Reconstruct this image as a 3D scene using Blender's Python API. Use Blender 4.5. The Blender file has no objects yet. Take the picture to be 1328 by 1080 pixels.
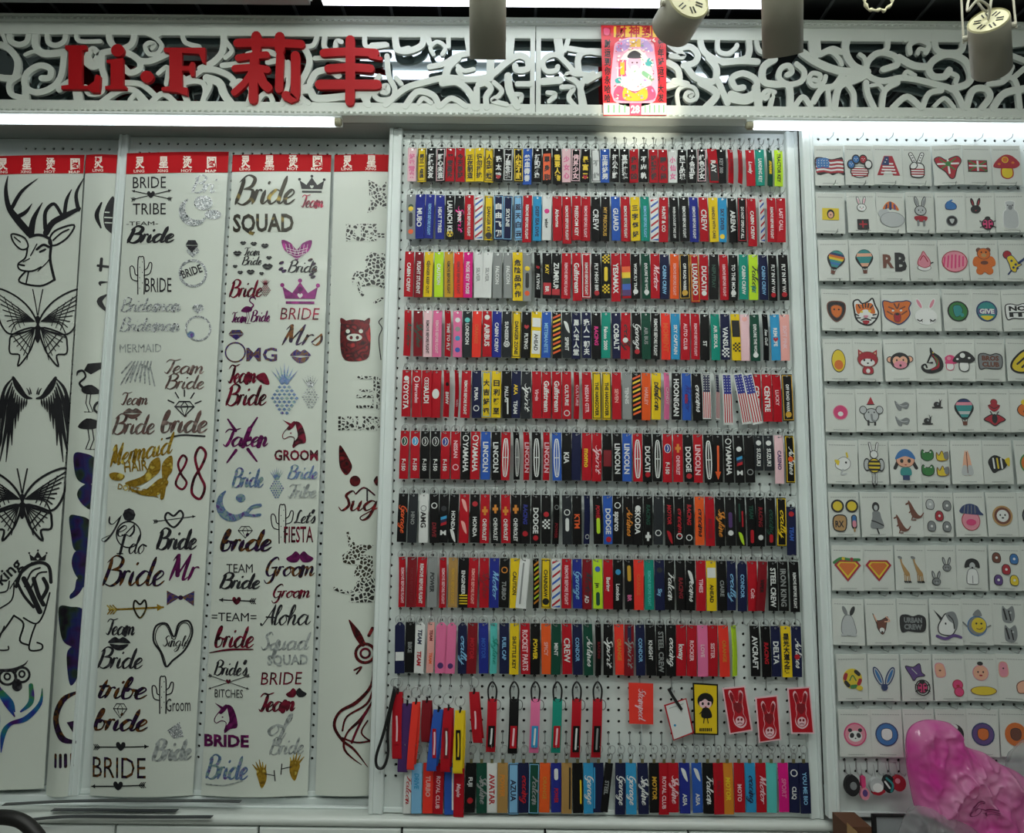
import bpy, bmesh, math, random
from mathutils import Vector, Matrix
from mathutils.geometry import tessellate_polygon
random.seed(7)
SC = bpy.context.scene
COL = SC.collection
PI = math.pi

# ---------------------------------------------------------------- camera
F_PX, CAM_Z, DIST = 1000.0, 1.45, 2.25
PITCH, ROLL, YAW = 0.12595, 0.0101, -0.0021
_f = Vector((math.sin(YAW)*math.cos(PITCH), math.cos(YAW)*math.cos(PITCH), math.sin(PITCH)))
_r = Vector((math.cos(YAW), -math.sin(YAW), 0)); _u = _r.cross(_f)
CR = math.cos(ROLL)*_r + math.sin(ROLL)*_u
CU = -math.sin(ROLL)*_r + math.cos(ROLL)*_u
CF = _f
CAM = Vector((0, -DIST, CAM_Z))
cam = bpy.data.cameras.new('camera'); cam.sensor_width = 36; cam.sensor_fit = 'HORIZONTAL'
cam.lens = 36*F_PX/1328; cam.clip_start = .05
camo = bpy.data.objects.new('camera', cam); COL.objects.link(camo)
camo.matrix_world = Matrix(((CR.x, CU.x, -CF.x, CAM.x), (CR.y, CU.y, -CF.y, CAM.y), (CR.z, CU.z, -CF.z, CAM.z), (0, 0, 0, 1)))
SC.camera = camo

def W(x, y, Y=0.0):
    """photo pixel -> the point where its sight line meets the upright plane at depth Y"""
    d = CF + CR*((x-664)/F_PX) - CU*((y-540)/F_PX)
    return CAM + d*((Y+DIST)/d.y)

# ---------------------------------------------------------------- light and exposure
wd = bpy.data.worlds.new('world'); SC.world = wd; wd.use_nodes = True
bg = wd.node_tree.nodes['Background']; bg.inputs[0].default_value = (.9, .95, 1, 1); bg.inputs[1].default_value = .16
SC.view_settings.view_transform = 'Standard'; SC.view_settings.look = 'None'
SC.view_settings.gamma = 1; SC.view_settings.use_curve_mapping = False
SC.view_settings.exposure = 0.10
P_BATTEN, P_TUBE, P_ROOM, P_SPOT = 3.2, 3.2, 24.0, 26.0
P_NEAR = 19.0

# ---------------------------------------------------------------- colours and materials
def lin(c):
    return tuple((v/12.92 if v <= .04045 else ((v+.055)/1.055)**2.4) for v in c)
def hx(s):
    s = s.lstrip('#'); return lin(tuple(int(s[i:i+2], 16)/255 for i in (0, 2, 4)))
MATS = {}
def mat(name, col='#808080', rough=.6, metal=0, spec=.5, emit=0, alpha=1, coat=0, sheen=0, noise=0, nscale=60, bump=0, trans=0):
    if name in MATS: return MATS[name]
    m = bpy.data.materials.new(name); m.use_nodes = True
    nt = m.node_tree; b = nt.nodes['Principled BSDF']
    c = hx(col) if isinstance(col, str) else col
    b.inputs['Base Color'].default_value = (*c, 1)
    b.inputs['Roughness'].default_value = rough; b.inputs['Metallic'].default_value = metal
    b.inputs['Specular IOR Level'].default_value = spec
    b.inputs['Alpha'].default_value = alpha
    b.inputs['Coat Weight'].default_value = coat
    b.inputs['Sheen Weight'].default_value = sheen
    b.inputs['Transmission Weight'].default_value = trans
    if emit:
        b.inputs['Emission Color'].default_value = (*c, 1); b.inputs['Emission Strength'].default_value = emit
    if noise or bump:
        tc = nt.nodes.new('ShaderNodeTexCoord'); n = nt.nodes.new('ShaderNodeTexNoise'); n.inputs['Scale'].default_value = nscale
        n.inputs['Detail'].default_value = 3
        nt.links.new(tc.outputs['Object'], n.inputs['Vector'])
        if noise:
            mx = nt.nodes.new('ShaderNodeMix'); mx.data_type = 'RGBA'; mx.blend_type = 'MULTIPLY'
            mx.inputs[0].default_value = noise
            mx.inputs[6].default_value = (*c, 1); nt.links.new(n.outputs['Color'], mx.inputs[7])
            hsv = nt.nodes.new('ShaderNodeHueSaturation'); hsv.inputs['Saturation'].default_value = 0; hsv.inputs['Value'].default_value = 1.7
            nt.links.new(n.outputs['Color'], hsv.inputs['Color']); nt.links.new(hsv.outputs[0], mx.inputs[7])
            nt.links.new(mx.outputs[2], b.inputs['Base Color'])
        if bump:
            bp = nt.nodes.new('ShaderNodeBump'); bp.inputs['Strength'].default_value = bump; bp.inputs['Distance'].default_value = .002
            nt.links.new(n.outputs['Fac'], bp.inputs['Height']); nt.links.new(bp.outputs[0], b.inputs['Normal'])
    MATS[name] = m
    return m
def foil(name, stops, scale=14, rough=.25, metal=.7):
    """transfer foil; its shifting glints and hues are painted in as noise colour"""
    if name in MATS: return MATS[name]
    m = mat(name, '#808080', rough, metal)
    nt = m.node_tree; b = nt.nodes['Principled BSDF']
    tc = nt.nodes.new('ShaderNodeTexCoord'); n = nt.nodes.new('ShaderNodeTexNoise'); n.inputs['Scale'].default_value = scale; n.inputs['Detail'].default_value = 1.5
    r = nt.nodes.new('ShaderNodeValToRGB')
    nt.links.new(tc.outputs['Object'], n.inputs['Vector']); nt.links.new(n.outputs['Fac'], r.inputs[0]); nt.links.new(r.outputs[0], b.inputs['Base Color'])
    el = r.color_ramp.elements
    while len(el) < len(stops): el.new(.5)
    for k, s in enumerate(stops):
        el[k].position = .3 + .4*k/(len(stops)-1); el[k].color = (*hx(s), 1)
    return m
def cracked(name, dark, light, scale):
    """animal-print: dark patches with pale joints"""
    if name in MATS: return MATS[name]
    m = mat(name, dark, .4)
    nt = m.node_tree; b = nt.nodes['Principled BSDF']
    tc = nt.nodes.new('ShaderNodeTexCoord'); v = nt.nodes.new('ShaderNodeTexVoronoi'); v.feature = 'DISTANCE_TO_EDGE'; v.inputs['Scale'].default_value = scale
    g = nt.nodes.new('ShaderNodeMath'); g.operation = 'GREATER_THAN'; g.inputs[1].default_value = .12
    mx = nt.nodes.new('ShaderNodeMix'); mx.data_type = 'RGBA'; mx.inputs[6].default_value = (*hx(light), 1); mx.inputs[7].default_value = (*hx(dark), 1)
    nt.links.new(tc.outputs['Object'], v.inputs['Vector']); nt.links.new(v.outputs['Distance'], g.inputs[0]); nt.links.new(g.outputs[0], mx.inputs[0])
    nt.links.new(mx.outputs[2], b.inputs['Base Color'])
    return m

# ---------------------------------------------------------------- objects
def mesh(name, V, Fc, mats=None, fm=None, smooth=False):
    me = bpy.data.meshes.new(name); me.from_pydata([tuple(v) for v in V], [], Fc)
    for m in (mats or []): me.materials.append(m)
    if fm and len(mats) > 1: me.polygons.foreach_set('material_index', fm)
    if smooth: me.polygons.foreach_set('use_smooth', [True]*len(me.polygons))
    me.update(); return me
def put(name, me, parent=None, loc=None, rot=None, scale=None):
    o = bpy.data.objects.new(name, me); COL.objects.link(o)
    if parent is not None: o.parent = parent
    if loc is not None: o.location = loc
    if rot is not None: o.rotation_euler = rot
    if scale is not None: o.scale = scale
    return o
def tag(o, label=None, cat=None, group=None, kind=None):
    if label: o['label'] = label
    if cat: o['category'] = cat
    if group: o['group'] = group
    if kind: o['kind'] = kind
    return o
def thing(name, label, cat, loc, group=None, rot=None):
    return tag(put(name, None, None, loc, rot), label, cat, group)
ORD1 = 'zeroth first second third fourth fifth sixth seventh eighth ninth tenth eleventh twelfth thirteenth fourteenth fifteenth sixteenth seventeenth eighteenth nineteenth'.split()
def ordw(n):
    if n < 20: return ORD1[n]
    t = {2: 'twent', 3: 'thirt', 4: 'fort'}[n//10]
    return t+'ieth' if n % 10 == 0 else t+'y-'+ORD1[n % 10]

class G:
    """collects geometry; one mesh with any number of material slots"""
    def __init__(s): s.V = []; s.F = []; s.M = []; s.mats = []
    def mi(s, m):
        if m not in s.mats: s.mats.append(m)
        return s.mats.index(m)
    def add(s, V, Fc, m):
        k = len(s.V); i = s.mi(m); s.V += [Vector(v) for v in V]
        for f in Fc: s.F.append([k+j for j in f]); s.M.append(i)
    def box(s, a, b, m):
        (x0, y0, z0), (x1, y1, z1) = [(min(p, q)) for p, q in zip(a, b)], [max(p, q) for p, q in zip(a, b)]
        V = [(x0, y0, z0), (x1, y0, z0), (x1, y1, z0), (x0, y1, z0), (x0, y0, z1), (x1, y0, z1), (x1, y1, z1), (x0, y1, z1)]
        s.add(V, [(0, 3, 2, 1), (4, 5, 6, 7), (0, 1, 5, 4), (1, 2, 6, 5), (2, 3, 7, 6), (3, 0, 4, 7)], m)
    def bbox(s, a, b, m, r=.003):
        """box with its upright/long edges chamfered, seen from the front (-Y)"""
        x0, x1 = sorted((a[0], b[0])); y0, y1 = sorted((a[1], b[1])); z0, z1 = sorted((a[2], b[2]))
        V = [(x0+r, y0, z0+r), (x1-r, y0, z0+r), (x1-r, y0, z1-r), (x0+r, y0, z1-r),
             (x0, y0+r, z0), (x1, y0+r, z0), (x1, y0+r, z1), (x0, y0+r, z1), (x0, y1, z0), (x1, y1, z0), (x1, y1, z1), (x0, y1, z1)]
        s.add(V, [(0, 1, 2, 3), (0, 4, 5, 1), (1, 5, 6, 2), (2, 6, 7, 3), (3, 7, 4, 0), (4, 8, 9, 5), (5, 9, 10, 6), (6, 10, 11, 7), (7, 11, 8, 4), (8, 11, 10, 9)], m)
    def lathe(s, prof, m, n=24, M=None, caps=True):
        V = []; Fc = []
        for (r, z) in prof:
            for k in range(n): V.append(Vector((r*math.cos(2*PI*k/n), r*math.sin(2*PI*k/n), z)))
        for i in range(len(prof)-1):
            for k in range(n):
                a = i*n+k; b = i*n+(k+1) % n; Fc.append((a, b, b+n, a+n))
        if caps:
            Fc.append(tuple(range(n))[::-1]); Fc.append(tuple((len(prof)-1)*n+k for k in range(n)))
        if M is not None: V = [M @ v for v in V]
        s.add(V, Fc, m)
    def tube(s, pts, r, m, n=6, closed=False):
        P = [Vector(p) for p in pts]; V = []; Fc = []; N = len(P)
        for i, p in enumerate(P):
            a = P[(i-1) % N] if (closed or i > 0) else p; b = P[(i+1) % N] if (closed or i < N-1) else p
            t = (b-a).normalized(); u = t.cross(Vector((.3, .9, .31))).normalized(); v = t.cross(u)
            rr = r[i] if isinstance(r, (list, tuple)) else r
            for k in range(n):
                q = 2*PI*k/n; V.append(p+u*(rr*math.cos(q))+v*(rr*math.sin(q)))
        for i in range(N if closed else N-1):
            j = (i+1) % N
            for k in range(n):
                l = (k+1) % n; Fc.append((i*n+k, i*n+l, j*n+l, j*n+k))
        if not closed: Fc += [tuple(range(n))[::-1], tuple((N-1)*n+k for k in range(n))]
        s.add(V, Fc, m)
    def obj(s, name, parent=None, loc=None, rot=None, smooth=False):
        return put(name, mesh(name, s.V, s.F, s.mats, s.M, smooth), parent, loc, rot)

# ---------------------------------------------------------------- flat drawing (2-D), later mapped into the place
def cat(pts, n=6, closed=False):
    """Catmull-Rom through points (x, y[, w])"""
    P = [tuple(p) for p in pts]
    if len(P) < 3: return P
    out = []; N = len(P); rng = N if closed else N-1
    for i in range(rng):
        g = (lambda k: P[k % N]) if closed else (lambda k: P[min(max(k, 0), N-1)])
        a, b, c, d = g(i-1), g(i), g(i+1), g(i+2)
        for k in range(n):
            t = k/n
            out.append(tuple(.5*((2*b[j])+(-a[j]+c[j])*t+(2*a[j]-5*b[j]+4*c[j]-d[j])*t*t+(-a[j]+3*b[j]-3*c[j]+d[j])*t**3) for j in range(len(b))))
    if not closed: out.append(P[-1])
    return out
def nums(s):
    """'x,y x,y,w ...' -> list of tuples"""
    return [tuple(float(v) for v in q.split(',')) for q in s.split()] if isinstance(s, str) else s
def area(P): return sum(P[i][0]*P[(i+1) % len(P)][1]-P[(i+1) % len(P)][0]*P[i][1] for i in range(len(P)))/2
class Flat:
    """2-D drawing: list of (verts, faces, outline loops, material, layer)"""
    def __init__(s): s.items = []; s.layer = 0
    def _push(s, V, Fc, loops, m): s.items.append((V, Fc, loops, m, s.layer)); s.layer += 1
    def fill(s, pts, m, smooth=True, holes=(), n=5):
        P = nums(pts); P = cat(P, n, True) if smooth else P
        P = [p[:2] for p in P]
        loops = [P]+[[p[:2] for p in (cat(nums(h), n, True) if smooth else nums(h))] for h in holes]
        V = [v for l in loops for v in l]
        Fc = tessellate_polygon([[Vector((x, y, 0)) for x, y in l] for l in loops])
        s._push(V, [tuple(f) for f in Fc], loops, m); return s
    def stroke(s, pts, m, w=None, smooth=True, n=5, caps=True, closed=False):
        P = nums(pts); P = [p if len(p) > 2 else (p[0], p[1], w) for p in P]
        P = cat(P, n, closed) if smooth else P
        Q = [P[0]]
        for p in P[1:]:
            if math.hypot(p[0]-Q[-1][0], p[1]-Q[-1][1]) > 1e-5: Q.append(p)
        P = Q; N = len(P)
        if N < 2: return s
        L = []; R = []; ang = []
        for i, p in enumerate(P):
            a = P[(i-1) % N] if (closed or i > 0) else p; b = P[(i+1) % N] if (closed or i < N-1) else p
            t = math.atan2(b[1]-a[1], b[0]-a[0]); ang.append(t); h = abs(p[2])/2
            L.append((p[0]-math.sin(t)*h, p[1]+math.cos(t)*h)); R.append((p[0]+math.sin(t)*h, p[1]-math.cos(t)*h))
        if closed:
            V = L+R; Fc = [(i, (i+1) % N, N+(i+1) % N, N+i) for i in range(N)]
            s._push(V, Fc, [L, R], m); return s
        V = L+R[::-1]; M2 = 2*N
        Fc = [(i, i+1, M2-2-i, M2-1-i) for i in range(N-1)]; loop = list(V)
        if caps:
            for e, idx in ((N-1, (N-1, N)), (0, (2*N-1, 0))):
                h = abs(P[e][2])/2; base = ang[e]+PI/2 if e else ang[e]-PI/2; k = len(V); arc = []
                for q in range(1, 5):
                    t = base-PI*q/5; arc.append((P[e][0]+math.cos(t)*h, P[e][1]+math.sin(t)*h))
                V = V+arc; Fc.append((idx[0], *range(k, k+4), idx[1]))
                if e: loop = loop[:N]+arc+loop[N:]
                else: loop = loop+arc
        s._push(V, Fc, [loop], m); return s
    def ell(s, x, y, rx, ry, m, rot=0, n=20, hole=None):
        c, d = math.cos(rot), math.sin(rot)
        def ringp(kx, ky): return [(x+c*kx*math.cos(2*PI*k/n)-d*ky*math.sin(2*PI*k/n), y+d*kx*math.cos(2*PI*k/n)+c*ky*math.sin(2*PI*k/n)) for k in range(n)]
        O = ringp(rx, ry)
        if hole:
            I = ringp(rx*hole, ry*hole); s._push(O+I, [(k, (k+1) % n, n+(k+1) % n, n+k) for k in range(n)], [O, I], m)
        else: s._push(O, [tuple(range(n))], [O], m)
        return s
    def rect(s, x0, y0, x1, y1, m): return s.fill([(x0, y0), (x1, y0), (x1, y1), (x0, y1)], m, False)
    def text(s, t, x, y, h, m, w=None, bold=0, rot=0, shear=0, down=True, align='l'):
        """cap height h, baseline-left at (x, y); w fits the width; y grows downwards when down"""
        V, Fc, tw = tgeo(t, bold)
        k = h/.73; kx = (w/tw) if w and tw else k
        if align == 'c': x = x-kx*tw/2*math.cos(rot); y = y-kx*tw/2*math.sin(rot)
        c, d = math.cos(rot), math.sin(rot); sg = -1 if down else 1; P = []
        for (a, b) in V:
            a = a*kx+shear*b*k; b = sg*b*k; P.append((x+c*a-d*b, y+d*a+c*b))
        s._push(P, Fc, None, m); return s
    def script(s, t, x, y, xh, m, w=None, pen=.26, slant=.28, rise=0, down=True, contrast=.6):
        """brush lettering; x-height xh, baseline-left at (x, y)"""
        st, tw = script_strokes(t); k = xh; kx = (w/tw) if w else k
        sg = -1 if down else 1
        for pts in st:
            P = []; C = cat(pts, 5)
            for i, p in enumerate(C):
                a = C[max(i-1, 0)]; b = C[min(i+1, len(C)-1)]
                dx, dy = b[0]-a[0], b[1]-a[1]; l = math.hypot(dx, dy) or 1
                th = max(0, -dy/l); e = min(1, .35+.35*min(i, len(C)-1-i)) if len(C) > 2 else 1.5
                P.append((x+(p[0]+slant*p[1])*kx, y+sg*(p[1]*k)+rise*(p[0]*kx), 1.2*pen*k*(1-contrast+contrast*th)*e))
            s.stroke(P, m, smooth=False)
        return s
    # --- output
    def onto(s, fn, step=.00006, base=.0006, extrude=None, split=None):
        """fn(x, y, out) -> 3-D point 'out' metres proud of the surface; returns a G"""
        g = G()
        for (V, Fc, loops, m, lay) in s.items:
            o = base+step*lay
            if split: V, Fc = split_faces(V, Fc, split)
            P = [fn(a, b, o) for a, b in V]
            nrm = 0
            for f in Fc:
                n3 = (P[f[1]]-P[f[0]]).cross(P[f[2]]-P[f[0]])
                nrm += n3.y
            Fo = [tuple(f) if nrm < 0 else tuple(f)[::-1] for f in Fc]
            g.add(P, Fo, m)
            if extrude and loops:
                for l in loops:
                    A = [fn(a, b, o) for a, b in l]; B = [fn(a, b, o-extrude) for a, b in l]; n = len(l)
                    g.add(A+B, [(i, (i+1) % n, n+(i+1) % n, n+i) for i in range(n)], m)
        return g
def split_faces(V, Fc, lim):
    """cut faces until no edge is longer than lim, so that flat print follows a curved sheet"""
    V = [tuple(v[:2]) for v in V]; out = []; cache = {}
    st = [(f[0], f[i], f[i+1]) for f in Fc for i in range(1, len(f)-1)]
    while st:
        t = st.pop(); L = [math.dist(V[t[i]], V[t[(i+1) % 3]]) for i in range(3)]; k = max(range(3), key=lambda i: L[i])
        if L[k] <= lim: out.append(t); continue
        a, b, c = t[k], t[(k+1) % 3], t[(k+2) % 3]; key = (min(a, b), max(a, b))
        if key not in cache: cache[key] = len(V); V.append(((V[a][0]+V[b][0])/2, (V[a][1]+V[b][1])/2))
        m = cache[key]; st += [(a, m, c), (m, b, c)]
    return V, out
_T = {}
def tgeo(t, bold=0):
    key = (t, bold)
    if key not in _T:
        c = bpy.data.curves.new('lettering', 'FONT'); c.body = t; c.resolution_u = 2; c.fill_mode = 'FRONT'; c.offset = bold
        o = bpy.data.objects.new('lettering', c); me = o.to_mesh()
        V = [(v.co.x, v.co.y) for v in me.vertices]; Fc = [tuple(p.vertices) for p in me.polygons]
        o.to_mesh_clear(); bpy.data.objects.remove(o); bpy.data.curves.remove(c)
        if V:
            x0 = min(v[0] for v in V); x1 = max(v[0] for v in V); V = [(a-x0, b) for a, b in V]; tw = x1-x0
        else: tw = 1
        _T[key] = (V, Fc, tw)
    return _T[key]
# brush alphabet: strokes ; advance.  x-height 1, ascender 2
ALPH = {
 'a': ('.95,.85 .5,1.02 .1,.5 .35,0 .75,.3 .95,.95;.95,.95 .88,.25 1.1,.03 1.35,.35', 1.2), 'b': ('0,.3 .4,1.5 .35,2 .15,1.6 .1,.5 .3,0 .68,.12 .75,.65 .5,.92 .25,.7;.7,.8 1,.75', .9),
 'c': ('.7,.8 .45,1.02 .1,.55 .3,.02 .6,.05 .9,.35', .8), 'd': ('.9,.85 .5,1.02 .1,.5 .35,0 .75,.3 .95,1;1.05,2 .95,1.1 .9,.25 1.1,.03 1.35,.35', 1.2),
 'e': ('0,.3 .45,.5 .7,.82 .48,1.03 .15,.6 .25,.08 .55,.02 .9,.35', .82), 'f': ('.1,.3 .5,1.4 .45,2 .28,1.6 .2,.2 .1,-.8 .3,-.6 .5,.2', .5),
 'g': ('.9,.85 .5,1.02 .1,.5 .35,.02 .75,.3 .92,.95;.92,.95 .8,-.5 .4,-1 .1,-.7 .7,-.1 1.3,.35', 1.2), 'h': ('0,.3 .4,1.5 .32,2 .14,1.6 .1,0;.12,.4 .45,1 .62,.75 .6,.2 .78,.02 1,.35', .95),
 'i': ('.18,.98 .12,.25 .3,.02 .55,.3;.3,1.5 .34,1.58', .5), 'k': ('.25,2 .1,0;.12,.45 .55,1.02 .62,.75 .2,.5 .5,.04 .85,.3', .8),
 'l': ('0,.3 .42,1.6 .34,2 .16,1.6 .15,.25 .32,.02 .55,.35', .48), 'm': ('.1,1 .08,0;.1,.4 .42,1.02 .6,.7 .56,0;.58,.4 .9,1.02 1.1,.72 1.06,.2 1.22,.02 1.45,.35', 1.38),
 'n': ('.1,1 .08,0;.1,.4 .44,1.02 .62,.7 .58,.2 .74,.02 .98,.35', .9), 'o': ('.5,1.02 .1,.5 .4,0 .78,.45 .5,1.02;.6,.95 1,.8', .92),
 'p': ('.2,1 .05,-.9;.15,.6 .5,1.02 .75,.6 .5,.05 .15,.15', .85), 'q': ('.8,.9 .1,.5 .4,0 .8,.8;.8,1 .7,-.9', .9), 'r': ('.1,1 .2,.9 .1,0;.12,.45 .35,1.0 .62,.95', .66),
 's': ('0,.3 .4,1.1;.4,1.1 .55,.45 .35,.0 .05,.18', .6), 't': ('.35,1.7 .2,.3 .38,.02 .62,.35;0,1.08 .62,1.14', .55), 'u': ('0,.9 .1,.95;.1,.95 .1,.2 .35,.02 .65,.5 .7,1;.7,1 .66,.2 .85,.02 1.05,.35', .98),
 'v': ('.1,.98 .25,.05 .6,.98', .65), 'w': ('.1,.98 .2,.05 .5,.8 .65,.05 .95,1', .95), 'y': ('.05,.95 .1,.25 .35,.05 .65,.5 .72,1;.72,1 .55,-.5 .2,-1 .02,-.7 .6,-.1 1,.35', .9),
 'A': ('0,.2 .25,.02 .8,1.4 1,2.05;1,2.05 1.0,.9 1.2,0;.4,.8 1.2,.75', 1.25), 'B': ('.3,1.9 .25,1 .1,0;.0,1.6 .5,2.1 1.1,1.85 1,1.3 .45,1.08;.45,1.08 1.15,1.0 1.2,.35 .7,-.05 .15,.15', 1.3),
 'F': ('0,1.7 .4,2 1.2,1.95;.6,1.9 .45,.6 .1,.05;.35,1 .9,1.05', 1), 'G': ('1.1,1.7 .8,2.05 .25,1.5 .15,.5 .55,0 1,.4 1.05,.95;.6,.9 1.1,.95;1.05,.95 .95,-.4 .5,-.8 .1,-.4', 1.2),
 'I': ('0,1.95 .7,1.95;.4,1.95 .3,0;-.1,0 .65,0', .8), 'L': ('.8,1.8 .6,2.05 .35,1.5 .35,.4 .1,0 .5,.1 1.1,.05', 1), 'M': ('0,1.5 .2,2 .3,1.7 .15,0;.3,1.7 .6,.4;.6,.4 1.1,2;1.1,2 1.05,.8 1.1,.02 1.4,.3', 1.35),
 'S': ('1.0,1.7 .7,2.05 .3,1.6 .6,1.1 .8,.5 .4,0 .0,.4', 1), 'T': ('0,1.55 .3,1.95 .9,1.85 1.5,2.05;.85,1.88 .75,.7 .5,.02 .15,.25', 1.0), 'Y': ('0,1.9 .15,1.3 .5,1.2 .9,2;.9,2 .7,.4 .3,-.5 .0,-.3 .5,.1', .95),
 "'": ('.3,2 .2,1.7', .3), ' ': ('', .5),
}
def script_strokes(t):
    x = 0; out = []
    for ch in t:
        st, adv = ALPH.get(ch, ALPH['o'])
        for q in st.split(';'):
            if q: out.append([(x+a, b) for a, b in nums(q)])
        x += adv
    return out, x
# ================================================================ the setting
YC, YR, YL2, YL1, YV = 0.0, -.041, .057, .078, -.07
M_white = mat('white_paint', '#dfe6e2', .45, noise=.06, nscale=8)
M_board = mat('pegboard_paint', '#d3dcd9', .5, noise=.08, nscale=5)
M_alu = mat('powder_coated_aluminium', '#dbe4e2', .38, 0, noise=.05, nscale=6)
M_val = mat('valance_lacquer', '#cdd3cb', .32, coat=.2)
M_black = mat('black_paint', '#0b0b0c', .5)
M_hole = mat('hole_shade_black', '#040404', .9)
M_dark = mat('dark_wall', '#1a1c1c', .8)
M_mirror = mat('smoked_mirror', '#a9b4b8', .04, 1.0)
M_tube = mat('lit_tube', '#f2f6ff', .4, emit=P_TUBE)
M_batten = mat('lit_batten', '#f2f6ff', .4, emit=P_BATTEN)
M_room = mat('lit_room_batten', '#f6fbf4', .4, emit=P_ROOM); M_near = mat('lit_added_batten', '#f6fbf4', .4, emit=P_NEAR)
M_chrome = mat('steel_wire', '#b9bdbd', .28, .9)
M_cream = mat('cream_enamel', '#aeab9a', .5, noise=.08, nscale=20)
M_creamd = mat('aged_cream_cap', '#b9b48c', .5)
M_vent = mat('vent_slot', '#15150f', .7)

zt = W(664, 27, YV).z; zo1 = W(664, 49, YV).z; zo0 = W(664, 135.5, YV).z; zb = W(664, 153, YV).z
zceil = zt+.035
XL, XR = -2.2, 2.2
# ceiling: black boards with thin pale joints
g = G(); g.box((XL, -4.2, zceil), (XR, .4, zceil+.05), M_black)
ceil = tag(g.obj('ceiling'), 'black ceiling with pale joints above the shop display', kind='structure')
M_joint = mat('ceiling_joint', '#55585a', .5)
k = 0; x = XL+.05
while x < XR:
    g = G(); g.box((x-.004, -2.6, zceil-.006), (x+.004, .1, zceil), M_joint); g.obj('ceiling_joint', ceil); x += .147
g = G(); g.box((XL, -.150, zceil-.004), (XR, -.146, zceil), M_joint); g.obj('ceiling_joint', ceil)
g = G(); g.box((XL, .16, -.02), (XR, .22, zceil), M_dark); tag(g.obj('wall_back'), 'dark wall behind the sliding panels', kind='structure')
g = G(); g.box((XL, -4.2, -.05), (XR, .22, 0), mat('floor_tile', '#8f8f8a', .35, noise=.2, nscale=3)); tag(g.obj('floor'), 'grey tiled shop floor', kind='structure')
g = G(); g.box((XL, -4.25, 0), (XR, -4.2, zceil), mat('far_wall', '#8d928f', .8, noise=.3, nscale=2)); tag(g.obj('wall_front'), 'pale wall across the shop aisle', kind='structure')
for s, nm in ((-1, 'wall_left'), (1, 'wall_right')):
    g = G(); g.box((s*2.2, -4.2, 0), (s*2.25, .2, zceil), mat('side_wall', '#6f7472', .8, noise=.3, nscale=2)); tag(g.obj(nm), 'grey side wall of the shop', kind='structure')

# ceiling light trunking: one lit batten, its unlit neighbour, and unseen ones over the aisle (near pair added for brighter board tops)
def at_z(x, y, z):
    dd = CF+CR*((x-664)/F_PX)-CU*((y-540)/F_PX); return CAM+dd*((z-CAM.z)/dd.z)
zl = zceil-.053; yb0 = at_z(705, 9.5, zl).y
xa, xb = at_z(419, 9, zl).x, at_z(991, 10, zl).x; HB = (xb-xa)/2
bt = thing('ceiling_batten', 'lit white ceiling batten between the spotlights and the carved header', 'light', ((xa+xb)/2, yb0, zceil))
g = G(); g.bbox((-HB, -.16, -.040), (HB, .0, 0), M_white); g.obj('housing', bt)
for y0, y1 in ((-.044, -.0005), (-.150, -.118)):
    g = G(); g.box((-HB+.003, y0, -.053), (HB-.003, y1, -.0405), M_batten); g.obj('diffuser', bt)
xe = at_z(414, 8, zl).x
bt2 = thing('ceiling_batten', 'unlit grey ceiling batten above the red shop letters', 'light', (xe-.9, yb0, zceil))
g = G(); g.bbox((-.85, -.16, -.040), (.88, 0, 0), M_white); g.obj('housing', bt2)
g = G(); g.box((-.84, -.15, -.053), (.875, -.001, -.0405), mat('unlit_diffuser', '#9a9d9b', .4)); g.obj('diffuser', bt2)
for i, (x, y) in enumerate([(x, y) for y in (-.98, -2.3, -3.4) for x in (-.75, .75)]):
    b3 = thing('aisle_batten', f'lit batten over the shop aisle out of view, {ordw(i+1)} in its grid', 'light', (x, y, zceil), 'aisle battens')
    g = G(); g.bbox((-.6, -.07, -.012), (.6, .07, 0), M_white); g.obj('housing', b3)
    g = G(); g.box((-.59, -.06, -.035), (.59, .06, -.012), M_near if y > -1 else M_room); g.obj('diffuser', b3)

# counter ledge with its stepped sliding tracks, and the cabinet fronts below
zl0 = .628
g = G()
M_ledge = mat('ledge_laminate', '#cfd6d1', .3, noise=.06, nscale=6)
g.box((XL, -.018, .601), (XR, .155, zl0), M_ledge)
prof = [(-.018, zl0)]+[(-.018-.017*math.sin(t*PI/12), zl0-.014+.014*math.cos(t*PI/12)) for t in range(1, 13)]+[(-.018, zl0-.028)]
V = [(XL, y, z) for y, z in prof]+[(XR, y, z) for y, z in prof]; n = len(prof)
g.add(V, [(i, i+1, n+i+1, n+i) for i in range(n-1)], M_ledge)
ledge = tag(g.obj('display_ledge'), 'long white ledge with rounded nose below the sliding panels', 'ledge')
zl20 = W(300, 1031, YL2).z; zl10 = W(60, 1024, YL1).z
for (y0, y1, z) in ((.100, .155, zl10+.012), (.071, .0985, zl10-.001), (.046, .0695, zl20-.001), (.022, .036, zl20-.016)):
    g = G(); g.bbox((XL, y0, zl0), (XR, y1, z), M_alu, .002); g.obj('track', ledge)
xs = [W(v, 1074, -.03).x for v in (-37, 149, 335, 521, 707, 893, 1079, 1265, 1451)]
for i in range(8):
    t = thing('base_cabinet', f'white base cabinet door under the ledge, {ordw(i+1)} from the left', 'cabinet', (xs[i], 0, 0), 'base cabinets')
    w = xs[i+1]-xs[i]
    g = G(); g.box((0, -.012, 0), (w-.001, .15, .598), M_dark); g.obj('carcass', t)
    g = G(); g.bbox((.003, -.030, .03), (w-.003, -.0125, .598), M_white, .003); g.obj('door', t)

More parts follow.
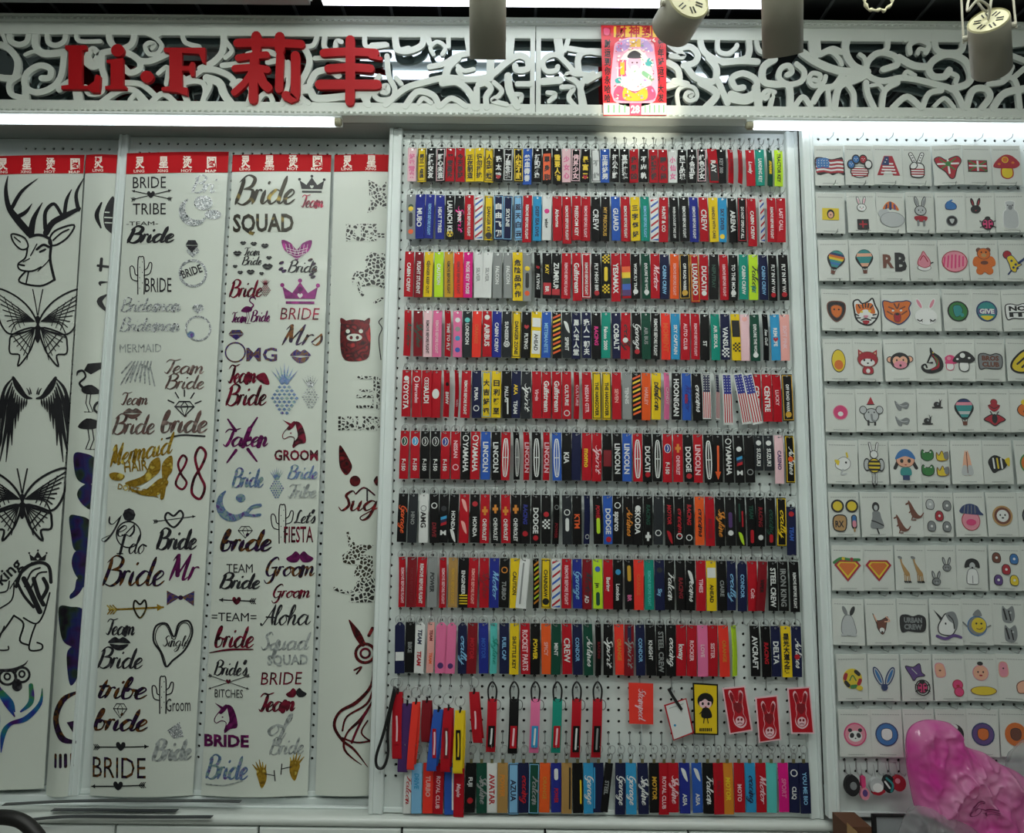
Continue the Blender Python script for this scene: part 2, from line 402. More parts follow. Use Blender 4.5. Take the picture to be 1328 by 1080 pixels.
# ---------------------------------------------------------------- sliding pegboard panels
def board_mesh(x0, x1, z0, z1, hx0, hz0, px, pz, nc, nr, r=.0043):
    """flat board with a lattice of real holes (first hole hx0, hz0; rows go down)"""
    g = G(); n = 8; cx0 = hx0-px/2; cz1 = hz0+pz/2; cx1 = cx0+nc*px; cz0 = cz1-nr*pz
    ring = [(math.cos(2*PI*(k+.5)/n), math.sin(2*PI*(k+.5)/n)) for k in range(n)]
    V = []; Fc = []
    for j in range(nr):
        for i in range(nc):
            X = hx0+i*px; Z = hz0-j*pz; k = len(V)
            V += [(X+px/2, 0, Z+pz/2), (X-px/2, 0, Z+pz/2), (X-px/2, 0, Z-pz/2), (X+px/2, 0, Z-pz/2)]
            V += [(X+r*c, 0, Z+r*s) for c, s in ring]+[(X+r*c, .005, Z+r*s) for c, s in ring]
            h = k+4
            Fc += [(k, h+0, h+1, k+1), (k+1, h+2, h+3, k+2), (k+2, h+4, h+5, k+3), (k+3, h+6, h+7, k),
                   (k+1, h+1, h+2), (k+2, h+3, h+4), (k+3, h+5, h+6), (k, h+7, h+0)]
            Fc += [(h+q, h+8+q, h+8+(q+1) % 8, h+(q+1) % 8) for q in range(8)]
    g.V = [Vector(v) for v in V]; g.F = [list(f) for f in Fc]; g.mats = [M_board]; g.M = [0]*len(Fc)
    for (a, b, c, d) in ((x0, cx0, z0, z1), (cx1, x1, z0, z1), (cx0, cx1, z0, cz0), (cx0, cx1, cz1, z1)):
        g.add([(a, 0, c), (b, 0, c), (b, 0, d), (a, 0, d)], [(0, 1, 2, 3)], M_board)
    return g
def post(x, w, z0, z1, Y, parent):
    """extruded upright: flat face with two grooves"""
    pr = [(-w/2, .012), (-w/2, -.014), (-w/2+.003, -.017), (-w*.2, -.017), (-w*.18, -.012), (w*.18, -.012), (w*.2, -.017), (w/2-.003, -.017), (w/2, -.014), (w/2, .012)]
    V = [(x+a, Y+b, z0) for a, b in pr]+[(x+a, Y+b, z1) for a, b in pr]; n = len(pr)
    g = G(); g.add(V, [(i, i+1, n+i+1, n+i) for i in range(n-1)]+[tuple(range(n)), tuple(range(n, 2*n))[::-1]], M_alu)
    g.obj('upright', parent)
def panel(label, Y, xl, xr, z0, z1, lat, wl, wr):
    t = thing('pegboard_panel', label, 'display panel', (0, 0, 0))
    hx0, hz0, px, pz, nc, nr = lat
    g = board_mesh(xl, xr, z0, z1, hx0, hz0, px, pz, nc, nr); o = g.obj('board', t, (0, Y, 0))
    if wl: post(xl-wl/2, wl, z0, z1, Y, t)
    if wr: post(xr+wr/2, wr, z0, z1, Y, t)
    g = G(); g.bbox((xl, Y-.006, z0), (xr, Y-.0005, z0+.014), M_alu, .002); g.obj('bottom_rail', t)
    g = G(); g.box((xl, Y+.006, z0), (xr, Y+.009, z1), M_hole); g.obj('hole_shade', t)  # black sheet added close behind so the holes look deep in shade
    return t
ztop = zb-.006
PX, PZ = .02958, .03028
HX0, HZ0 = -.31785, CAM_Z+1.1228
cl0, cl1 = W(505, 170, -.017).x, W(522, 170, -.017).x
cr0, cr1 = W(1019, 170, -.017).x, W(1035, 170, -.017).x
zc0 = W(700, 1055, YC).z
PC = panel('centre pegboard sliding panel hung with rows of key tags', YC, cl1, cr0, zc0, ztop, (HX0-PX, HZ0+PZ, PX, PZ, 41, 63), cl1-cl0, cr1-cr0)
# beside it, nearer: the panel of iron-on patches
rl0, rl1 = W(1040.5, 170, YR-.017).x, W(1054, 170, YR-.017).x
a = W(1061.25, 180.5, YR); b = W(1315.6, 181, YR); RX = (b.x-a.x)/20
rz = [W(1074, y, YR).z for y in (180.5, 911)]; RZ = (rz[0]-rz[1])/55
RHX, RHZ = a.x, a.z
zr0 = W(1150, 1059, YR).z
PR = panel('pegboard sliding panel hung with rows of carded patches', YR, rl1, 1.75, zr0, ztop, (RHX, RHZ, RX, RZ, 32, 62), rl1-rl0, 0)
# behind: two panels with the transfer sheets
l20, l21 = W(154, 175, YL2-.017).x, W(166.5, 175, YL2-.017).x
a = W(182, 186, YL2); LHX, LHZ = a.x, a.z
zl20 = W(300, 1031, YL2).z
PL2 = panel('pegboard panel behind the three bridal and animal-print sheets', YL2, l21, cl0+.06, zl20, ztop, (LHX, LHZ, PX, PZ, 29, 62), l21-l20, 0)
a = W(33.6, 192.5, YL1)
zl10 = W(60, 1024, YL1).z
PL1 = panel('pegboard panel behind the stag and butterfly sheet', YL1, W(-4, 180, YL1).x, l20+.06, zl10, ztop, (a.x, a.z, PX, PZ, 12, 62), .045, 0)

HOOKS = {}
def hook(pan, p, drop=PZ, out=.04):
    """steel wire peg hook; p is the lower hole on the board face"""
    g = HOOKS.setdefault(pan.name, (pan, G()))[1]
    x, y, z = p
    g.tube([(x, y+.004, z+drop), (x, y-.003, z+drop), (x, y-.004, z+.004), (x, y-.006, z-.001), (x, y-out, z-.002), (x, y-out-.006, z+.006)], .0011, M_chrome, 4)

# ================================================================ carved header (valance)
val = thing('carved_header', 'white carved scrollwork header with beaded mouldings over smoked mirror', 'header', (0, 0, 0))
xsm = W(694.5, 92, YV).x
def vmap(ox, oy, s):
    def fn(x, y, o):
        p = W(ox+x/s, oy+y/s, YV); return Vector((p.x, YV+.012-o, p.z))
    return fn
SCROLL = [
 ((0, 20), '0,185 60,215 110,290 95,390 40,400 0,395|36;60,100 65,160 120,185 170,165 185,100|30;230,90 225,190 280,240 400,235|38;300,130 310,175 360,190 410,160 420,90|28;160,250 220,230 280,255 380,250|20;265,400 315,395 320,340 250,320 170,370 160,450 230,490 330,460 390,380 410,230|34;120,385 60,430 70,500 140,525|30;160,460 170,560|36;490,90 500,160 640,165|24;700,90 700,160 760,215 840,180 860,90|34;620,235 590,215 560,260 600,300 650,240 780,230 880,280 890,340 830,365 790,330|34;560,260 540,290 590,330 650,310|30;650,240 650,330 670,420 640,490 570,495 545,460|34;970,210 985,185 950,175 925,200 950,245 1005,240 1030,190 990,140 940,115|24;1080,240 960,290 890,290|34;990,140 1050,100|20;1160,90 1180,170 1270,200|26;640,560 760,480 860,480 940,560|32;830,540 870,505 910,560|28;780,430 900,440 1000,520|30;960,560 1040,500 1120,560|32;1010,370 1070,330 1060,440|24;490,470 505,560|50;1180,430 1230,420 1290,430 1310,480 1290,560|28;1170,400 1170,480 1200,560|32;1328,320 1230,390 1180,410|28;380,470 440,430|40;0,80 40,180|20'),
 ((260, 20), '0,340 80,300 140,230 150,110|36;160,270 200,225 165,170|26;0,345 100,350 200,400 225,480|34;140,320 300,305|30;40,400 120,430 150,500 200,570|44;20,530 60,450 40,400|28;300,250 400,225 480,250|30;430,300 520,290 555,340 520,400|30;650,190 690,260 690,330 640,430|34;650,200 720,190 750,110|26;800,110 790,200 850,250|28;860,200 870,165 900,170|26;730,275 830,270 930,285|26;700,430 740,365 820,350 880,385|36;460,545 440,505 400,505 360,560|28;640,480 700,480 740,530 900,520 1050,500|40;520,570 560,440 560,300|26;690,560 640,520 640,470 700,450|28;1050,110 1060,200 1190,190|26;960,255 1130,250|30;1240,110 1255,220 1328,215|34;1160,490 1190,490 1190,450 1140,470 1110,510 1150,540 1220,530 1240,470 1200,380 1190,260|28;1020,480 1070,570|36;1050,560 1110,440 1140,390|30;200,440 260,420 320,480 300,570|26;900,350 1000,350 1090,360|30;560,560 640,560|20'),
 ((480, 20), '10,190 100,185|24;160,110 175,210 240,230 330,190 340,110|34;380,330 470,310 560,260 660,240|30;405,250 385,205 430,170 480,205 460,250|22;560,325 600,355 660,345|24;100,570 220,470 340,430 480,400 640,410 760,390 860,310 940,260 1000,280 1005,340 940,350 925,325|34;480,400 500,330 560,270|40;225,580 300,490 400,510 440,580|34;310,560 340,530 390,560|24;460,435 560,430 640,500 670,590|36;450,580 520,530 610,580|30;690,445 740,435 770,470 740,520 745,590|32;680,470 680,590|34;790,430 840,480 815,520 780,545 870,570|26;880,390 890,480 940,580|42;920,505 965,510 960,545|24;770,260 765,400|42;900,110 885,260|46;165,400 200,440|24;620,110 640,240|40;360,110 380,180|30;500,110 500,200|24;940,440 1020,440|30;560,350 590,400|26'),
 ((700, 0), '330,480 230,460 170,400 110,350 50,360 20,400 40,450 100,450 115,425|28;110,210 130,340|46;160,320 185,240|26;400,330 290,330 245,370 250,470|34;240,470 170,480 250,540 290,690|30;140,555 215,560 185,620 240,690|26;50,590 100,600 60,645|24;340,470 265,540 270,690|32;20,520 130,510|40;190,310 400,340|30;300,520 390,470|26'),
 ((850, 20), '130,215 220,200 270,250 250,300 180,320|34;80,300 140,340 150,420 80,450|34;340,270 390,340 370,420 260,400 200,330|36;225,515 235,500 205,490 190,520 220,545 265,520 250,465 190,450 140,490 150,590|22;280,110 310,230 420,290 560,280 600,230 590,110|34;400,110 400,220 460,245 510,210 520,190|26;430,300 540,290 650,295|36;560,460 510,460 490,400 560,370 640,410 640,480 570,520 480,500|34;290,430 390,500 320,590|40;470,530 580,545 650,500|40;640,120 660,220 720,240|26;940,240 1050,310 1200,360 1328,350|44;840,380 870,360 850,320 800,340 790,400 850,440 930,420 950,360 900,310|30;760,280 690,330 690,420 760,440 850,450 860,590|38;1010,410 1040,415 1050,380 1000,370 980,410 1010,450 1070,430 1085,390|26;700,530 745,505 730,590|28;660,560 700,485 760,490|26;890,580 940,520 990,580|30;1010,550 1060,470 1140,450 1200,370|34;1100,470 1110,580|26;1140,590 1160,480 1200,420 1328,370|34;1010,110 1020,240|64;1050,250 1130,215 1200,230 1235,110|34;640,460 660,590|44;120,420 200,440|36;400,420 460,560|34;90,190 180,260 100,260|30'),
 ((1058, 20), '200,110 190,230 240,320 330,360|40;20,240 100,235 150,280 165,315|24;0,300 100,345 280,360|36;430,345 480,330 520,310 500,260 400,240 330,300 330,380 420,420 540,400 640,410 760,440 880,480 940,590|34;455,110 455,210 410,240|30;280,250 310,275 320,330|24;530,270 620,320 720,330|40;600,240 600,185 660,160 720,190 700,240|28;650,245 660,215 700,225|22;755,110 770,220 860,240 930,220 945,110|34;850,350 820,390 750,390 720,340 760,280 850,250 950,290 990,380 960,440 860,470|38;860,370 900,390 890,430|26;120,590 150,460 240,420 310,390|34;200,440 240,500 240,590|30;320,430 330,500 370,590|32;420,590 440,480 520,430|32;350,450 400,445 430,475|20;490,590 580,520 670,590|34;680,590 720,500 800,480|30;755,580 820,530 880,590|24;560,390 580,360 630,385|24;960,590 1000,480 1080,470 1110,520 1060,590|36;1130,590 1200,500 1328,470|40;1100,440 1200,420 1250,330|30;1240,190 1328,180|30;1250,260 1328,290|30;600,110 570,160|26;1180,390 1270,420 1300,590|30;1328,340 1270,390|30'),
]
fl = {0: Flat(), 1: Flat()}
gs = [G(), G()]
for (o, txt) in SCROLL:
    k = 0 if o[0] < 690 else 1
    f = Flat(); f.layer = fl[k].layer
    for it in txt.split(';'):
        p, w = it.split('|'); f.stroke(p, M_val, float(w)*1.18, n=6)
    fl[k].layer = f.layer
    q = f.onto(vmap(o[0], o[1], 4.919), step=.00004, base=.012, extrude=.010)
    gs[k].add(q.V, q.F, M_val)
# the same carving runs on past the photograph's edge: repeat the last stretch
q = [v+Vector((W(1600, 92, YV).x-W(1328, 92, YV).x, 0, 0)) for v in gs[1].V if v.x > W(1058, 92, YV).x]
for k, (xa2, xb2) in enumerate(((XL+.5, xsm-.0008), (xsm+.0008, XR-.5))):
    g = gs[k]
    for (z0, z1) in ((zo1, zt-.016), (zb+.014, zo0)):
        g.bbox((xa2, YV-.001, z0-.002), (xb2, YV+.012, z1+.002), M_val, .0015)
    xe = xsm-.002 if k == 0 else xsm+.002
    g.box((xe-(.014 if k == 0 else 0), YV-.0008, zo0), (xe+(0 if k == 0 else .014), YV+.012, zo1), M_val)
    g.obj('scrollwork', val)
g = G(); g.box((XL+.5, YV+.028, zb), (XR-.5, YV+.034, zt), M_mirror); g.obj('mirror_backing', val)
for (zc, up, nm) in ((zt-.008, 1, 'top_moulding'), (zb+.006, -1, 'bottom_moulding')):
    g = G(); s = up
    pr = [(.03, zc+s*.010), (-.014, zc+s*.010), (-.018, zc+s*.006), (-.010, zc+s*.002), (-.010, zc-s*.006), (-.004, zc-s*.009), (.03, zc-s*.009)]
    V = [(XL+.5, YV+a, z) for a, z in pr]+[(XR-.5, YV+a, z) for a, z in pr]; n = len(pr)
    g.add(V, [(i, i+1, n+i+1, n+i) for i in range(n-1)], M_val); m = g.obj(nm, val)
    g = G(); x = XL+.55
    while x < XR-.55:
        g.lathe([(.0005, -.0075), (.0035, -.004), (.0035, .004), (.0005, .0075)], M_val, 6, Matrix.Translation((x, YV-.011, zc-s*.002)) @ Matrix.Rotation(PI/2, 4, 'Y') @ Matrix.Rotation(.5, 4, 'X'))
        x += .0185
    tag(g.obj('beading', m, smooth=True), kind='stuff')
g = G(); g.box((XL+.5, YV+.031, zb-.005), (XR-.5, .10, zb-.001), mat('soffit', '#9aa09b', .6)); g.obj('soffit', val)
g = G(); g.box((XL+.5, YV+.03, zt-.004), (XR-.5, .10, zt), M_val); g.obj('header_top', val)

# fluorescent tubes under the header
def tube_light(x0, x1, label, capside):
    p0 = W(x0, 0, -.074).x; p1 = W(x1, 0, -.074).x
    zc = zb-.0195
    t = thing('fluorescent_tube', label, 'light', ((p0+p1)/2, -.074, zb-.004)); L = (p1-p0)/2
    g = G(); g.bbox((-L-.02, -.010, -.006), (L+.02, .012, 0), M_white); g.obj('batten', t)
    g = G(); g.lathe([(.009, -L), (.0115, -L+.006), (.0115, L-.006), (.009, L)], M_tube, 14, Matrix.Translation((0, 0, -.0165)) @ Matrix.Rotation(PI/2, 4, 'Y')); g.obj('lit_tube', t, smooth=True)
    if capside > 0: g = G(); g.box((-L-.02, .0125, -.026), (L+.02, .0145, 0), M_white); g.obj('reflector', t)
    for s in (-1, 1):
        g = G(); g.lathe([(.012, 0), (.012, .016), (.008, .02)], mat('tube_cap', '#9c9a80', .4), 12, Matrix.Translation((s*L, 0, -.0165)) @ Matrix.Rotation(s*PI/2, 4, 'Y')); g.obj('end_cap', t)
tube_light(-170, 441, 'lit fluorescent tube under the header above the transfer sheets', 1)
tube_light(971, 1490, 'lit fluorescent tube under the header above the patch cards', -1)

# ================================================================ red shop letters
M_red = mat('red_acrylic', '#a8040f', .55, spec=.3)
def letter(name, label, draw, o):
    f = Flat(); draw(f)
    def fn(x, y, out):
        p = W(o[0]+x/4.919, o[1]+y/4.919, YV-.012); return Vector((p.x, YV-.002-out, p.z))
    g = f.onto(fn, step=.00006, base=.010, extrude=.012)
    tag(g.obj(name), label, 'letter', 'red letters on the carved header')
R = M_red
letter('sign_letter', 'red raised serif capital L on the carved header', lambda f: (f.fill('415,190 550,190 550,215 522,222 522,448 560,448 600,420 612,375 640,385 638,440 632,490 585,490 560,470 390,470 390,448 436,442 436,222 415,215', R, False)), (0, 20))
letter('sign_letter', 'red raised lowercase i with round dot on the carved header', lambda f: (f.ell(750, 222, 42, 40, R), f.fill('680,282 785,272 785,448 805,452 805,470 670,470 670,450 705,446 705,305 680,300', R, False)), (0, 20))
letter('sign_dot', 'red raised round dot between the letters i and F', lambda f: f.ell(937, 390, 42, 38, R), (0, 20))
letter('sign_letter', 'red raised serif capital F on the carved header', lambda f: (f.fill('1045,205 1310,205 1308,305 1290,300 1270,245 1160,238 1160,322 1205,322 1218,295 1240,300 1240,385 1218,388 1205,352 1160,352 1160,455 1195,462 1195,510 1130,490 1030,478 1030,458 1080,452 1080,240 1045,230', R, False)), (0, 20))
letter('sign_character', 'red brush Chinese character with grass top, nearest the serif F', lambda f: [f.stroke(p, R, w, n=3) for p, w in (('235,175 430,172 640,182', 54), ('355,130 355,210', 62), ('505,135 505,215', 62), ('240,270 330,258 420,250', 44), ('220,338 330,332 425,345', 46), ('345,255 338,400 335,535', 58), ('325,365 280,430 215,490', 42), ('375,375 400,430 430,460', 58), ('508,255 503,360 500,470', 50), ('605,255 605,400 598,525 545,510', 58))], (260, 20))
letter('sign_character', 'red brush Chinese character of three bars crossed by one upright stroke', lambda f: [f.stroke(p, R, w, n=3) for p, w in (('955,155 955,350 952,545', 60), ('785,238 950,230 1115,238', 52), ('815,338 950,330 1085,338', 52), ('760,440 950,440 1125,440', 62), ('1085,262 1150,275', 24))], (260, 20))

# ================================================================ New Year poster pinned on the header
def flatpart(name, f, fn, parent, label=None, **k):
    k.setdefault('base', .0012)
    o = f.onto(fn, **k).obj(name, parent)
    if label: o['label'] = label
    return o
YP = YV-.020
pm = {c: mat('poster_'+c, v, .35, coat=.3) for c, v in dict(red='#d5202c', gold='#e0b02a', white='#f4ead8', pink='#e8a9bd', rose='#d94f74', teal='#3b9c9a', lilac='#b596c8', black='#1c1512', green='#7fb08a', deep='#b01020').items()}
def pfn(x, y, o):
    p = W(770+x/8.31, 25+y/8.31, YP); return Vector((p.x, YP-o, p.z))
pst = thing('new_year_poster', 'red and gold New Year poster of the god of wealth on the header', 'poster', (0, 0, 0))
f = Flat(); f.fill('78,65 778,72 784,1035 102,1040', pm['red'], False)
flatpart('sheet', f, pfn, pst, extrude=.001, base=.0006)
f = Flat(); f.fill('215,78 690,80 690,195 215,195', pm['gold'], False); f.rect(95, 90, 185, 180, pm['deep']); f.fill('110,100 170,110 160,170 115,165', pm['rose'])
for k, ch in enumerate('财神到'): f.text(ch, 235+k*140, 185, 100, pm['deep'], 118, .03)
flatpart('title_band', f, pfn, pst)
f = Flat(); f.fill('215,340 260,240 350,205 440,195 540,205 620,245 655,340 660,880 215,880', pm['pink'], True)
f.fill('240,330 290,245 390,215 390,300 300,350', pm['lilac']); f.fill('640,340 590,245 500,215 500,300 580,350', pm['lilac'])
f.rect(385, 215, 505, 300, pm['gold']); f.ell(440, 600, 190, 280, pm['white']); f.ell(440, 470, 75, 90, pm['pink']); f.fill('370,420 380,370 440,340 500,370 510,420', pm['black'], True)
f.fill('400,520 440,500 480,520 470,640 440,700 410,640', pm['white']); f.ell(415, 470, 10, 8, pm['black']); f.ell(465, 470, 10, 8, pm['black'])
f.rect(265, 440, 350, 620, pm['rose']); f.rect(285, 465, 330, 600, pm['gold']); f.fill('555,470 600,420 645,470 620,505 570,505', pm['teal'])
f.fill('230,650 290,630 290,690 240,690', pm['teal']); f.fill('540,560 650,640 620,660 520,600', pm['green']); f.fill('260,720 440,780 620,720 640,870 240,870', pm['rose']); f.fill('330,740 440,800 560,740 560,870 330,870', pm['gold'])
rp = random.Random(5)
for k in range(150):
    x, y = rp.uniform(225, 650), rp.uniform(230, 870)
    if abs(x-440) < 70 and 380 < y < 560: continue
    f.ell(x, y, rp.uniform(5, 20), rp.uniform(4, 12), pm[rp.choice(('white', 'white', 'pink', 'rose', 'lilac', 'white', 'green'))], rp.uniform(0, 3), 8)
flatpart('figure', f, pfn, pst, 'robed figure in pink white and gold')
for x, s in ((148, '财运到你永哈哈'), (722, '猪年好运行大发')):
    f = Flat()
    for k, ch in enumerate(s): f.text(ch, x, 300+k*(98 if x < 400 else 97), 68, pm['black'], 66, .03, align='c')
    flatpart('couplet', f, pfn, pst, 'black brush characters in a column')
f = Flat(); f.rect(104, 905, 782, 1030, pm['white'])
for k in range(5): f.rect(150+k*58-(0), 925, 170+k*58, 1010, pm['green']) if k < 4 else None; f.rect(545+k*50, 925, 562+k*50, 1010, pm['green'])
f.rect(385, 905, 512, 1030, pm['rose']); f.text('28', 400, 1010, 80, pm['white'], 95, .04)
flatpart('calendar_strip', f, pfn, pst)

# ================================================================ spotlights hanging in front
def spotlight(label, cap_px, mouth_px, Y, dY, cable=False, lampdir=None, D=.0375):
    """cap and mouth as seen in the photo; the mouth lies dY nearer the wall than the cap"""
    pc = W(*cap_px, Y); pm_ = W(*mouth_px, Y+dY); c = (pc+pm_)/2; Ld = (pm_-pc).length
    t = thing('track_spotlight', label, 'spotlight', c, 'track spotlights')
    M = (pm_-pc).to_track_quat('-Z', 'Y').to_matrix().to_4x4()
    L = Ld/2
    g = G(); g.lathe([(D*.86, -L+.012), (D*.97, -L+.001), (D, -L), (D, L-.004), (D*.985, L)], M_cream, 32, M, caps=False); g.obj('body', t, smooth=True)
    g = G(); g.lathe([(.001, -L+.014), (D*.86, -L+.014)], mat('lens_dark', '#e8e4d0', .3, emit=.6 if lampdir else 0), 24, M, caps=False); g.obj('lens', t)
    g = G(); g.lathe([(D*.985, L), (D*.93, L+.003), (D*.9, L+.0005), (.001, L+.0005)], M_creamd, 32, M, caps=False); cap = g.obj('back_cap', t)
    for k in range(6):
        q = Matrix.Rotation(k*PI/3+.3, 4, 'Z'); g = G(); 
        for dx in (-.0035, .0035): g.box((dx-.0012, D*.35, L+.0008), (dx+.0012, D*.68, L+.0016), M_vent)
        g.V = [M @ q @ v for v in g.V]; g.obj('vent', cap)
    # yoke: two lugs and arms up to the ceiling track
    h = zceil-c.z-.02
    for s in (-1, 1):
        g = G(); g.lathe([(.006, 0), (.006, .008), (.003, .009)], M_cream, 10, Matrix.Translation((s*D, 0, L*.55)) @ Matrix.Rotation(s*PI/2, 4, 'Y')); g.V = [M @ v for v in g.V]; g.obj('pivot', t)
        p = M @ Vector((s*(D+.007), 0, L*.55)); top = Vector((s*(D+.007), 0, h))
        g = G(); n = (top-p); g.tube([p-n.normalized()*.008, p, top], .0022, M_cream, 6); g.obj('yoke_arm', t)
    g = G(); g.box((-D-.009, -.009, h), (D+.009, .009, h+.006), M_cream); g.box((-.03, -.016, h+.006), (.03, .016, h+.021), M_cream); g.obj('track_adapter', t)
    if cable:
        a = M @ Vector((0, .004, L)); P = cat([a, a+Vector((-.004, -.01, .02)), a+Vector((-.028, -.014, .03)), a+Vector((-.045, -.008, .012)), a+Vector((-.03, .0, .05)), a+Vector((.01, 0, .05)), a+Vector((.02, 0, h-a.z))], 6)
        g = G(); g.tube(P, .0026, M_cream, 6); g.obj('cable', t)
    if lampdir is not None:
        li = bpy.data.lights.new('spot_lamp', 'SPOT'); li.energy = P_SPOT; li.spot_size = .42; li.spot_blend = .7; li.color = (1, .93, .74); li.shadow_soft_size = .02
        lo = bpy.data.objects.new('spot_lamp', li); COL.objects.link(lo); lo.parent = t
        dv = M @ Vector((0, 0, -1)); lo.location = dv*(L+.004); lo.rotation_euler = (lampdir-(c+dv*L)).to_track_quat('-Z', 'Y').to_euler()
pt = W(830, 128, YV)
spotlight('upright cream spotlight in front of the header, nearest the red letters', (632.5, -42), (632.5, 77), -.80, .092, D=.0385)
spotlight('cream spotlight tilted towards the poster with vented back cap showing', (893, 1), (871, 38), -.84, .072, lampdir=pt, D=.044)
spotlight('upright cream spotlight over the end of the lit batten', (1014, -40), (1015, 71), -.84, .09, D=.0405)
spotlight('cream spotlight with looped cable hanging by the header end', (1282, 27), (1286, 90), -.84, .085, cable=True, D=.0375)
g = G(); c = W(1138, -3, -.6)
g.tube([c+Vector((.034*math.cos(a)*(1+.05*math.sin(9*a)), .004*math.sin(5*a), .033*math.sin(a)*(1+.05*math.cos(11*a)))) for a in [PI*.75+i*.12 for i in range(46)]], [.0035+.0015*math.sin(i*1.7) for i in range(46)], mat('old_tape', '#c4bf9f', .7), 7)
g.tube([c+Vector((-.006, 0, .030)), c+Vector((-.004, 0, .08)), Vector((c.x, c.y, zceil+.004))], .0022, MATS['old_tape'], 6)
tag(g.obj('cable_loop', smooth=True), 'ragged cream loop of taped cable hanging from the ceiling', 'cable')
# ================================================================ key tags
CC = dict(R='#b00c1e', K='#070708', B='#1f2a86', N='#141a3f', Y='#e3c21a', W='#d9dcda', O='#e2581f', P='#e06f9d', p='#e6bfc6', G='#0d4434', T='#128a78', C='#2f92c4', L='#b8dd2a', S='#8b8f8e', V='#4a2a66', M='#7d101c', D='#23272b', b='#a8834a', U='#2a57b0', A='#7fb6dc', Q='#57bdb8', X='#d6157f', E='#e8372a', g='#c79a2a', s='#e7a59e', o='#d08226')
CN = dict(R='red', K='black', B='royal blue', N='navy', Y='yellow', W='white', O='orange', P='pink', p='pale pink', G='dark green', T='teal', C='sky blue', L='lime', S='grey', V='purple', M='maroon', D='charcoal', b='tan', U='blue', A='light blue', Q='aqua', X='magenta', E='bright orange', g='gold', s='salmon', o='amber')
def fab(c): return mat('fabric_'+CN[c].replace(' ', '_'), CC[c], .62, sheen=0, spec=.25, bump=.25, nscale=900)
def ink(c): return mat('thread_'+CN[c].replace(' ', '_'), CC[c], .5)
TW, TH = .0276, .138
_mc = {}
def strip_mesh(c, w, h, point=False):
    """flat woven strip with rounded edge and a soft curl"""
    key = ('strip', c, round(w, 4), round(h, 3), point)
    if key in _mc: return _mc[key]
    g = G(); n = 6; cs = [(-w/2, .0008), (-w/2+.0008, -.0006), (-w/4, -.0013), (w/4, -.0013), (w/2-.0008, -.0006), (w/2, .0008), (0, .0014)]; m = len(cs); V = []
    for k in range(n+1):
        t = k/n; z = -t*h; y = -.0025*math.sin(PI*t)
        for a, b in cs:
            sh = 1
            if point and k == 0: sh = .35
            V.append((a*sh, y+b, z))
    if point:
        for j in range(m): V[m+j] = (V[m+j][0], V[m+j][1], -.010)
    Fc = [(k*m+j, (k+1)*m+j, (k+1)*m+(j+1) % m, k*m+(j+1) % m) for k in range(n) for j in range(m)]
    Fc += [tuple(range(m)), tuple(range(n*m, n*m+m))[::-1]]
    g.add(V, Fc, fab(c)); _mc[key] = mesh('strip', g.V, g.F, g.mats, g.M); return _mc[key]
def tagfn(h):
    def fn(x, y, o):  # x across (m), y down (m)
        return Vector((x, -.0013-.0025*math.sin(PI*min(max(y/h, 0), 1))-o-.0002, -y))
    return fn
def ring_mesh(r=.0125, w=.0011, m=None):
    key = ('ring', r, w)
    if key not in _mc:
        g = G(); g.tube([(r*math.cos(2*PI*k/18), 0, r*math.sin(2*PI*k/18)) for k in range(18)], w, M_chrome, 5, True)
        _mc[key] = mesh('key_ring', g.V, g.F, g.mats, g.M, True)
    return _mc[key]
def eyelet_mesh():
    if 'eye' not in _mc:
        g = G(); f = Flat(); f.ell(0, 0, .0026, .0026, M_chrome, n=10, hole=.5); q = f.onto(lambda x, y, o: Vector((x, -o, -y)), base=0); g.add(q.V, q.F, M_chrome)
        f = Flat(); f.ell(0, 0, .0013, .0013, M_black, n=8); q = f.onto(lambda x, y, o: Vector((x, -o, -y)), base=-.0002); g.add(q.V, q.F, M_black)
        _mc['eye'] = mesh('eyelet', g.V, g.F, g.mats, g.M)
    return _mc['eye']
def iscjk(s): return any(ord(ch) > 0x2e80 for ch in s)
WORDS = ('Skyline', 'Airlines', 'Racing', 'Falcon', 'Monster', 'Motor', 'Dreams', 'Rally', 'Spirit', 'Garage')
BARS = ('TURBO', 'RACING', 'MOTOR', 'POWER', 'SPORT', 'DRIVE', 'TEAM')
def hash_(t): return sum((k+3)*ord(ch) for k, ch in enumerate(t))
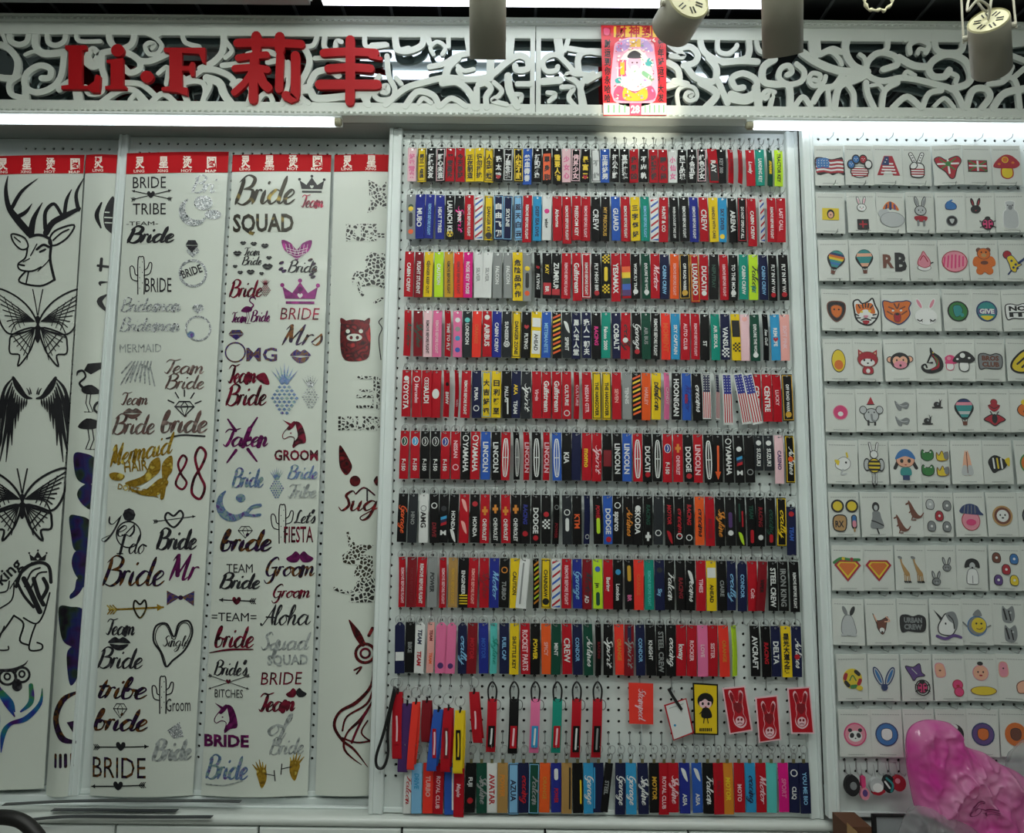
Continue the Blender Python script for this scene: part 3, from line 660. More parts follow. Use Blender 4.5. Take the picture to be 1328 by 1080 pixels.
def draw_tag(f, bgc, fg, txt, w, h, border, opt):
    """print on a tag; local metres, x across from centre, y down from the tag's top edge"""
    iw = w*.46
    if border:
        bm = ink(border); e = .0022
        f.stroke([(-w/2+e, .004), (w/2-e, .004)], bm, .0018, False); f.stroke([(-w/2+e, h-.004), (w/2-e, h-.004)], bm, .0018, False)
        f.stroke([(-w/2+e, .004), (-w/2+e, h-.004)], bm, .0022, False); f.stroke([(w/2-e, .004), (w/2-e, h-.004)], bm, .0022, False)
    y0 = .018; y1 = h-.010
    def vtext(t, a, b, size, col, sl=0, bold=.03):
        tw = tgeo(t, bold)[2]; s = min(size, (b-a)/max(tw, .1)*.73*1.35); ln = min(b-a, tw*s/.73)
        f.text(t, -s*.5, (a+b)/2-ln/2, s, ink(col), ln, bold, PI/2, sl)
    for tok in txt.split('^'):
        if not tok: continue
        if tok[0] != '@':
            if iscjk(tok):
                n = len(tok); st = (y1-y0)/n
                for k, ch in enumerate(tok): f.text(ch, 0, y0+st*(k+.92), min(st*.72, .0145), ink(fg), min(st*.9, w*.66), .04, align='c')
            else:
                c = fg; size = .0150 if 'L' in opt else (.0085 if len(tok) > 14 else .0105)
                vtext(tok, y0+(.0 if 'L' in opt else .012), y1-(.0 if len(tok) > 9 or 'L' in opt else .02), size, c, .2 if 'i' in opt else 0)
            continue
        k, *a = tok[1:].split(',')
        if k == 'barber':
            f.rect(-w/2+.002, .004, w/2-.002, h-.004, ink('W')); n = 7
            for j in range(n+1):
                y = (j-.2)*(h/n); P = [(-w/2+.002, y+.012), (w/2-.002, y-.006), (w/2-.002, y+.001), (-w/2+.002, y+.019)]
                P = [(x, min(max(v, .004), h-.004)) for x, v in P]; f.fill(P, ink('RU'[j % 2]), False)
        elif k == 'hazard':
            n = 9
            for j in range(n):
                y = .006+j*(h-.02)/n; f.fill([(-w/2+.002, y+.010), (w/2-.002, y), (w/2-.002, y+.006), (-w/2+.002, y+.016)], ink(fg if j % 2 else (a[0] if a else fg)), False)
        elif k == 'check':
            s = w*.4/2; yy = float(a[0])*h
            for r in range(5):
                for q in range(4):
                    if (r+q) % 2: f.rect(-w*.4+q*s, yy+r*s, -w*.4+(q+1)*s, yy+(r+1)*s, ink(a[1] if len(a) > 1 else fg))
        elif k == 'block': f.rect(-w*.42, float(a[1])*h, w*.42, float(a[2])*h, ink(a[0]))
        elif k == 'bar' and len(a) < 4 and float(a[2])-float(a[1]) > .25: vtext(BARS[int(hash_(txt)) % len(BARS)], float(a[1])*h, float(a[2])*h, w*.42, a[0], .15, .04)
        elif k == 'bar': f.stroke([(float(a[3])*w if len(a) > 3 else 0, float(a[1])*h), (float(a[3])*w if len(a) > 3 else 0, float(a[2])*h)], ink(a[0]), w*(.38 if len(a) < 4 else .16))
        elif k == 'oval':
            y = float(a[1])*h; f.ell(0, y, w*.36, w*.5, ink('W'), hole=None); f.ell(0, y, w*.30, w*.44, ink(a[0])); f.stroke([(-w*.02, y-w*.28), (w*.08, y), (-.02*w, y+w*.28)], ink('W'), w*.08)
        elif k == 'ring': f.ell(0, float(a[1])*h, w*.33, w*.33, ink(a[0]), hole=.72)
        elif k == 'disc': f.ell(0, float(a[1])*h, w*.28, w*.28, ink(a[0]))
        elif k == 'heart': heart(f, 0, float(a[1])*h, w*.5, ink(a[0]))
        elif k == 'emblem':  # tall rounded frame with a cross
            m = ink(fg); yc = h*.53; hh = h*.39; ww = w*.27
            f.stroke([(-ww*.55, yc-hh*.93), (0, yc-hh), (ww*.55, yc-hh*.93), (ww*.95, yc-hh*.4), (ww, yc), (ww*.95, yc+hh*.4), (ww*.55, yc+hh*.93), (0, yc+hh), (-ww*.55, yc+hh*.93), (-ww*.95, yc+hh*.4), (-ww, yc), (-ww*.95, yc-hh*.4)], m, w*.12, True, n=2, closed=True)
            f.stroke([(-ww, yc), (ww, yc)], m, w*.09); f.stroke([(0, yc-hh*.9), (0, yc+hh*.9)], m, w*.09)
        elif k == 'rings4':
            for j in range(4): f.ell(0, h*.2+j*w*.27, w*.22, w*.22, ink(fg), hole=.75)
        elif k == 'wing':
            yy = float(a[0])*h
            f.fill([(-w*.3, yy), (w*.1, yy+h*.05), (w*.3, yy+h*.26), (w*.0, yy+h*.2), (-w*.2, yy+h*.1)], ink(fg))
        elif k == 'bow':
            yy = float(a[1])*h; f.fill([(-w*.12, yy-h*.09), (w*.12, yy-h*.09), (w*.12, yy-h*.03), (w*.3, yy-h*.03), (w*.3, yy+h*.03), (w*.12, yy+h*.03), (w*.12, yy+h*.09), (-w*.12, yy+h*.09), (-w*.12, yy+h*.03), (-w*.3, yy+h*.03), (-w*.3, yy-h*.03), (-w*.12, yy-h*.03)], ink(a[0]), False)
        elif k == 'm3':
            for j, c in enumerate('CNR'): f.fill([(-w*.3+j*w*.02, h*(.48+.06*j)), (w*.32, h*(.44+.06*j)), (w*.32, h*(.50+.06*j)), (-w*.3, h*(.54+.06*j))], ink(c), False)
            f.text('M', 0, h*.84, w*.5, ink('W'), w*.6, .03, align='c')
        elif k == 'flag':
            long = a and a[0] == '2'
            f.rect(-w/2+.001, .002, w/2-.001, h-.003, ink('W')); f.rect(-w/2+.003, .004, w/2-.003, h*.4, ink('N' if not long else 'B'))
            for j in range(4):
                x = -w/2+.003+j*(w-.006)/3.5*1.0; f.rect(x, h*.4, min(x+(w-.006)/7, w/2-.003), h-.006, ink('R'))
            for r in range(6):
                for q in range(3): f.ell(-w*.28+q*w*.28, h*(.07+.055*r), w*.06, w*.05, ink('W'), n=5)
        elif k == 'rainbow':
            for j, c in enumerate('OYGUV'): f.rect(-w/2+.001, h*(.3+.13*j), w/2-.001, h*(.43+.13*j), ink(c))
        elif k == 'rad':
            y = float(a[0])*h; f.ell(0, y, w*.36, w*.36, ink(a[1] if len(a) > 1 else 'Y'))
            for j in range(3):
                q = j*2*PI/3+.5; f.fill([(0, y), (w*.33*math.cos(q-.5), y+w*.33*math.sin(q-.5)), (w*.33*math.cos(q+.5), y+w*.33*math.sin(q+.5))], ink('K'), False)
        elif k == 'tri': f.stroke([(0, h*.2), (-w*.22, h*.29), (w*.22, h*.29)], ink(fg), w*.09, False, closed=True)
        elif k == 'sw': f.script(a[1] if len(a) > 1 else 'on', 0, 0, 0, ink(fg)) if 0 else None
        elif k == 'arrow': f.stroke([(0, h*.25), (0, h*.8)], ink(a[0]), w*.22); f.fill([(-w*.3, h*.78), (w*.3, h*.78), (0, h*.95)], ink(a[0]), False)
        elif k == 'stripes':
            for j in range(4): f.rect(-w*.38, h*(.74+.055*j), w*.38, h*(.765+.055*j), ink(a[0]))
        elif k == 'scribble':
            q = Flat(); wd = WORDS[int(abs(hash_(txt)+len(txt)+int(h*1e5))) % len(WORDS)]; q.script(wd, 0, 0, w*.30, ink(a[0] if a else fg), h*.56, pen=.34)
            for (V, Fc, lp, m, ly) in q.items: f._push([(-vy-w*.14, vx+h*.24) for vx, vy in V], Fc, None, m)
        elif k == 't':  # coloured second text: @t,col,y0,y1,text
            vtext(a[3], float(a[1])*h, float(a[2])*h, .011, a[0])
        elif k == 'big':  # text across two-thirds width
            vtext(a[0], h*.1, h*.95, w*.62, fg, 0, .02)
def heart(f, x, y, s, m):
    f.fill([(x, y+s*.5), (x-s*.5, y), (x-s*.45, y-s*.38), (x-s*.18, y-s*.42), (x, y-s*.2), (x+s*.18, y-s*.42), (x+s*.45, y-s*.38), (x+s*.5, y)], m, True, n=3)
def shift_print(f, kx=1): pass
SAFE = ('CABIN CREW', 'CREW', 'REMOVE BEFORE FLIGHT', 'GUARD', 'LAUNCH KEY', 'DANGER KEY', 'FREEDOM KEY', 'DANGER ZONE', 'I FLYING', 'EXPLORE THE WORLD', 'MY PRECIOUS', 'ENGINEER', 'CASINO', 'CULTURE', 'FLIGHT CREW')
RNAME = ['top', 'second', 'third', 'fourth', 'fifth', 'sixth', 'seventh', 'eighth', 'ninth']
RB = 'REMOVE BEFORE FLIGHT'
# one entry per hook: background[/border] ink text-or-@mark(s joined by ^) #options   (n narrow, S short, l long, t tilted, w wide, L large letters, i italic, v twisted, p pointed top, d hung lower, _ empty)
ROWS = [
 'p P 好运常来;Y/K K 男三一点通;K W 拒绝交友;K/p W 野心未泯;R K 平安喜乐;R K 今天很好;Y K 正在制造;Y K 请勿打扰;Y/K K 人生苦短;K W 我太难^@heart,R,.86;K/W W 了無生趣;K/Y Y 小短不服;U W 熱血青春 #l;K W 折旳雅逸;K K @block,O,.16,.9^單身狗 #l;K Y 重要人物 #l;p P 少女心;K/p p 佛系少女;K Y 是富二^@heart,R,.86;W/D S 不约;U W 正宗好男;K W 打小撒野;K W 直接擁抱;R K 我很凶;K W 不出軌;R K 好想放假;R K 開心點;W P 小仙女;K W 孤丁战城;K W 社会五哥;K/p W 绝色少女;R W @block,K,.45,.95^RAY #Lwt;K S KEY 300 #w;R M ROCKET #n;R M ROCKET #n;R W Lovely #il;T W LANDING KEY #l;G Y @bar,Y,.1,.9^FARM #nl;L K @t,K,.1,.9,TRACTOR KEY #l',
 'S K @disc,G,.28^@disc,Y,.33^@bar,K,.45,.7^@disc,O,.84;B W MUBO #Lw;B A '+RB+';B W HEAT TYRES;K W LAUNCH KEY^@rad,.88 #L;K X @scribble,X^@t,W,.1,.9,PINK;R W '+RB+';W R @barber;Y/K K DANGER KEY^@rad,.9,K;N/A W 自由飞翔;N/A W @t,W,.2,.8,SKYLINE;A/N N 蓝天白云;R W '+RB+' #l;C N DEEP SEA DIVE;W X @disc,X,.35^@t,K,.45,.8,wing;R W @t,W,.1,.9,Airborne #i;R W '+RB+' #l;R W FREEDOM KEY;R p '+RB+';K W @big,CREW;K g MY PRECIOUS;U W GUARD #L;R W '+RB+';Y K 三字經好;T A '+RB+';W R @barber;R W HUNT & CO;K W WHEN IN DOUBT TAKE OFF;K W '+RB+';B W '+RB+';R W @big,CREW;Y K HANDLE WITH CARE;C N SKY DIVER^@disc,Y,.88;K W ARENA #L;K/R W DO NOT OPEN AT ALL;R W CABIN CREW #l;W R @barber #n;R W '+RB+';R p LAST CALL',
 'R W CABIN CREW;M W FLIGHT STUDENT;Y K @tri^DANGER KEEP OUT;L W CAUTION;g K '+RB+';E M '+RB+';X W ROSE KEY ROSE;W S SILVER;W S SILVER;S W FALCON;S W FALCON;Y K 危险品操作 #wl;S K @disc,Y,.33^@bar,K,.45,.7^@disc,O,.84 #l;K W I    FLYING^@heart,R,.33 #n;K Y @t,Y,.12,.62,KAY^@block,R,.66,.92^@t,W,.68,.92,BR;K W ZUMRUN^@block,R,.8,.93 #L;R p '+RB+';R W Gulfstream #Ll;R/W W '+RB+';K W FLY HIGH BIRD^@disc,R,.88;K Y @check,.04^@check,.7^@bar,Y,.35,.6;R W YESAMAX #Ll;R W @rainbow;K W WORK FLY TRAVEL^@disc,W,.85;G W EXPLORE THE WORLD^@disc,W,.86;R p @scribble,p;N A CABIN CREW;O s '+RB+';K/g W OFF ROAD WARRIOR^@disc,g,.86 #w;R/g W LUXARDO #Ll;R W DUCATI^@disc,W,.86 #L;K G NEPUTRAY;R p '+RB+';K W TO THE MOON^@disc,W,.85;T W CABIN CREW;L K @scribble,K^@t,T,.6,.95,JET;N A CABIN CREW;K W FLY IN MY WAY^@disc,R,.88;K W FLY IN MY WAY^@disc,R,.88',
 'R G @scribble,G #n;M G @scribble,G;p K '+RB+';P p '+RB+';R W TIME TO FLY #n;P W @disc,W,.2^@disc,S,.4^@disc,C,.6^@disc,U,.85;D W LONDON^@disc,Q,.2;E O ORANGE;R W AIRBUS^@disc,W,.14 #L;B W CABIN CREW;D W SUNSEEKER^@ring,W,.72;Y/K K DANGER ZONE;K W I    FLYING^@heart,R,.33;Y K @block,W,.14,.34^@block,W,.42,.92^@t,K,.42,.92,AHEAD #w;U A METEMANETE;K Y @hazard,O;D W @wing,.2^@t,W,.5,.9,SPIRIT;N W 風入松人堂;N W 我人一朝夫;K X @bar,X,.1,.9;T W Falcon 2000;N W COBALT #L;R K @scribble,K^@disc,W,.6;K W @scribble,W^@disc,R,.85;G S AIR BUS;K W '+RB+' #L;E O MOMENT #L;C W SKY CAPTAIN;R p AUTO CLUB;R p '+RB+';K W @t,W,.5,.8,ST;T W AIR SEOUL;N W VANSU^@check,.75,W #L;Y K @block,K,.14,.5^@check,.62;p W @disc,s,.1;G W EXPLORE THE WORLD^@disc,W,.88;K W Sea Gull #ni;C W REM LIFE^@heart,R,.55;s p SOFT PINK',
 'R W TOYOTA^@disc,W,.18 #L;R p Mercedes^@ring,W,.2;R W AUDI^@rings4 #Lw;R W @oval,W,.5^@t,W,.2,.8,ford #w;R W @disc,K,.3^@t,W,.4,.8,BMW #n;R p @t,p,.5,.9,win #nv;R W '+RB+';N W PUMA^@ring,W,.8;Y/C K 大吉好运;Y K 日利勝至;K W PALLAS^@bar,W,.6,.9,.1;N Y @t,Y,.25,.55,AKA^@t,W,.6,.95,TEAM;D W @scribble,W;R p Virgin #i;R W Gulfstream #L;R W Gulfstream #L;R W CULTURE^@ring,W,.88;R p CULTURE #n;R p NISSAN GTR;Y/K K THE HANGOVER;Y/K K THE HANGOVER;R s SEVEN;S W TENNIS;K Y @hazard,O;O s HARLEY;Y K @bar,K,.2,.5^@scribble,K;P p CANDY #n;K W HOONIGAN #L;U B @scribble,B^@t,R,.4,.7,suzu;K R @scribble,R^@scribble,W;K R @flag;S R @flag #n;W R @flag,2 #lw;W R @flag,2 #lwt;W R @flag,2 #lwtt;R W CENTRE #L;R W CENTRE #L;R p LUCKY;K/g W OFF ROAD WARRIOR^@disc,g,.86 #w',
 'R W @oval,G,.22^@t,W,.5,.92,F-150;R W @oval,C,.22^@t,W,.5,.92,F-150;K W @oval,K,.22^@t,W,.5,.92,F-150;K W @oval,K,.22^@t,W,.5,.92,F-150;R W @oval,B,.22^@t,W,.5,.92,F-150;R p @t,p,.15,.6,NISSAN^@ring,p,.75;K W YAMAHA^@ring,W,.14 #L;R W YAMAHA^@ring,W,.14 #L;U W LINCOLN #L;K W LINCOLN #L;R W @emblem;K W @emblem #n;R p LINCOLN #nL;K W @emblem;R p LINCOLN #nL;U W @emblem;K W KIA #L;N N ;R Y momo #L;R p @scribble,p;K R @block,M,.36,.7;K W LINCOLN #L;U W LINCOLN #L;R W @emblem;K W DUCATI^@disc,R,.85 #L;K W @emblem;R W @oval,B,.3^@t,W,.5,.92,F-150;R p @bow,o,.3^@t,p,.45,.85,CHEVROLET;K W DODGE^@disc,R,.88 #L;R p LINCOLN #L;K W @emblem;K O @arrow,O;K W YAMAHA^@ring,W,.14 #L;K W @disc,W,.3^@m3;K S @ring,S,.78;D W @disc,W,.22^@t,W,.35,.9,SUZUKI #S;D W @disc,W,.22^@t,W,.35,.9,SUZUKI #S;p V @t,V,.08,.95,CASINO;K/Y W @scribble,W^@disc,O,.5',
 'K O @scribble,O;D S HINO;W K AMG^@ring,S,.3 #L;K W @ring,W,.24^@bar,M,.5,.95;K W @disc,D,.3^@m3;K W @t,W,.35,.75,HONDA^@wing,.72;R s @wing,.1^@wing,.55;K W @t,W,.4,.95,HONDA^@disc,R,.2;R W @bow,o,.34^@t,W,.5,.95,CHEVROLET;K W @bow,o,.3^@t,W,.48,.95,CHEVROLET;R W @bow,o,.34^@t,W,.5,.95,CHEVROLET;K W @bow,o,.3^@t,W,.48,.95,CHEVROLET;K B @bar,B,.2,.6^@disc,R,.8;K W DODGE^@disc,R,.88 #L;K W @check,.5,W^@disc,R,.4;K S @ring,S,.25^@bar,M,.5,.95 #n;D S @ring,W,.35^@bar,W,.5,.7;K O KTM #L;N W @ring,W,.85 #n;K R @bar,R,.2,.5^@bar,L,.5,.75;U W DODGE^@disc,R,.9 #L;K W sparco^@ring,W,.2 #L;K o @scribble,o;K W SKODA^@disc,W,.25 #L;K G @bar,G,.15,.6^@bow,W,.82;D W @ring,W,.76;K R @bar,R,.15,.6^@wing,.7;K R @scribble,R^@ring,W,.82;K R @bar,R,.15,.6^@ring,W,.85;O K @scribble,K;R S @bar,M,.4,.9;K o @scribble,o;K V @bar,V,.35,.6^@disc,W,.74;K L @bar,G,.15,.5,-.15^@bar,R,.3,.6,.15^@wing,.72;K G @bar,G,.1,.5^@bar,R,.7,.9;K R @bar,M,.2,.6^@disc,W,.82;K G @scribble,G^@bar,R,.8,.9;K/Y Y @scribble,Y;N R @disc,R,.15^@bar,U,.3,.8 #d',
 'R p '+RB+' #n;M M '+RB+';R W '+RB+' #L;S D @bar,D,.3,.7;R p '+RB+' #n;b g '+RB+';K W ENGINEER^@stripes,Y #w;R s '+RB+';R M @scribble,M;B A @scribble,A;K W @ring,o,.24^@bar,S,.4,.9;Y K CAUTION;W S @bar,S,.1,.9,-.1 #wt;K L @hazard,o #n;Y/K K CHAINSAW^@rad,.86,K;W R @barber;R p '+RB+' #L;B A @scribble,A;M p @scribble,D^@t,W,.7,.9,AD;L G @disc,U,.2^@t,K,.35,.7,jin^@bar,G,.7,.9;R W @t,W,.1,.9,Bering #i;K C @disc,C,.25^@t,W,.4,.9,London;K g @bar,g,.15,.4^@t,P,.6,.95,BR;E O ORANGE #w;T Q '+RB+';N A @disc,D,.2^@t,A,.4,.9,Sky;K W @scribble,W;K X @bar,M,.2,.9;K W @wing,.2^@scribble,W;R p TIMES;Y K @block,W,.14,.34^@t,K,.36,.95,AHEAD #w;K S @t,S,.2,.9,CIAIRE;N A @scribble,A;N A CONDOR #p;R W @t,p,.4,.9,Colt;M K @t,K,.1,.9,VIPER #t;K W STEEL CREW #L;K S IRON KING #L;K W '+RB,
 'N A @block,W,.58,.75 #p;K W @t,S,.1,.9,BIKE;W N @bar,N,.05,.5^@bar,R,.5,.9 #p;s R @bar,M,.1,.4^@bar,O,.5,.9 #n;P p @disc,V,.85 #wp;P p @disc,V,.85 #p;N A @scribble,A #p;M R @bar,R,.1,.9;B A @bar,U,.2,.8;Q W @scribble,T #n;N A FUEL CAP;Y K SHUTTLE KEY;R p ROCKET PARTS #L;K Y @bar,Y,.3,.7;O s SPICY;G W MINT;R W @big,CREW;N A CONDOR;G W @scribble,W;K M @bar,M,.2,.8 #n;K W @scribble,W;E o ORANGE;M S @bar,N,.05,.3^@scribble,S;N A CONDOR;K W KNIGHT;K S STEEL CREW #L;K W @scribble,W;R W kway #wL;R p ROCKER;P p LOVE #w;R p SISTER;E o ORANGE #w;L G @bar,L,.2,.3 #n;_;K W AVCRAFT #L;K R @bar,R,.15,.9;N W DELTA #L;Y K 星光大道之路;N W @scribble,W^@disc,R,.6',
]
AN_L = [(534.8, 189), (533.4, 249.8), (531.6, 323.6), (529.6, 399.6), (527.9, 476.7), (525.9, 555.4), (523.8, 636.7), (521.6, 718.8), (519, 803)]
AN_R = [(1009.5, 192), (1012, 254.6), (1014.3, 328), (1016.7, 405.2), (1019.2, 482.6), (1022.3, 561.7), (1025.3, 642), (1028.4, 725), (1032, 808.7)]
HROW = [0, 5, 11, 17, 23, 29, 35, 41, 47]
YT = -.030
PATN = {'barber': 'red white and blue diagonal stripes', 'hazard': 'yellow and black hazard stripes', 'flag': 'a stars and stripes flag', 'emblem': 'a tall outlined cross emblem', 'rainbow': 'rainbow bands', 'heart': 'a red heart', 'check': 'a checkered patch', 'bow': 'a gold cross emblem and lettering', 'arrow': 'an orange arrow'}
def tag_label(bgc, bd, fg, txt, i, row):
    base = 'striped' if 'barber' in txt else CN[bgc]
    s = None
    for k, v in PATN.items():
        if '@'+k in txt: s = 'with '+v
    for q in SAFE:
        if txt.split('^')[0] == q or txt == '@big,'+q: s = 'reading '+q.lower()
    if 'barber' in txt: s = 'with '+PATN['barber']; base = ''
    if s is None:
        s = f'with {CN[fg]} characters' if iscjk(txt) else (f'with {CN[fg]} print' if txt else 'left plain')
    if bd: s = f'with {CN[bd]} border'
    return f'{base} key tag {s}, {ordw(i+1)} in the {row} row'.strip()
rng = random.Random(3)
for r, line in enumerate(ROWS):
    ents = line.split(';'); assert len(ents) == 39, (r, len(ents))
    A = W(*AN_L[r], YT); B = W(*AN_R[r], YT)
    for i, e in enumerate(ents):
        p = A.lerp(B, i/38)
        hook(PC, (HX0+i*PX, YC, HZ0-HROW[r]*PZ))
        if e == '_': continue
        opt = ''
        if ' #' in e: e, opt = e.rsplit(' #', 1)
        c, fg, txt = (e.split(' ', 2)+[''])[:3]
        bd = None
        if '/' in c: c, bd = c.split('/')
        w = TW*(.78 if 'n' in opt else 1.1 if 'w' in opt else 1.0)*rng.uniform(.95, 1.0); h = (.106 if r == 0 else TH)*(.74 if 'S' in opt else 1.07 if 'l' in opt else 1)*rng.uniform(.99, 1.01)
        if r == 4 and 'flag,2' in txt: h = .150
        tilt = rng.uniform(-.022, .022)+(.0 if 't' not in opt else (-.17 if opt.count('t') == 1 else -.18))
        if 't' in opt and 'flag' not in txt: tilt = -.06 if r != 7 else .09
        yaw = rng.uniform(-.16, .16)+(.95 if 'v' in opt else .55 if 'n' in opt else 0)
        p = Vector((p.x, YT+rng.uniform(-.004, .003)-(.008 if 't' in opt else 0)+(.006 if opt.count('t') > 1 else 0), p.z-(.026 if 'd' in opt else 0)))
        t = thing('key_tag', tag_label(c, bd, fg, txt, i, RNAME[r]), 'key tag', p, f'key tags in the {RNAME[r]} row', (0, tilt, yaw))
        top = -.007
        put('strip', strip_mesh(c, round(w, 4), round(h, 3), 'p' in opt), t, (0, 0, top))
        if txt or bd:
            f = Flat(); draw_tag(f, c, fg, txt, w, h, bd, opt)
            if f.items: f.onto(tagfn(h), step=.00005, base=.0003, split=.016).obj('print', t, (0, 0, top))
        put('key_ring', ring_mesh(), t, (0, .0005, -.0005), (0, 0, rng.uniform(-.5, .5)))
        put('eyelet', eyelet_mesh(), t, (0, -.0024, top-.0055))
# ================================================================ transfer sheets
M_film = mat('transfer_film', '#d0d7cd', .42, coat=.08, noise=.06, nscale=4)
M_band = mat('red_band', '#bb0b16', .6, spec=.2)
M_bandt = mat('band_lettering', '#f0e3d6', .4)
F_blk = mat('black_flock', '#15151a', .45)
F_sil = foil('silver_foil', ['#2f3437', '#c9cfd0', '#5d6468', '#f2f6f6', '#3a4043'], 110, .3, .3)  # sparkle painted in as fine pale and dark noise
F_sil2 = foil('pale_silver_foil', ['#6f7676', '#b9c0be', '#8a9090'], 60, .3, .3)
F_gold = foil('black_gold_foil', ['#16140d', '#2c2614', '#17150f', '#9a8438'], 30, .35, .3)
F_gold2 = foil('gold_foil', ['#6d5212', '#b08c28', '#8a6a1a', '#e2c95c'], 50, .3, .4)
F_rose = foil('rose_foil', ['#5d4a48', '#8a6a64', '#6e625e', '#b39a92'], 40, .3, .6)
F_dark = foil('dark_foil', ['#1b1a1d', '#3b3b40', '#222026', '#57555a'], 40, .3, .4)
F_pur = foil('plum_foil', ['#3d0f3a', '#7a1f63', '#54174c', '#9a2f7c'], 30, .3, .5)
F_red = foil('wine_foil', ['#5d1026', '#8e1f3a', '#2b1219', '#9c3448'], 30, .3, .5)
F_redb = foil('red_black_foil', ['#150b0d', '#6a1218', '#2b1014', '#a02a2c'], 40, .3, .4)
F_holo = foil('holographic_foil', ['#7a5aa8', '#8fa6c9', '#6a86c0', '#9fc3b4', '#a8a3d8'], 60, .3, .6)
F_rain = foil('dark_rainbow_foil', ['#14101c', '#32154e', '#1b2560', '#26382a', '#1a1020'], 22, .35, .3)
F_owl = foil('rainbow_foil', ['#4a1a6a', '#2a3a9a', '#1f6f9a', '#3f8a4a', '#4a2a8a'], 20, .35, .3)
F_omg = foil('violet_amber_foil', ['#20205a', '#4a2a7a', '#7a5a1a', '#23307a', '#6a3a1a'], 60, .35, .3)
F_mix = foil('black_rainbow_foil', ['#18161a', '#3a1a4a', '#121216', '#7a4a1a', '#1a1a30'], 40, .3, .4)
F_leo = cracked('leopard_print', '#15140f', '#cfd5cc', 80)
F_leog = cracked('gold_leopard_print', '#2a2412', '#cfd5cc', 90)

class Sheet:
    def __init__(s, label, Y, tl, tr, br, bl, band, chars='灵星烫图'):
        s.t = thing('transfer_sheet', label, 'sheet', (0, 0, 0), 'hanging transfer sheets'); s.Y = Y
        s.P = [W(*q, Y) for q in (tl, tr, br, bl)]
        g = G(); nu, nv = 10, 24; V = []
        for j in range(nv+1):
            for i in range(nu+1): V.append(s.pt(i/nu, j/nv, 0))
        n = nu+1
        Fc = [(j*n+i, (j+1)*n+i, (j+1)*n+i+1, j*n+i+1) for j in range(nv) for i in range(nu)]
        k = len(V); V += [v+Vector((0, .0008, 0)) for v in V]
        Fc += [(k+j*n+i, k+j*n+i+1, k+(j+1)*n+i+1, k+(j+1)*n+i) for j in range(nv) for i in range(nu)]
        g.add(V, Fc, M_film); g.obj('film', s.t, smooth=True)
        f = Flat(); w = tr[0]-tl[0]
        b = band
        f.fill([(tl[0], tl[1]), (tr[0], tr[1]), (tr[0]+(br[0]-tr[0])*.03, tr[1]+b), (tl[0]+(bl[0]-tl[0])*.03, tl[1]+b)], M_band, False)
        nn = len(chars); st = 31
        for q, ch in enumerate(chars): f.text(ch, tl[0]+11+q*st, tl[1]+b*.68, 12, M_bandt, 12, .03)
        for q in range(nn): f.text(('LING', 'XING', 'HOT', 'MAP')[q], tl[0]+9+q*st, tl[1]+b*.93, 3.6, M_bandt, 14, .02)
        f.onto(s.fn(0, 0, 1), base=.0014, split=9).obj('header_band', s.t)
    def uvof(s, p):
        a, b, c, d = s.P; v = (a.z-p.z)/(a.z-d.z); xl = a.x+(d.x-a.x)*v; xr = b.x+(c.x-b.x)*v
        return (p.x-xl)/(xr-xl), v
    def bulge(s, u, v): return -.013*math.sin(PI*min(max(u, 0), 1))*(.3+.7*v)-.0025*math.sin(7*v+2*u)*v
    def pt(s, u, v, o):
        a, b, c, d = s.P; p = (a.lerp(b, u)).lerp(d.lerp(c, u), v); return Vector((p.x, s.Y+s.bulge(u, v)-o, p.z))
    def fn(s, ox, oy, k):
        def f(x, y, o):
            p = W(ox+x/k, oy+y/k, s.Y); u, v = s.uvof(p); return Vector((p.x, s.Y+s.bulge(u, v)-o, p.z))
        return f
    def frame(s, ox, oy, k): s.f = s.fn(ox, oy, k); s.k = k; return s
    def decal(s, draw, label=None, m=None):
        f = Flat(); draw(f); o = f.onto(s.f, step=.00003, base=.0013, split=s.k*9).obj('decal', s.t)
        if label: o['label'] = label
        return o
# little drawings ---------------------------------------------------------------
def d_heart(x, y, r, m): return lambda f: heart(f, x, y, r, m)
def d_lips(f, x, y, w, h, m):
    f.fill([(x-w/2, y), (x-w*.2, y-h*.45), (x, y-h*.3), (x+w*.2, y-h*.45), (x+w/2, y), (x, y-h*.02)], m, True, n=3)
    f.fill([(x-w*.42, y+h*.08), (x, y+h*.14), (x+w*.42, y+h*.08), (x+w*.15, y+h*.5), (x-w*.15, y+h*.5)], m, True, n=3)
def d_diamond(f, x, y, w, h, m, t=4):
    f.stroke([(x-w/2, y-h*.15), (x-w*.28, y-h/2), (x+w*.28, y-h/2), (x+w/2, y-h*.15), (x, y+h/2)], m, t, False, closed=True)
    f.stroke([(x-w/2, y-h*.15), (x+w/2, y-h*.15)], m, t); f.stroke([(x-w*.2, y-h*.15), (x, y+h/2), (x+w*.2, y-h*.15), (x, y-h/2), (x-w*.2, y-h*.15)], m, t*.8, False)
def d_gem(f, x, y, w, h, m):
    f.fill([(x-w/2, y-h*.12), (x-w*.28, y-h/2), (x+w*.28, y-h/2), (x+w/2, y-h*.12)], m, False); f.fill([(x-w/2, y-h*.06), (x+w/2, y-h*.06), (x, y+h/2)], m, False)
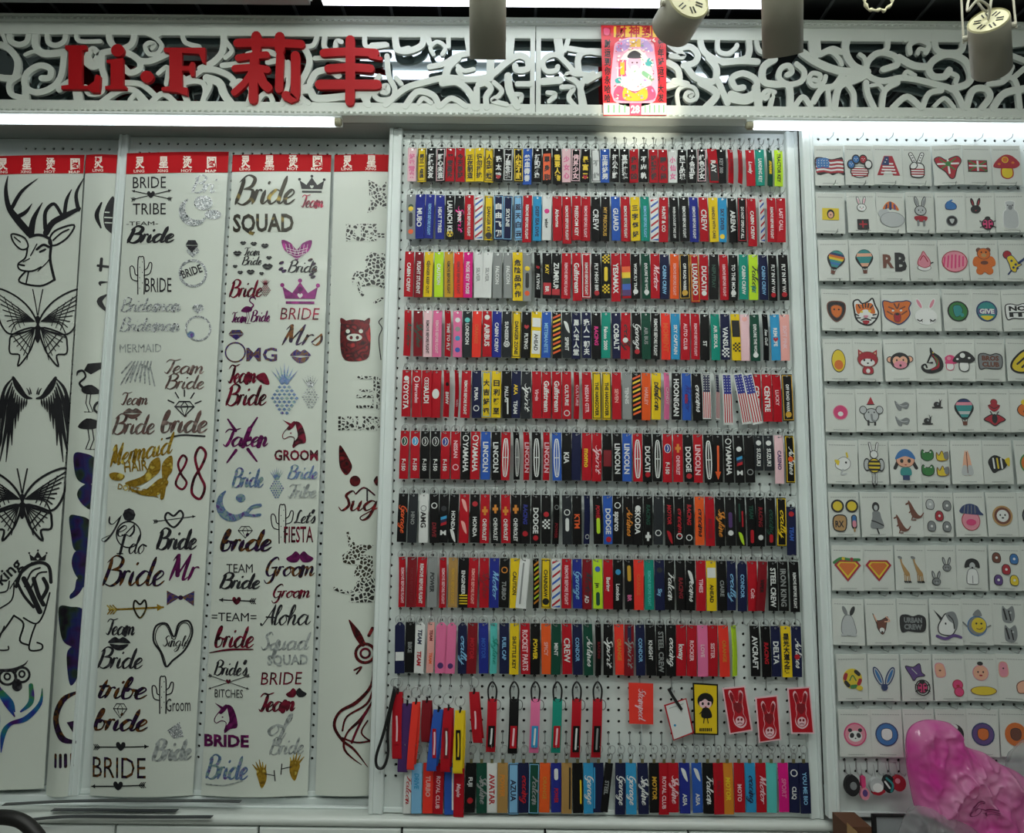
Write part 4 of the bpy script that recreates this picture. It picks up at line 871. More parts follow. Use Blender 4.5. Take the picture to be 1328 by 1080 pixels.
def d_arrow(f, x0, y0, x1, y1, m, t=5):
    f.stroke([(x0, y0), (x1, y1)], m, t); dx, dy = x1-x0, y1-y0; l = math.hypot(dx, dy); dx /= l; dy /= l; s = t*3.2
    f.fill([(x1, y1), (x1-dx*s-dy*s*.6, y1-dy*s+dx*s*.6), (x1-dx*s+dy*s*.6, y1-dy*s-dx*s*.6)], m, False)
    for k in range(3):
        a = x0+dx*k*s*.5; b = y0+dy*k*s*.5
        for q in (-1, 1): f.stroke([(a+dx*s*.4, b+dy*s*.4), (a-dx*s*.3-q*dy*s*.7, b-dy*s*.3+q*dx*s*.7)], m, t*.7)
def d_crown(f, x, y, w, h, m):
    f.fill([(x-w*.42, y+h*.22), (x-w/2, y-h*.25), (x-w*.22, y+h*.0), (x, y-h*.42), (x+w*.22, y), (x+w/2, y-h*.25), (x+w*.42, y+h*.22)], m, False)
    f.rect(x-w*.4, y+h*.32, x+w*.4, y+h*.42, m)
    for a, b in ((-.5, -.3), (0, -.48), (.5, -.3)): f.ell(x+a*w, y+b*h, w*.06, w*.06, m, n=10)
    heart(f, x, y+h*.1, w*.14, M_film)
def d_pine(f, x, y, w, h, m):
    for i in range(9):
        for j in range(6):
            a = (j-2.5)/2.6+(.18 if i % 2 else 0); b = (i-4)/4.4
            if a*a+b*b < 1: f.fill([(x+a*w*.5, y+h*.2+b*h*.32-h*.032), (x+a*w*.5+w*.085, y+h*.2+b*h*.32), (x+a*w*.5, y+h*.2+b*h*.32+h*.032), (x+a*w*.5-w*.085, y+h*.2+b*h*.32)], m, False)
    for k in range(7):
        q = (k-3)/3; f.fill([(x-w*.06+q*w*.1, y-h*.1), (x+w*.06+q*w*.1, y-h*.1), (x+q*w*.55, y-h*(.5-.14*abs(q)))], m, False)
def d_cactus(f, x, y, w, h, m, t=6):
    f.stroke([(x-w*.14, y+h/2), (x-w*.14, y-h*.4), (x, y-h/2), (x+w*.14, y-h*.4), (x+w*.14, y+h/2)], m, t, True)
    f.stroke([(x-w*.14, y+h*.15), (x-w*.42, y+h*.08), (x-w*.5, y-h*.2), (x-w*.4, y-h*.26), (x-w*.3, y-h*.18), (x-w*.26, y-h*.04), (x-w*.14, y)], m, t, True)
    f.stroke([(x+w*.14, y+h*.0), (x+w*.4, y-h*.06), (x+w*.48, y-h*.3), (x+w*.38, y-h*.34), (x+w*.28, y-h*.2), (x+w*.14, y-h*.14)], m, t, True)
    for k in range(6): f.ell(x+(-.06 if k % 2 else .06)*w, y-h*.36+k*h*.14, t*.35, t*.7, m, n=6)
def d_unicorn(f, x, y, w, h, m):
    f.fill([(x+w*.05, y-h*.42), (x+w*.3, y-h*.35), (x+w*.48, y), (x+w*.5, y+h*.3), (x+w*.2, y+h*.36), (x-w*.05, y+h*.5), (x-.02*w, y+h*.3), (x+w*.16, y+h*.1), (x+w*.1, y-h*.2)], m, True, n=3)
    f.stroke([(x+w*.02, y-h*.38), (x-w*.28, y-h*.2), (x-w*.5, y+h*.05), (x-w*.42, y+h*.18), (x-w*.2, y+h*.1), (x+.02*w, y+h*.16), (x-.06*w, y+h*.42)], m, w*.035, True, n=3)
    f.fill([(x-w*.5, y-h*.48), (x-w*.1, y-h*.34), (x-w*.18, y-h*.26)], m, False); f.fill([(x-w*.3, y-h*.2), (x, y-h*.44), (x+w*.05, y-h*.3), (x-w*.2, y-h*.12)], m, True, n=3); f.ell(x-w*.14, y-h*.02, w*.04, w*.03, m, n=8)
def d_tail(f, x, y, w, h, m):
    f.fill([(x-w/2, y-h/2), (x-w*.2, y-h*.36), (x, y-h*.05), (x+w*.2, y-h*.36), (x+w/2, y-h/2), (x+w*.4, y), (x+w*.12, y+h*.3), (x, y+h/2), (x-w*.12, y+h*.3), (x-w*.4, y)], m, True, n=3)
    for k in range(4):
        f.stroke([(x-w*.36+k*w*.05, y-h*.12+k*h*.13), (x, y-h*.0+k*h*.13), (x+w*.36-k*w*.05, y-h*.12+k*h*.13)], M_film, h*.025)
        for s in (-1, 1): f.stroke([(x+s*w*.36-s*k*w*.11, y-h*.3), (x+s*w*.3-s*k*w*.12, y+h*.2)], M_film, h*.02)
def d_mus(f, x, y, w, h, m, m2=None):
    f.fill([(x, y-h*.2), (x-w*.15, y-h*.5), (x-w*.3, y-h*.2), (x-w*.5, y+h*.1), (x-w*.36, y+h*.4), (x-w*.12, y+h*.42), (x, y+h*.1)], m, True, n=3)
    f.fill([(x, y-h*.2), (x+w*.15, y-h*.5), (x+w*.3, y-h*.2), (x+w*.5, y+h*.1), (x+w*.36, y+h*.4), (x+w*.12, y+h*.42), (x, y+h*.1)], m2 or m, True, n=3)
def d_flamingo(f, x, y, h, m, s=1):
    f.fill([(x-s*h*.2, y+h*.05), (x-s*h*.02, y-h*.12), (x+s*h*.2, y-h*.06), (x+s*h*.18, y+h*.06), (x, y+h*.1)], m, True, n=3)
    f.stroke([(x+s*h*.16, y-h*.04, h*.07), (x+s*h*.26, y-h*.16, h*.05), (x+s*h*.12, y-h*.3, h*.045), (x+s*h*.18, y-h*.44, h*.05), (x+s*h*.3, y-h*.42, h*.06), (x+s*h*.33, y-h*.34, h*.02)], m)
    for d in (0, .08): f.stroke([(x+s*h*d, y+h*.06), (x+s*h*(d+.03), y+h*.3), (x+s*h*(d-.04), y+h*.5), (x+s*h*(d+.06), y+h*.5)], m, h*.022, False)
def d_ring(f, x, y, r, m, t):
    f.ell(x, y, r, r, m, n=28, hole=1-t/r); d_gem(f, x, y-r*1.5, r*.95, r*.75, m)
def d_crescent(f, x, y, r, m, a0=2.2, a1=5.6):
    f.stroke([(x+r*math.cos(a0+(a1-a0)*k/8), y-r*math.sin(a0+(a1-a0)*k/8), r*.55*math.sin(PI*(k+.4)/9)+r*.05) for k in range(9)], m)
def d_butterfly(f, x, y, w, h, m, t):
    """winged outline with veins and cells"""
    for s in (-1, 1):
        def q(a, b): return (x+s*a*w, y+b*h)
        f.stroke([q(.03, -.1), q(.15, -.28), q(.34, -.42), q(.52, -.46), q(.5, -.2), q(.42, .02), q(.30, .1), q(.03, .02)], m, t*1.6, closed=True, n=4)
        f.stroke([q(.03, .02), q(.3, .1), q(.34, .22), q(.33, .34), q(.22, .36), q(.24, .5), q(.15, .4), q(.07, .25)], m, t*1.6, closed=True, n=4)
        for k in range(8):
            e = k/7; tip = (.50-.18*e, -.42+.5*e); f.stroke([q(.04, -.06), q(.2+.05*e, -.2+.16*e), q(*tip)], m, t*1.0, n=3)
        for c in (.45, .62, .8): f.stroke([q(.03+(.5-.18*k/5-.03)*c, -.08+(-.44+.52*k/5+.08)*c) for k in range(6)], m, t*.7, n=3)
        for k in range(6):
            e = k/5; f.stroke([q(.04, .04), q(.33-.2*e, .14+.28*e)], m, t*.8)
        for c in (.6, .84): f.stroke([q(.04+(.29-.2*k/4)*c, .04+(.12+.26*k/4)*c) for k in range(5)], m, t, n=3)
        f.stroke([q(.005, -.14, ), q(.03, -.3), q(.06, -.46)], m, t, n=3)
    f.ell(x, y-.08*h, w*.03, h*.05, m); f.ell(x, y+.1*h, w*.032, h*.11, m)
WING = '160,175,8 130,165,20 95,120,30 72,75,14;68,80,6 30,130,15 8,230,17 5,330,5;66,100,6 40,170,16 22,280,18 2,440,4;70,120,6 52,200,16 38,320,18 8,478,4;76,135,6 62,210,14 52,330,16 38,480,4;84,150,5 74,220,13 66,310,15 66,400,4;93,160,5 88,215,12 84,260,13 82,320,3;103,168,5 100,205,11 98,240,12 96,285,3;114,174,5 112,205,11 110,240,3;126,178,5 124,200,10 120,228,3;138,178,4 136,195,9 132,215,3;60,150,4 50,190,11 44,240,3;74,175,4 66,210,10 60,255,3;88,190,4 80,225,9 76,270,3;150,155,7 146,140,6 136,125,2;158,152,7 155,138,6 150,122,2;30,160,4 20,210,11 14,270,3;20,330,4 14,380,10 4,420,3'
def d_wings(f, m):
    for s in (-1, 1):
        for q in WING.split(';'): f.stroke([(172+s*(172-a), b, w) for a, b, w in nums(q)], m)
S = lambda t, x, y, xh, m, w, **k: (lambda f: f.script(t, x, y, xh, m, w, **k))
T = lambda t, x, y, h, m, w, b=.02, **k: (lambda f: f.text(t, x, y, h, m, w, b, **k))
def many(*fs): return lambda f: [q(f) for q in fs]
ST = lambda p, m, w, **k: (lambda f: f.stroke(p, m, w, **k))
FI = lambda p, m, **k: (lambda f: f.fill(p, m, **k))

# ---- sheet of stag, butterflies and wings ------------------------------------------
K = F_blk
A_ = Sheet('white transfer sheet with black stag, butterflies, wings, lion and owl', YL1-.026, (-12, 203), (110, 201), (57, 1022), (-70, 1022), 24)
A_.frame(0, 190, 3.723)
A_.decal(many(
  ST('42,145,4 32,210,18 45,290,26 85,350,34 150,425,34', K, 0), ST('65,295,20 110,220,16 185,160,3', K, 0), ST('85,345,22 130,320,18 160,280,3', K, 0), ST('155,425,34 170,350,24 210,275,4', K, 0),
  ST('228,420,30 260,370,28 320,335,26 385,300,16', K, 0), ST('380,305,20 370,230,16 405,155,4', K, 0), ST('225,400,20 225,320,18 265,280,16 300,330,16', K, 0), ST('315,330,18 325,260,16 348,210,4', K, 0),
  ST('60,428 95,430 130,450 142,490 110,500 75,470', K, 8, closed=True), ST('242,465 270,410 360,380 330,440 270,480', K, 9, closed=True), ST('262,455 300,420 335,402', K, 8), ST('75,440 105,465', K, 6),
  ST('140,490 130,540 95,570 105,598 160,605 205,585', K, 8), ST('150,440 190,430 235,442 252,470 248,550 268,645', K, 13), ST('268,645 200,676 100,655 132,605', K, 9), ST('145,608 133,668', K, 7), ST('185,500 215,478 242,488', K, 12), ST('200,512 225,500', K, 10), ST('155,530 185,475', K, 6), ST('190,605 235,560 250,535', K, 5), ST('95,572 125,578', K, 8), ST('150,545 120,560', K, 5)), 'black stag head')
A_.decal(lambda f: d_butterfly(f, 190, 870, 400, 385, K, 5), 'black butterfly')
A_.frame(0, 470, 3.723)
A_.decal(lambda f: d_wings(f, K), 'pair of black wings')
A_.decal(lambda f: d_butterfly(f, 117, 680, 400, 360, K, 7), 'black butterfly')
A_.decal(many(T('king', 20, 1075, 62, K, 140, .02, rot=-.75), lambda f: d_crown(f, 190, 940, 80, 70, K), ST('90,1080 120,1000 190,965 240,985 250,1060', K, 16), ST('130,1080 160,1010 200,990', K, 8), ST('160,1085 190,1020 230,1010', K, 8), ST('60,1090 100,1030 150,985', K, 5)), 'word king with lion and crown')
A_.frame(0, 750, 3.273)
A_.decal(many(ST('110,0 140,60 175,140', K, 22), ST('150,0 170,70 190,110', K, 18), ST('190,0 205,40 180,90', K, 16), ST('80,10 110,70 150,120', K, 12), ST('0,60 40,50 50,10', K, 6), ST('0,130 60,90 70,20', K, 6), ST('70,155 40,200 0,250', K, 8), ST('70,155 110,190 95,260 130,280', K, 8), ST('110,165 160,190 190,150 215,60', K, 7), ST('160,190 140,250 135,300 180,300 185,280 165,270', K, 7), ST('30,200 0,290 45,300 48,285', K, 6)), 'black lion body')
RB_ = F_owl
A_.decal(many(ST('0,385,10 60,385,14 110,365,8 128,345,2', F_dark, 0), lambda f: f.ell(45, 415, 40, 36, F_dark, hole=.72), lambda f: f.ell(105, 405, 34, 36, F_dark, hole=.72), lambda f: f.ell(44, 412, 16, 17, F_dark, hole=.5), lambda f: f.ell(104, 402, 15, 17, F_dark, hole=.5), FI('70,430 95,425 105,460 85,475 65,460', F_dark), ST('0,450,20 40,520,26 75,580,6', RB_, 0), ST('140,450,18 140,520,22 100,560,8', RB_, 0), ST('20,470,12 60,520,20 75,560,6', RB_, 0), ST('185,465,3 175,530,16 120,590,22 60,610,16 30,650,22 20,730,4', RB_, 0), ST('0,500,10 8,600,16 0,690,10', RB_, 0)), 'rainbow foil owl on a branch')

# ---- sheet half hidden by the upright ----------------------------------------------
xr1 = 152.5
B_ = Sheet('narrow strip of transfer sheet with flamingos and rainbow butterfly wings beside upright', YL1-.028, (112, 201), (152.5, 201), (97, 1031), (60, 1031), 24, '灵')
B_.frame(0, 190, 3.723)
B_.decal(many(ST('495,275,8 472,335,22 492,395,8', K, 0), FI('553,250 525,270 505,330 510,390 545,425 553,420', K), ST('512,320 553,320', M_film, 6), ST('510,345 553,345', M_film, 6), ST('512,370 553,370', M_film, 6)), 'black striped ball')
B_.decal(many(ST('495,545 490,600', K, 14), ST('478,578 530,582', K, 12), ST('520,655,4 488,660,14 490,672,6', K, 0)))
B_.decal(ST('518,715,6 485,750,26 520,800,8', K, 0))
B_.frame(0, 470, 3.723)
B_.decal(FI('412,40 430,8 495,0 497,25 445,60', K, smooth=False))
B_.decal(lambda f: d_flamingo(f, 445, 135, 210, K, -1), 'black flamingo')
B_.decal(lambda f: d_flamingo(f, 430, 300, 240, K, 1), 'black flamingo')
for p, l in (('362,445 410,438 463,470 450,580 400,580 370,540', 1), ('380,640 400,600 445,590 450,705 410,690', 2), ('340,745 380,738 440,770 435,905 370,905 350,830', 3), ('375,910 438,915 425,1040 385,1040 355,970', 4), ('380,1045 420,1045 418,1080 385,1080', 5)): B_.decal(FI(p, F_rain))
B_.frame(0, 750, 3.273)
for p in ('335,0 365,5 345,60 310,85 305,70 325,45', '250,125 310,118 360,140 350,280 300,280 265,240', '300,300 345,285 340,400 310,450 295,360'): B_.decal(FI(p, F_rain))
B_.decal(ST('338,478,10 280,510,24 245,590,30 275,670,28 325,692,12', F_mix, 0)); B_.decal(FI('295,605 325,600 325,665', F_mix, smooth=False))
for x in (248, 270, 290, 312): B_.decal(ST([(x, 742), (x, 792)], F_mix, 12))

# ---- silver and gold bridal sheet ---------------------------------------------------
C_ = Sheet('white transfer sheet with silver and gold bridal lettering, nearest the upright', YL2-.018, (165, 199), (297, 197), (250, 1031), (117, 1031), 27)
C_.frame(0, 190, 3.723)
D2 = F_dark
C_.decal(many(T('BRIDE', 643, 203, 58, K, 162, 0), T('TRIBE', 643, 331, 58, K, 162, 0), lambda f: heart(f, 732, 234, 36, K), lambda f: d_arrow(f, 830, 258, 640, 215, K, 4), lambda f: d_arrow(f, 640, 258, 830, 215, K, 4)), 'BRIDE TRIBE with crossed arrows')
C_.decal(many(T('-TEAM-', 612, 383, 20, K, 155, 0), S('Bride', 612, 465, 37, K, 225, pen=.42)), 'TEAM Bride lettering')
C_.decal(many(lambda f: d_cactus(f, 685, 625, 110, 180, F_dark, 5), T('BRIDE', 705, 705, 72, F_dark, 128, .0)), 'cactus and BRIDE')
C_.decal(S('Bridesman', 582, 798, 32, F_sil, 290), 'silver script'); C_.decal(S('Bridesman', 578, 893, 32, F_sil, 290), 'silver script')
C_.decal(many(T('MERMAID', 580, 995, 42, F_sil2, 205, 0), lambda f: [f.stroke([(590+k*22, 1130-abs(k-3)*12), (640+k*16, 1040)], F_sil2, 8) for k in range(7)]), 'silver mermaid')
C_.decal(many(S('Bri', 925, 225, 40, F_sil, 110), lambda f: d_crescent(f, 945, 310, 62, F_sil), lambda f: f.ell(985, 275, 45, 36, F_sil), lambda f: f.ell(1030, 330, 40, 24, F_sil)), 'silver foil mermaid')
C_.decal(many(lambda f: d_ring(f, 935, 615, 68, F_sil, 12), lambda f: d_gem(f, 930, 485, 60, 60, F_dark), T('BRIDE', 888, 640, 40, F_dark, 100, .02, rot=-.35)), 'silver ring reading BRIDE')
C_.decal(many(lambda f: d_ring(f, 960, 880, 62, F_sil, 9), lambda f: f.ell(925, 910, 18, 16, F_holo)), 'silver ring')
C_.frame(0, 470, 3.723)
C_.decal(lambda f: [f.stroke([(585+k*24, 108-14*math.sin(k*.52)), (640+k*13, 20-8*math.sin(k*.52))], F_sil2, 7) for k in range(8)])
C_.decal(many(S('Team', 790, 55, 34, F_rose, 190), S('Bride', 800, 128, 34, F_rose, 180)), 'silver Team Bride')
C_.decal(many(S('Team', 580, 205, 30, F_rose, 135), lambda f: d_lips(f, 645, 245, 96, 52, F_rose), S('Bride', 540, 345, 46, F_rose, 205)), 'rose Team Bride with lips')
C_.decal(many(S('bride', 778, 338, 52, F_rose, 215, pen=.3), lambda f: d_diamond(f, 895, 225, 90, 70, F_dark, 7), ST('810,368 880,352 990,356', F_dark, 8), lambda f: [f.stroke([(895+55*math.cos(a), 220-55*math.sin(a)), (895+85*math.cos(a), 220-85*math.sin(a))], F_dark, 6) for a in (.4, 1.0, 1.57, 2.1, 2.7)]), 'rose bride with diamond')
GO = F_gold2
C_.decal(many(S('Mermaid', 528, 505, 52, GO, 300, rise=-.22, pen=.22), T('HAIR', 605, 530, 52, GO, 118, .02, rot=-.1), FI('528,540 560,530 605,545 590,568 545,566', GO), FI('610,580 700,545 735,480 775,460 780,520 740,560 690,590 640,600', GO), FI('620,605 700,618 780,560 820,580 770,640 690,640', GO), FI('790,490 835,450 838,520 815,560 800,650 780,655 790,570', GO), T('DON\'T CARE', 570, 610, 28, GO, 205, .02, rot=.2)), 'gold Mermaid Hair lettering')
F_r2 = F_red
C_.decal(many(ST('885,450 865,490 880,540 905,580 885,612 855,590 865,550 895,500 905,465', F_r2, 11, closed=True)), 'red and silver loop'); C_.decal(ST('968,410 945,460 965,540 990,600 968,658 930,630 940,560 975,500 995,440', F_r2, 13, closed=True), 'red and silver loop')
C_.decal(many(lambda f: f.ell(625, 830, 64, 66, D2, n=28, hole=.9), lambda f: f.ell(628, 735, 32, 32, D2, n=8), S('Yes', 497, 838, 50, D2, 150, pen=.16), S('I do', 572, 922, 46, D2, 130, pen=.16)), 'Yes I do with ring')
C_.decal(many(ST('845,795 805,755 815,725 845,740 875,715 888,745', D2, 10, closed=True), lambda f: d_arrow(f, 752, 768, 945, 742, D2, 4), S('Bride', 760, 900, 48, D2, 185, pen=.3)), 'heart arrow and Bride')
C_.decal(S('Bride', 490, 1075, 68, F_mix, 300, pen=.22), 'large script Bride'); C_.decal(S('Mr', 815, 1050, 62, F_pur, 135, pen=.2), 'script Mr')
C_.frame(0, 750, 3.273)
C_.decal(many(lambda f: d_arrow(f, 465, 132, 700, 120, GO, 8), ST('602,165 575,125 580,92 602,108 622,90 628,125', F_gold, 8, closed=True)), 'gold arrow with heart')
C_.decal(many(FI('715,50 770,78 715,112', F_omg, smooth=False), FI('828,52 775,78 826,116', F_omg, smooth=False), lambda f: f.ell(772, 80, 10, 10, F_mix)), 'rainbow bow tie')
C_.decal(many(S('Team', 445, 238, 34, D2, 130), lambda f: d_lips(f, 511, 272, 102, 58, D2), S('Bride', 412, 378, 42, D2, 195)), 'Team Bride with lips')
C_.decal(many(ST('712,370 690,310 660,260 670,200 715,190 745,245 765,190 805,180 820,230 790,300 740,345', K, 8, closed=True), ST('715,372 700,320 668,255 680,205 712,196 745,258 770,196 800,190 812,230 782,295', K, 4), S('Single', 697, 285, 22, K, 105, pen=.2)), 'heart around Single')
C_.decal(S('tribe', 408, 505, 44, F_mix, 215, pen=.32), 'script tribe')
C_.decal(many(lambda f: d_diamond(f, 518, 558, 60, 60, D2, 4), S('bride', 395, 640, 44, F_mix, 232, pen=.34)), 'script bride with diamond')
C_.decal(many(lambda f: d_cactus(f, 700, 490, 90, 155, D2, 5), T('Groom', 714, 560, 58, D2, 98, 0)), 'cactus and Groom')
C_.decal(many(lambda f: d_arrow(f, 405, 714, 640, 706, K, 5), lambda f: heart(f, 522, 706, 40, K), T('BRIDE', 396, 840, 92, F_mix, 234, 0), lambda f: d_arrow(f, 625, 868, 392, 880, K, 5), lambda f: heart(f, 512, 872, 40, K)), 'BRIDE between arrows')
C_.decal(many(S('Bride', 655, 765, 42, F_sil2, 155, pen=.36), FI('718,640 768,605 785,668 745,675', F_sil, smooth=False)), 'silver Bride with veil')

# ---- plum and gold bridal sheet -----------------------------------------------------
D_ = Sheet('white transfer sheet with plum crowns, pineapples and bridal lettering', YL2-.018, (302, 201), (430, 201), (399, 1031), (261, 1031), 22)
D_.frame(250, 190, 3.726)
PU, WN = F_pur, F_red
D_.decal(S('Bride', 200, 280, 66, F_gold, 285, pen=.24), 'gold and black script Bride'); D_.decal(T('SQUAD', 195, 412, 86, F_gold, 295, .03), 'bold SQUAD')
D_.decal(many(lambda f: d_crown(f, 577, 188, 118, 88, K), S('Team', 520, 296, 30, WN, 108)), 'crown and Team')
D_.decal(many(S('Team', 245, 528, 19, K, 80), S('Bride', 238, 574, 20, K, 95), lambda f: [d_lips(f, x, y, w, w*.55, K) for x, y, w in ((246, 468, 32), (298, 472, 34), (352, 482, 40), (372, 540, 30), (365, 582, 54), (336, 616, 26), (283, 608, 42), (232, 610, 30), (207, 580, 26), (218, 517, 44))]), 'ring of kisses round Team Bride')
D_.decal(many(lambda f: d_tail(f, 505, 505, 145, 100, PU), S('Bride', 460, 610, 28, K, 138), lambda f: [f.ell(x, y, 13, 7, F_mix, rot=-.4, n=10) for x, y in ((432, 565), (430, 595), (445, 605), (570, 550), (585, 570), (590, 598), (575, 620), (583, 632))]), 'plum mermaid tail and Bride')
D_.decal(many(S('Bride', 175, 728, 40, WN, 158), lambda f: d_pine(f, 355, 680, 48, 88, F_red)), 'Bride with pineapple')
D_.decal(many(lambda f: d_crown(f, 521, 710, 170, 125, PU), T('BRIDE', 425, 838, 60, F_red, 182, .0, shear=.15)), 'plum crown over BRIDE')
D_.decal(many(lambda f: d_flamingo(f, 262, 790, 135, PU, 1), S('Team', 185, 850, 24, PU, 75), S('Bride', 282, 848, 26, PU, 92)), 'plum flamingo Team Bride')
D_.decal(many(lambda f: f.ell(208, 995, 52, 50, F_omg, n=28, hole=.86), lambda f: d_gem(f, 212, 912, 75, 50, F_omg), T('MG', 262, 1038, 66, F_omg, 150, .02)), 'rainbow OMG with ring')
D_.decal(S('Mrs', 425, 960, 48, F_mix, 190, pen=.22), 'script Mrs'); D_.decal(lambda f: d_lips(f, 523, 1012, 100, 66, F_omg), 'rainbow lips')
D_.frame(250, 470, 3.726)
D_.decal(many(S('Team', 165, 100, 44, WN, 140), FI('308,72 352,52 375,105 345,104', WN), S('Bride', 158, 207, 48, WN, 195)), 'wine Team Bride with melon')
D_.decal(lambda f: d_pine(f, 447, 125, 120, 245, F_holo), 'silver violet pineapple'); D_.decal(lambda f: d_pine(f, 570, 135, 74, 165, F_sil), 'small silver pineapple')
D_.decal(many(S('Taken', 138, 405, 42, PU, 222, pen=.3), ST('172,275,8 210,330,16', PU, 0), ST('316,268,8 275,330,16', PU, 0), ST('212,425,16 168,482,8', PU, 0), ST('270,420,16 314,478,8', PU, 0)), 'plum Taken with rays')
D_.decal(many(lambda f: d_unicorn(f, 492, 345, 110, 140, WN), T('GROOM', 398, 472, 50, WN, 208, .03)), 'unicorn over GROOM')
D_.decal(many(S('Bride', 190, 602, 44, F_holo, 150), lambda f: d_crescent(f, 200, 680, 70, F_holo), lambda f: f.ell(235, 655, 24, 20, F_holo), ST('260,735 290,700 330,690', F_holo, 18), ST('262,735 300,740 330,735', F_holo, 14)), 'silver blue mermaid with Bride')
D_.decal(many(lambda f: d_pine(f, 410, 578, 62, 150, F_holo), S('Bride', 460, 562, 32, F_holo, 138), S('Tribe', 455, 652, 32, F_sil2, 138)), 'silver pineapple Bride Tribe')
D_.decal(many(lambda f: d_cactus(f, 437, 780, 108, 185, D2, 5), S('Let\'s', 492, 775, 30, D2, 95), T('FIESTA', 445, 868, 80, WN, 138, .01)), 'cactus and FIESTA')
D_.decal(many(lambda f: d_diamond(f, 258, 820, 70, 56, D2, 4), S('bride', 130, 908, 50, F_mix, 245, pen=.36)), 'script bride with diamond')
D_.decal(many(T('TEAM', 165, 1014, 44, D2, 130, .0), S('Bride', 128, 1090, 36, D2, 195, pen=.36)), 'TEAM Bride')
D_.decal(lambda f: d_mus(f, 520, 940, 130, 58, PU), 'plum moustache'); D_.decal(S('Groom', 350, 1030, 44, F_mix, 232), 'script Groom')
D_.frame(250, 750, 3.274)
D_.decal(many(lambda f: d_arrow(f, 268, 95, 115, 90, D2, 5), lambda f: heart(f, 190, 93, 36, WN)), 'arrow with wine heart')
D_.decal(S('Groom', 340, 80, 28, WN, 155), 'small script Groom'); D_.decal(S('Aloha', 292, 195, 42, D2, 200, pen=.2), 'script Aloha')
D_.decal(many(T('=TEAM=', 80, 180, 38, D2, 196, 0), S('bride', 90, 290, 44, WN, 168), ST('72,315,4 160,300,9 262,298,4', WN, 0)), 'TEAM bride underlined')
D_.decal(many(S('Squad', 292, 300, 36, F_sil2, 195), T('SQUAD', 322, 362, 42, F_sil2, 170, .03)), 'faint silver Squad')
D_.decal(many(S('Bride\'s', 90, 408, 30, D2, 142), lambda f: d_arrow(f, 245, 408, 68, 468, D2, 3), lambda f: d_arrow(f, 70, 410, 245, 465, D2, 3), lambda f: heart(f, 156, 434, 20, WN), T('BITCHES', 96, 502, 36, D2, 124, 0)), 'lettering with crossed arrows')
D_.decal(T('BRIDE', 295, 447, 56, WN, 168, 0, shear=.1), 'wine BRIDE'); D_.decal(many(S('Team', 280, 558, 38, WN, 152, pen=.32), lambda f: d_mus(f, 443, 483, 86, 42, WN, K)), 'Team with moustache')
D_.decal(many(lambda f: d_unicorn(f, 145, 588, 100, 130, PU), T('BRIDE', 50, 708, 50, PU, 196, .04)), 'plum unicorn over BRIDE')
D_.decal(many(S('of', 318, 660, 44, F_sil2, 80), S('Bride', 330, 740, 34, F_sil2, 138)), 'faint silver of Bride')
D_.decal(many(S('Bride', 55, 845, 48, F_holo, 180), ST('60,870 140,872 220,850', F_sil2, 5)), 'holographic Bride')
for x, y, s in ((300, 822, 1), (436, 795, -1)):
    D_.decal(many(FI([(x-s*20, y-10), (x+s*15, y-25), (x+s*20, y+25), (x, y+60), (x-s*15, y+20)], F_gold2), *[ST([(x+s*k*14-s*10, y-60+abs(k)*10, 3), (x+s*k*6, y-10, 12)], F_gold2, 0) for k in (-2, -1, 0, 1, 2)], ST([(x+s*15, y), (x+s*55, y+8), (x+s*52, y-15), (x+s*56, y+30)], F_dark, 4, smooth=False)), 'gold stag head')

# ---- animal-print sheet --------------------------------------------------------------
E_ = Sheet('white transfer sheet with leopard-print and red foil animals beside the centre panel', YL2-.020, (434, 201), (508, 201), (489, 1030), (409, 1030), 22, '灵星')
E_.frame(250, 190, 3.726)
E_.decal(FI('850,165 885,180 910,200 936,170 936,300 900,285 880,310 845,325 860,275 855,235', F_leo, smooth=False), 'leopard-print star'); E_.decal(T('KEI-', 742, 455, 78, F_leo, 190, .05), 'leopard-print letters')
E_.decal(FI('868,510 900,520 930,515 930,690 880,670 820,680 810,640 790,630 775,670 770,640 790,605 830,610 845,570 830,545', F_leo, smooth=False), 'leopard-print giraffe'); E_.decal(ST('800,660 810,700 825,722', F_leo, 14)); E_.decal(ST('880,755 930,730', F_leo, 14))
def pig(f):
    f.fill('715,880 725,850 785,838 845,850 860,890 858,990 840,1030 780,1040 735,1030 716,980', F_redb); f.fill('715,850 718,830 745,845 760,870 730,880', F_redb); f.fill('858,850 855,830 832,845 815,870 845,880', F_redb)
    f.ell(783, 925, 38, 18, M_film); f.ell(768, 926, 8, 9, F_redb); f.ell(798, 926, 8, 9, F_redb); f.ell(752, 895, 10, 10, M_film); f.ell(815, 895, 10, 10, M_film)
E_.decal(pig, 'red foil pig'); E_.decal(ST('915,830 900,850 915,880 900,930 910,1030', K, 5))
E_.frame(250, 470, 3.726)
E_.decal(many(ST('805,75 880,75 880,140 810,140', F_leo, 16, smooth=False), ST('800,165 870,165 870,215 800,215', F_leo, 16, smooth=False), ST('900,70 895,220', F_leo, 16)), 'leopard-print blocks'); E_.decal(T('BRUSS', 705, 324, 62, F_leo, 200, .05), 'leopard-print BRUSS')
E_.decal(FI('715,400 760,470 772,510 745,545 715,510 708,450', F_redb), 'red foil leaf'); E_.decal(lambda f: f.ell(787, 573, 26, 26, F_redb), 'dark red ball'); E_.decal(FI('893,548 875,572 893,596', F_redb)); E_.decal(many(ST('792,635 830,605 880,640', F_red, 8), ST('845,610 845,668', K, 8)))
E_.decal(S('Sug', 700, 715, 46, F_redb, 190, pen=.26), 'script Sug')
E_.decal(FI('745,820 760,815 790,880 860,880 880,885 820,925 870,935 880,1080 850,1080 790,1030 770,1035 800,980 770,975 730,965 725,930 760,905', F_leog, smooth=False), 'gold leopard-print figure')
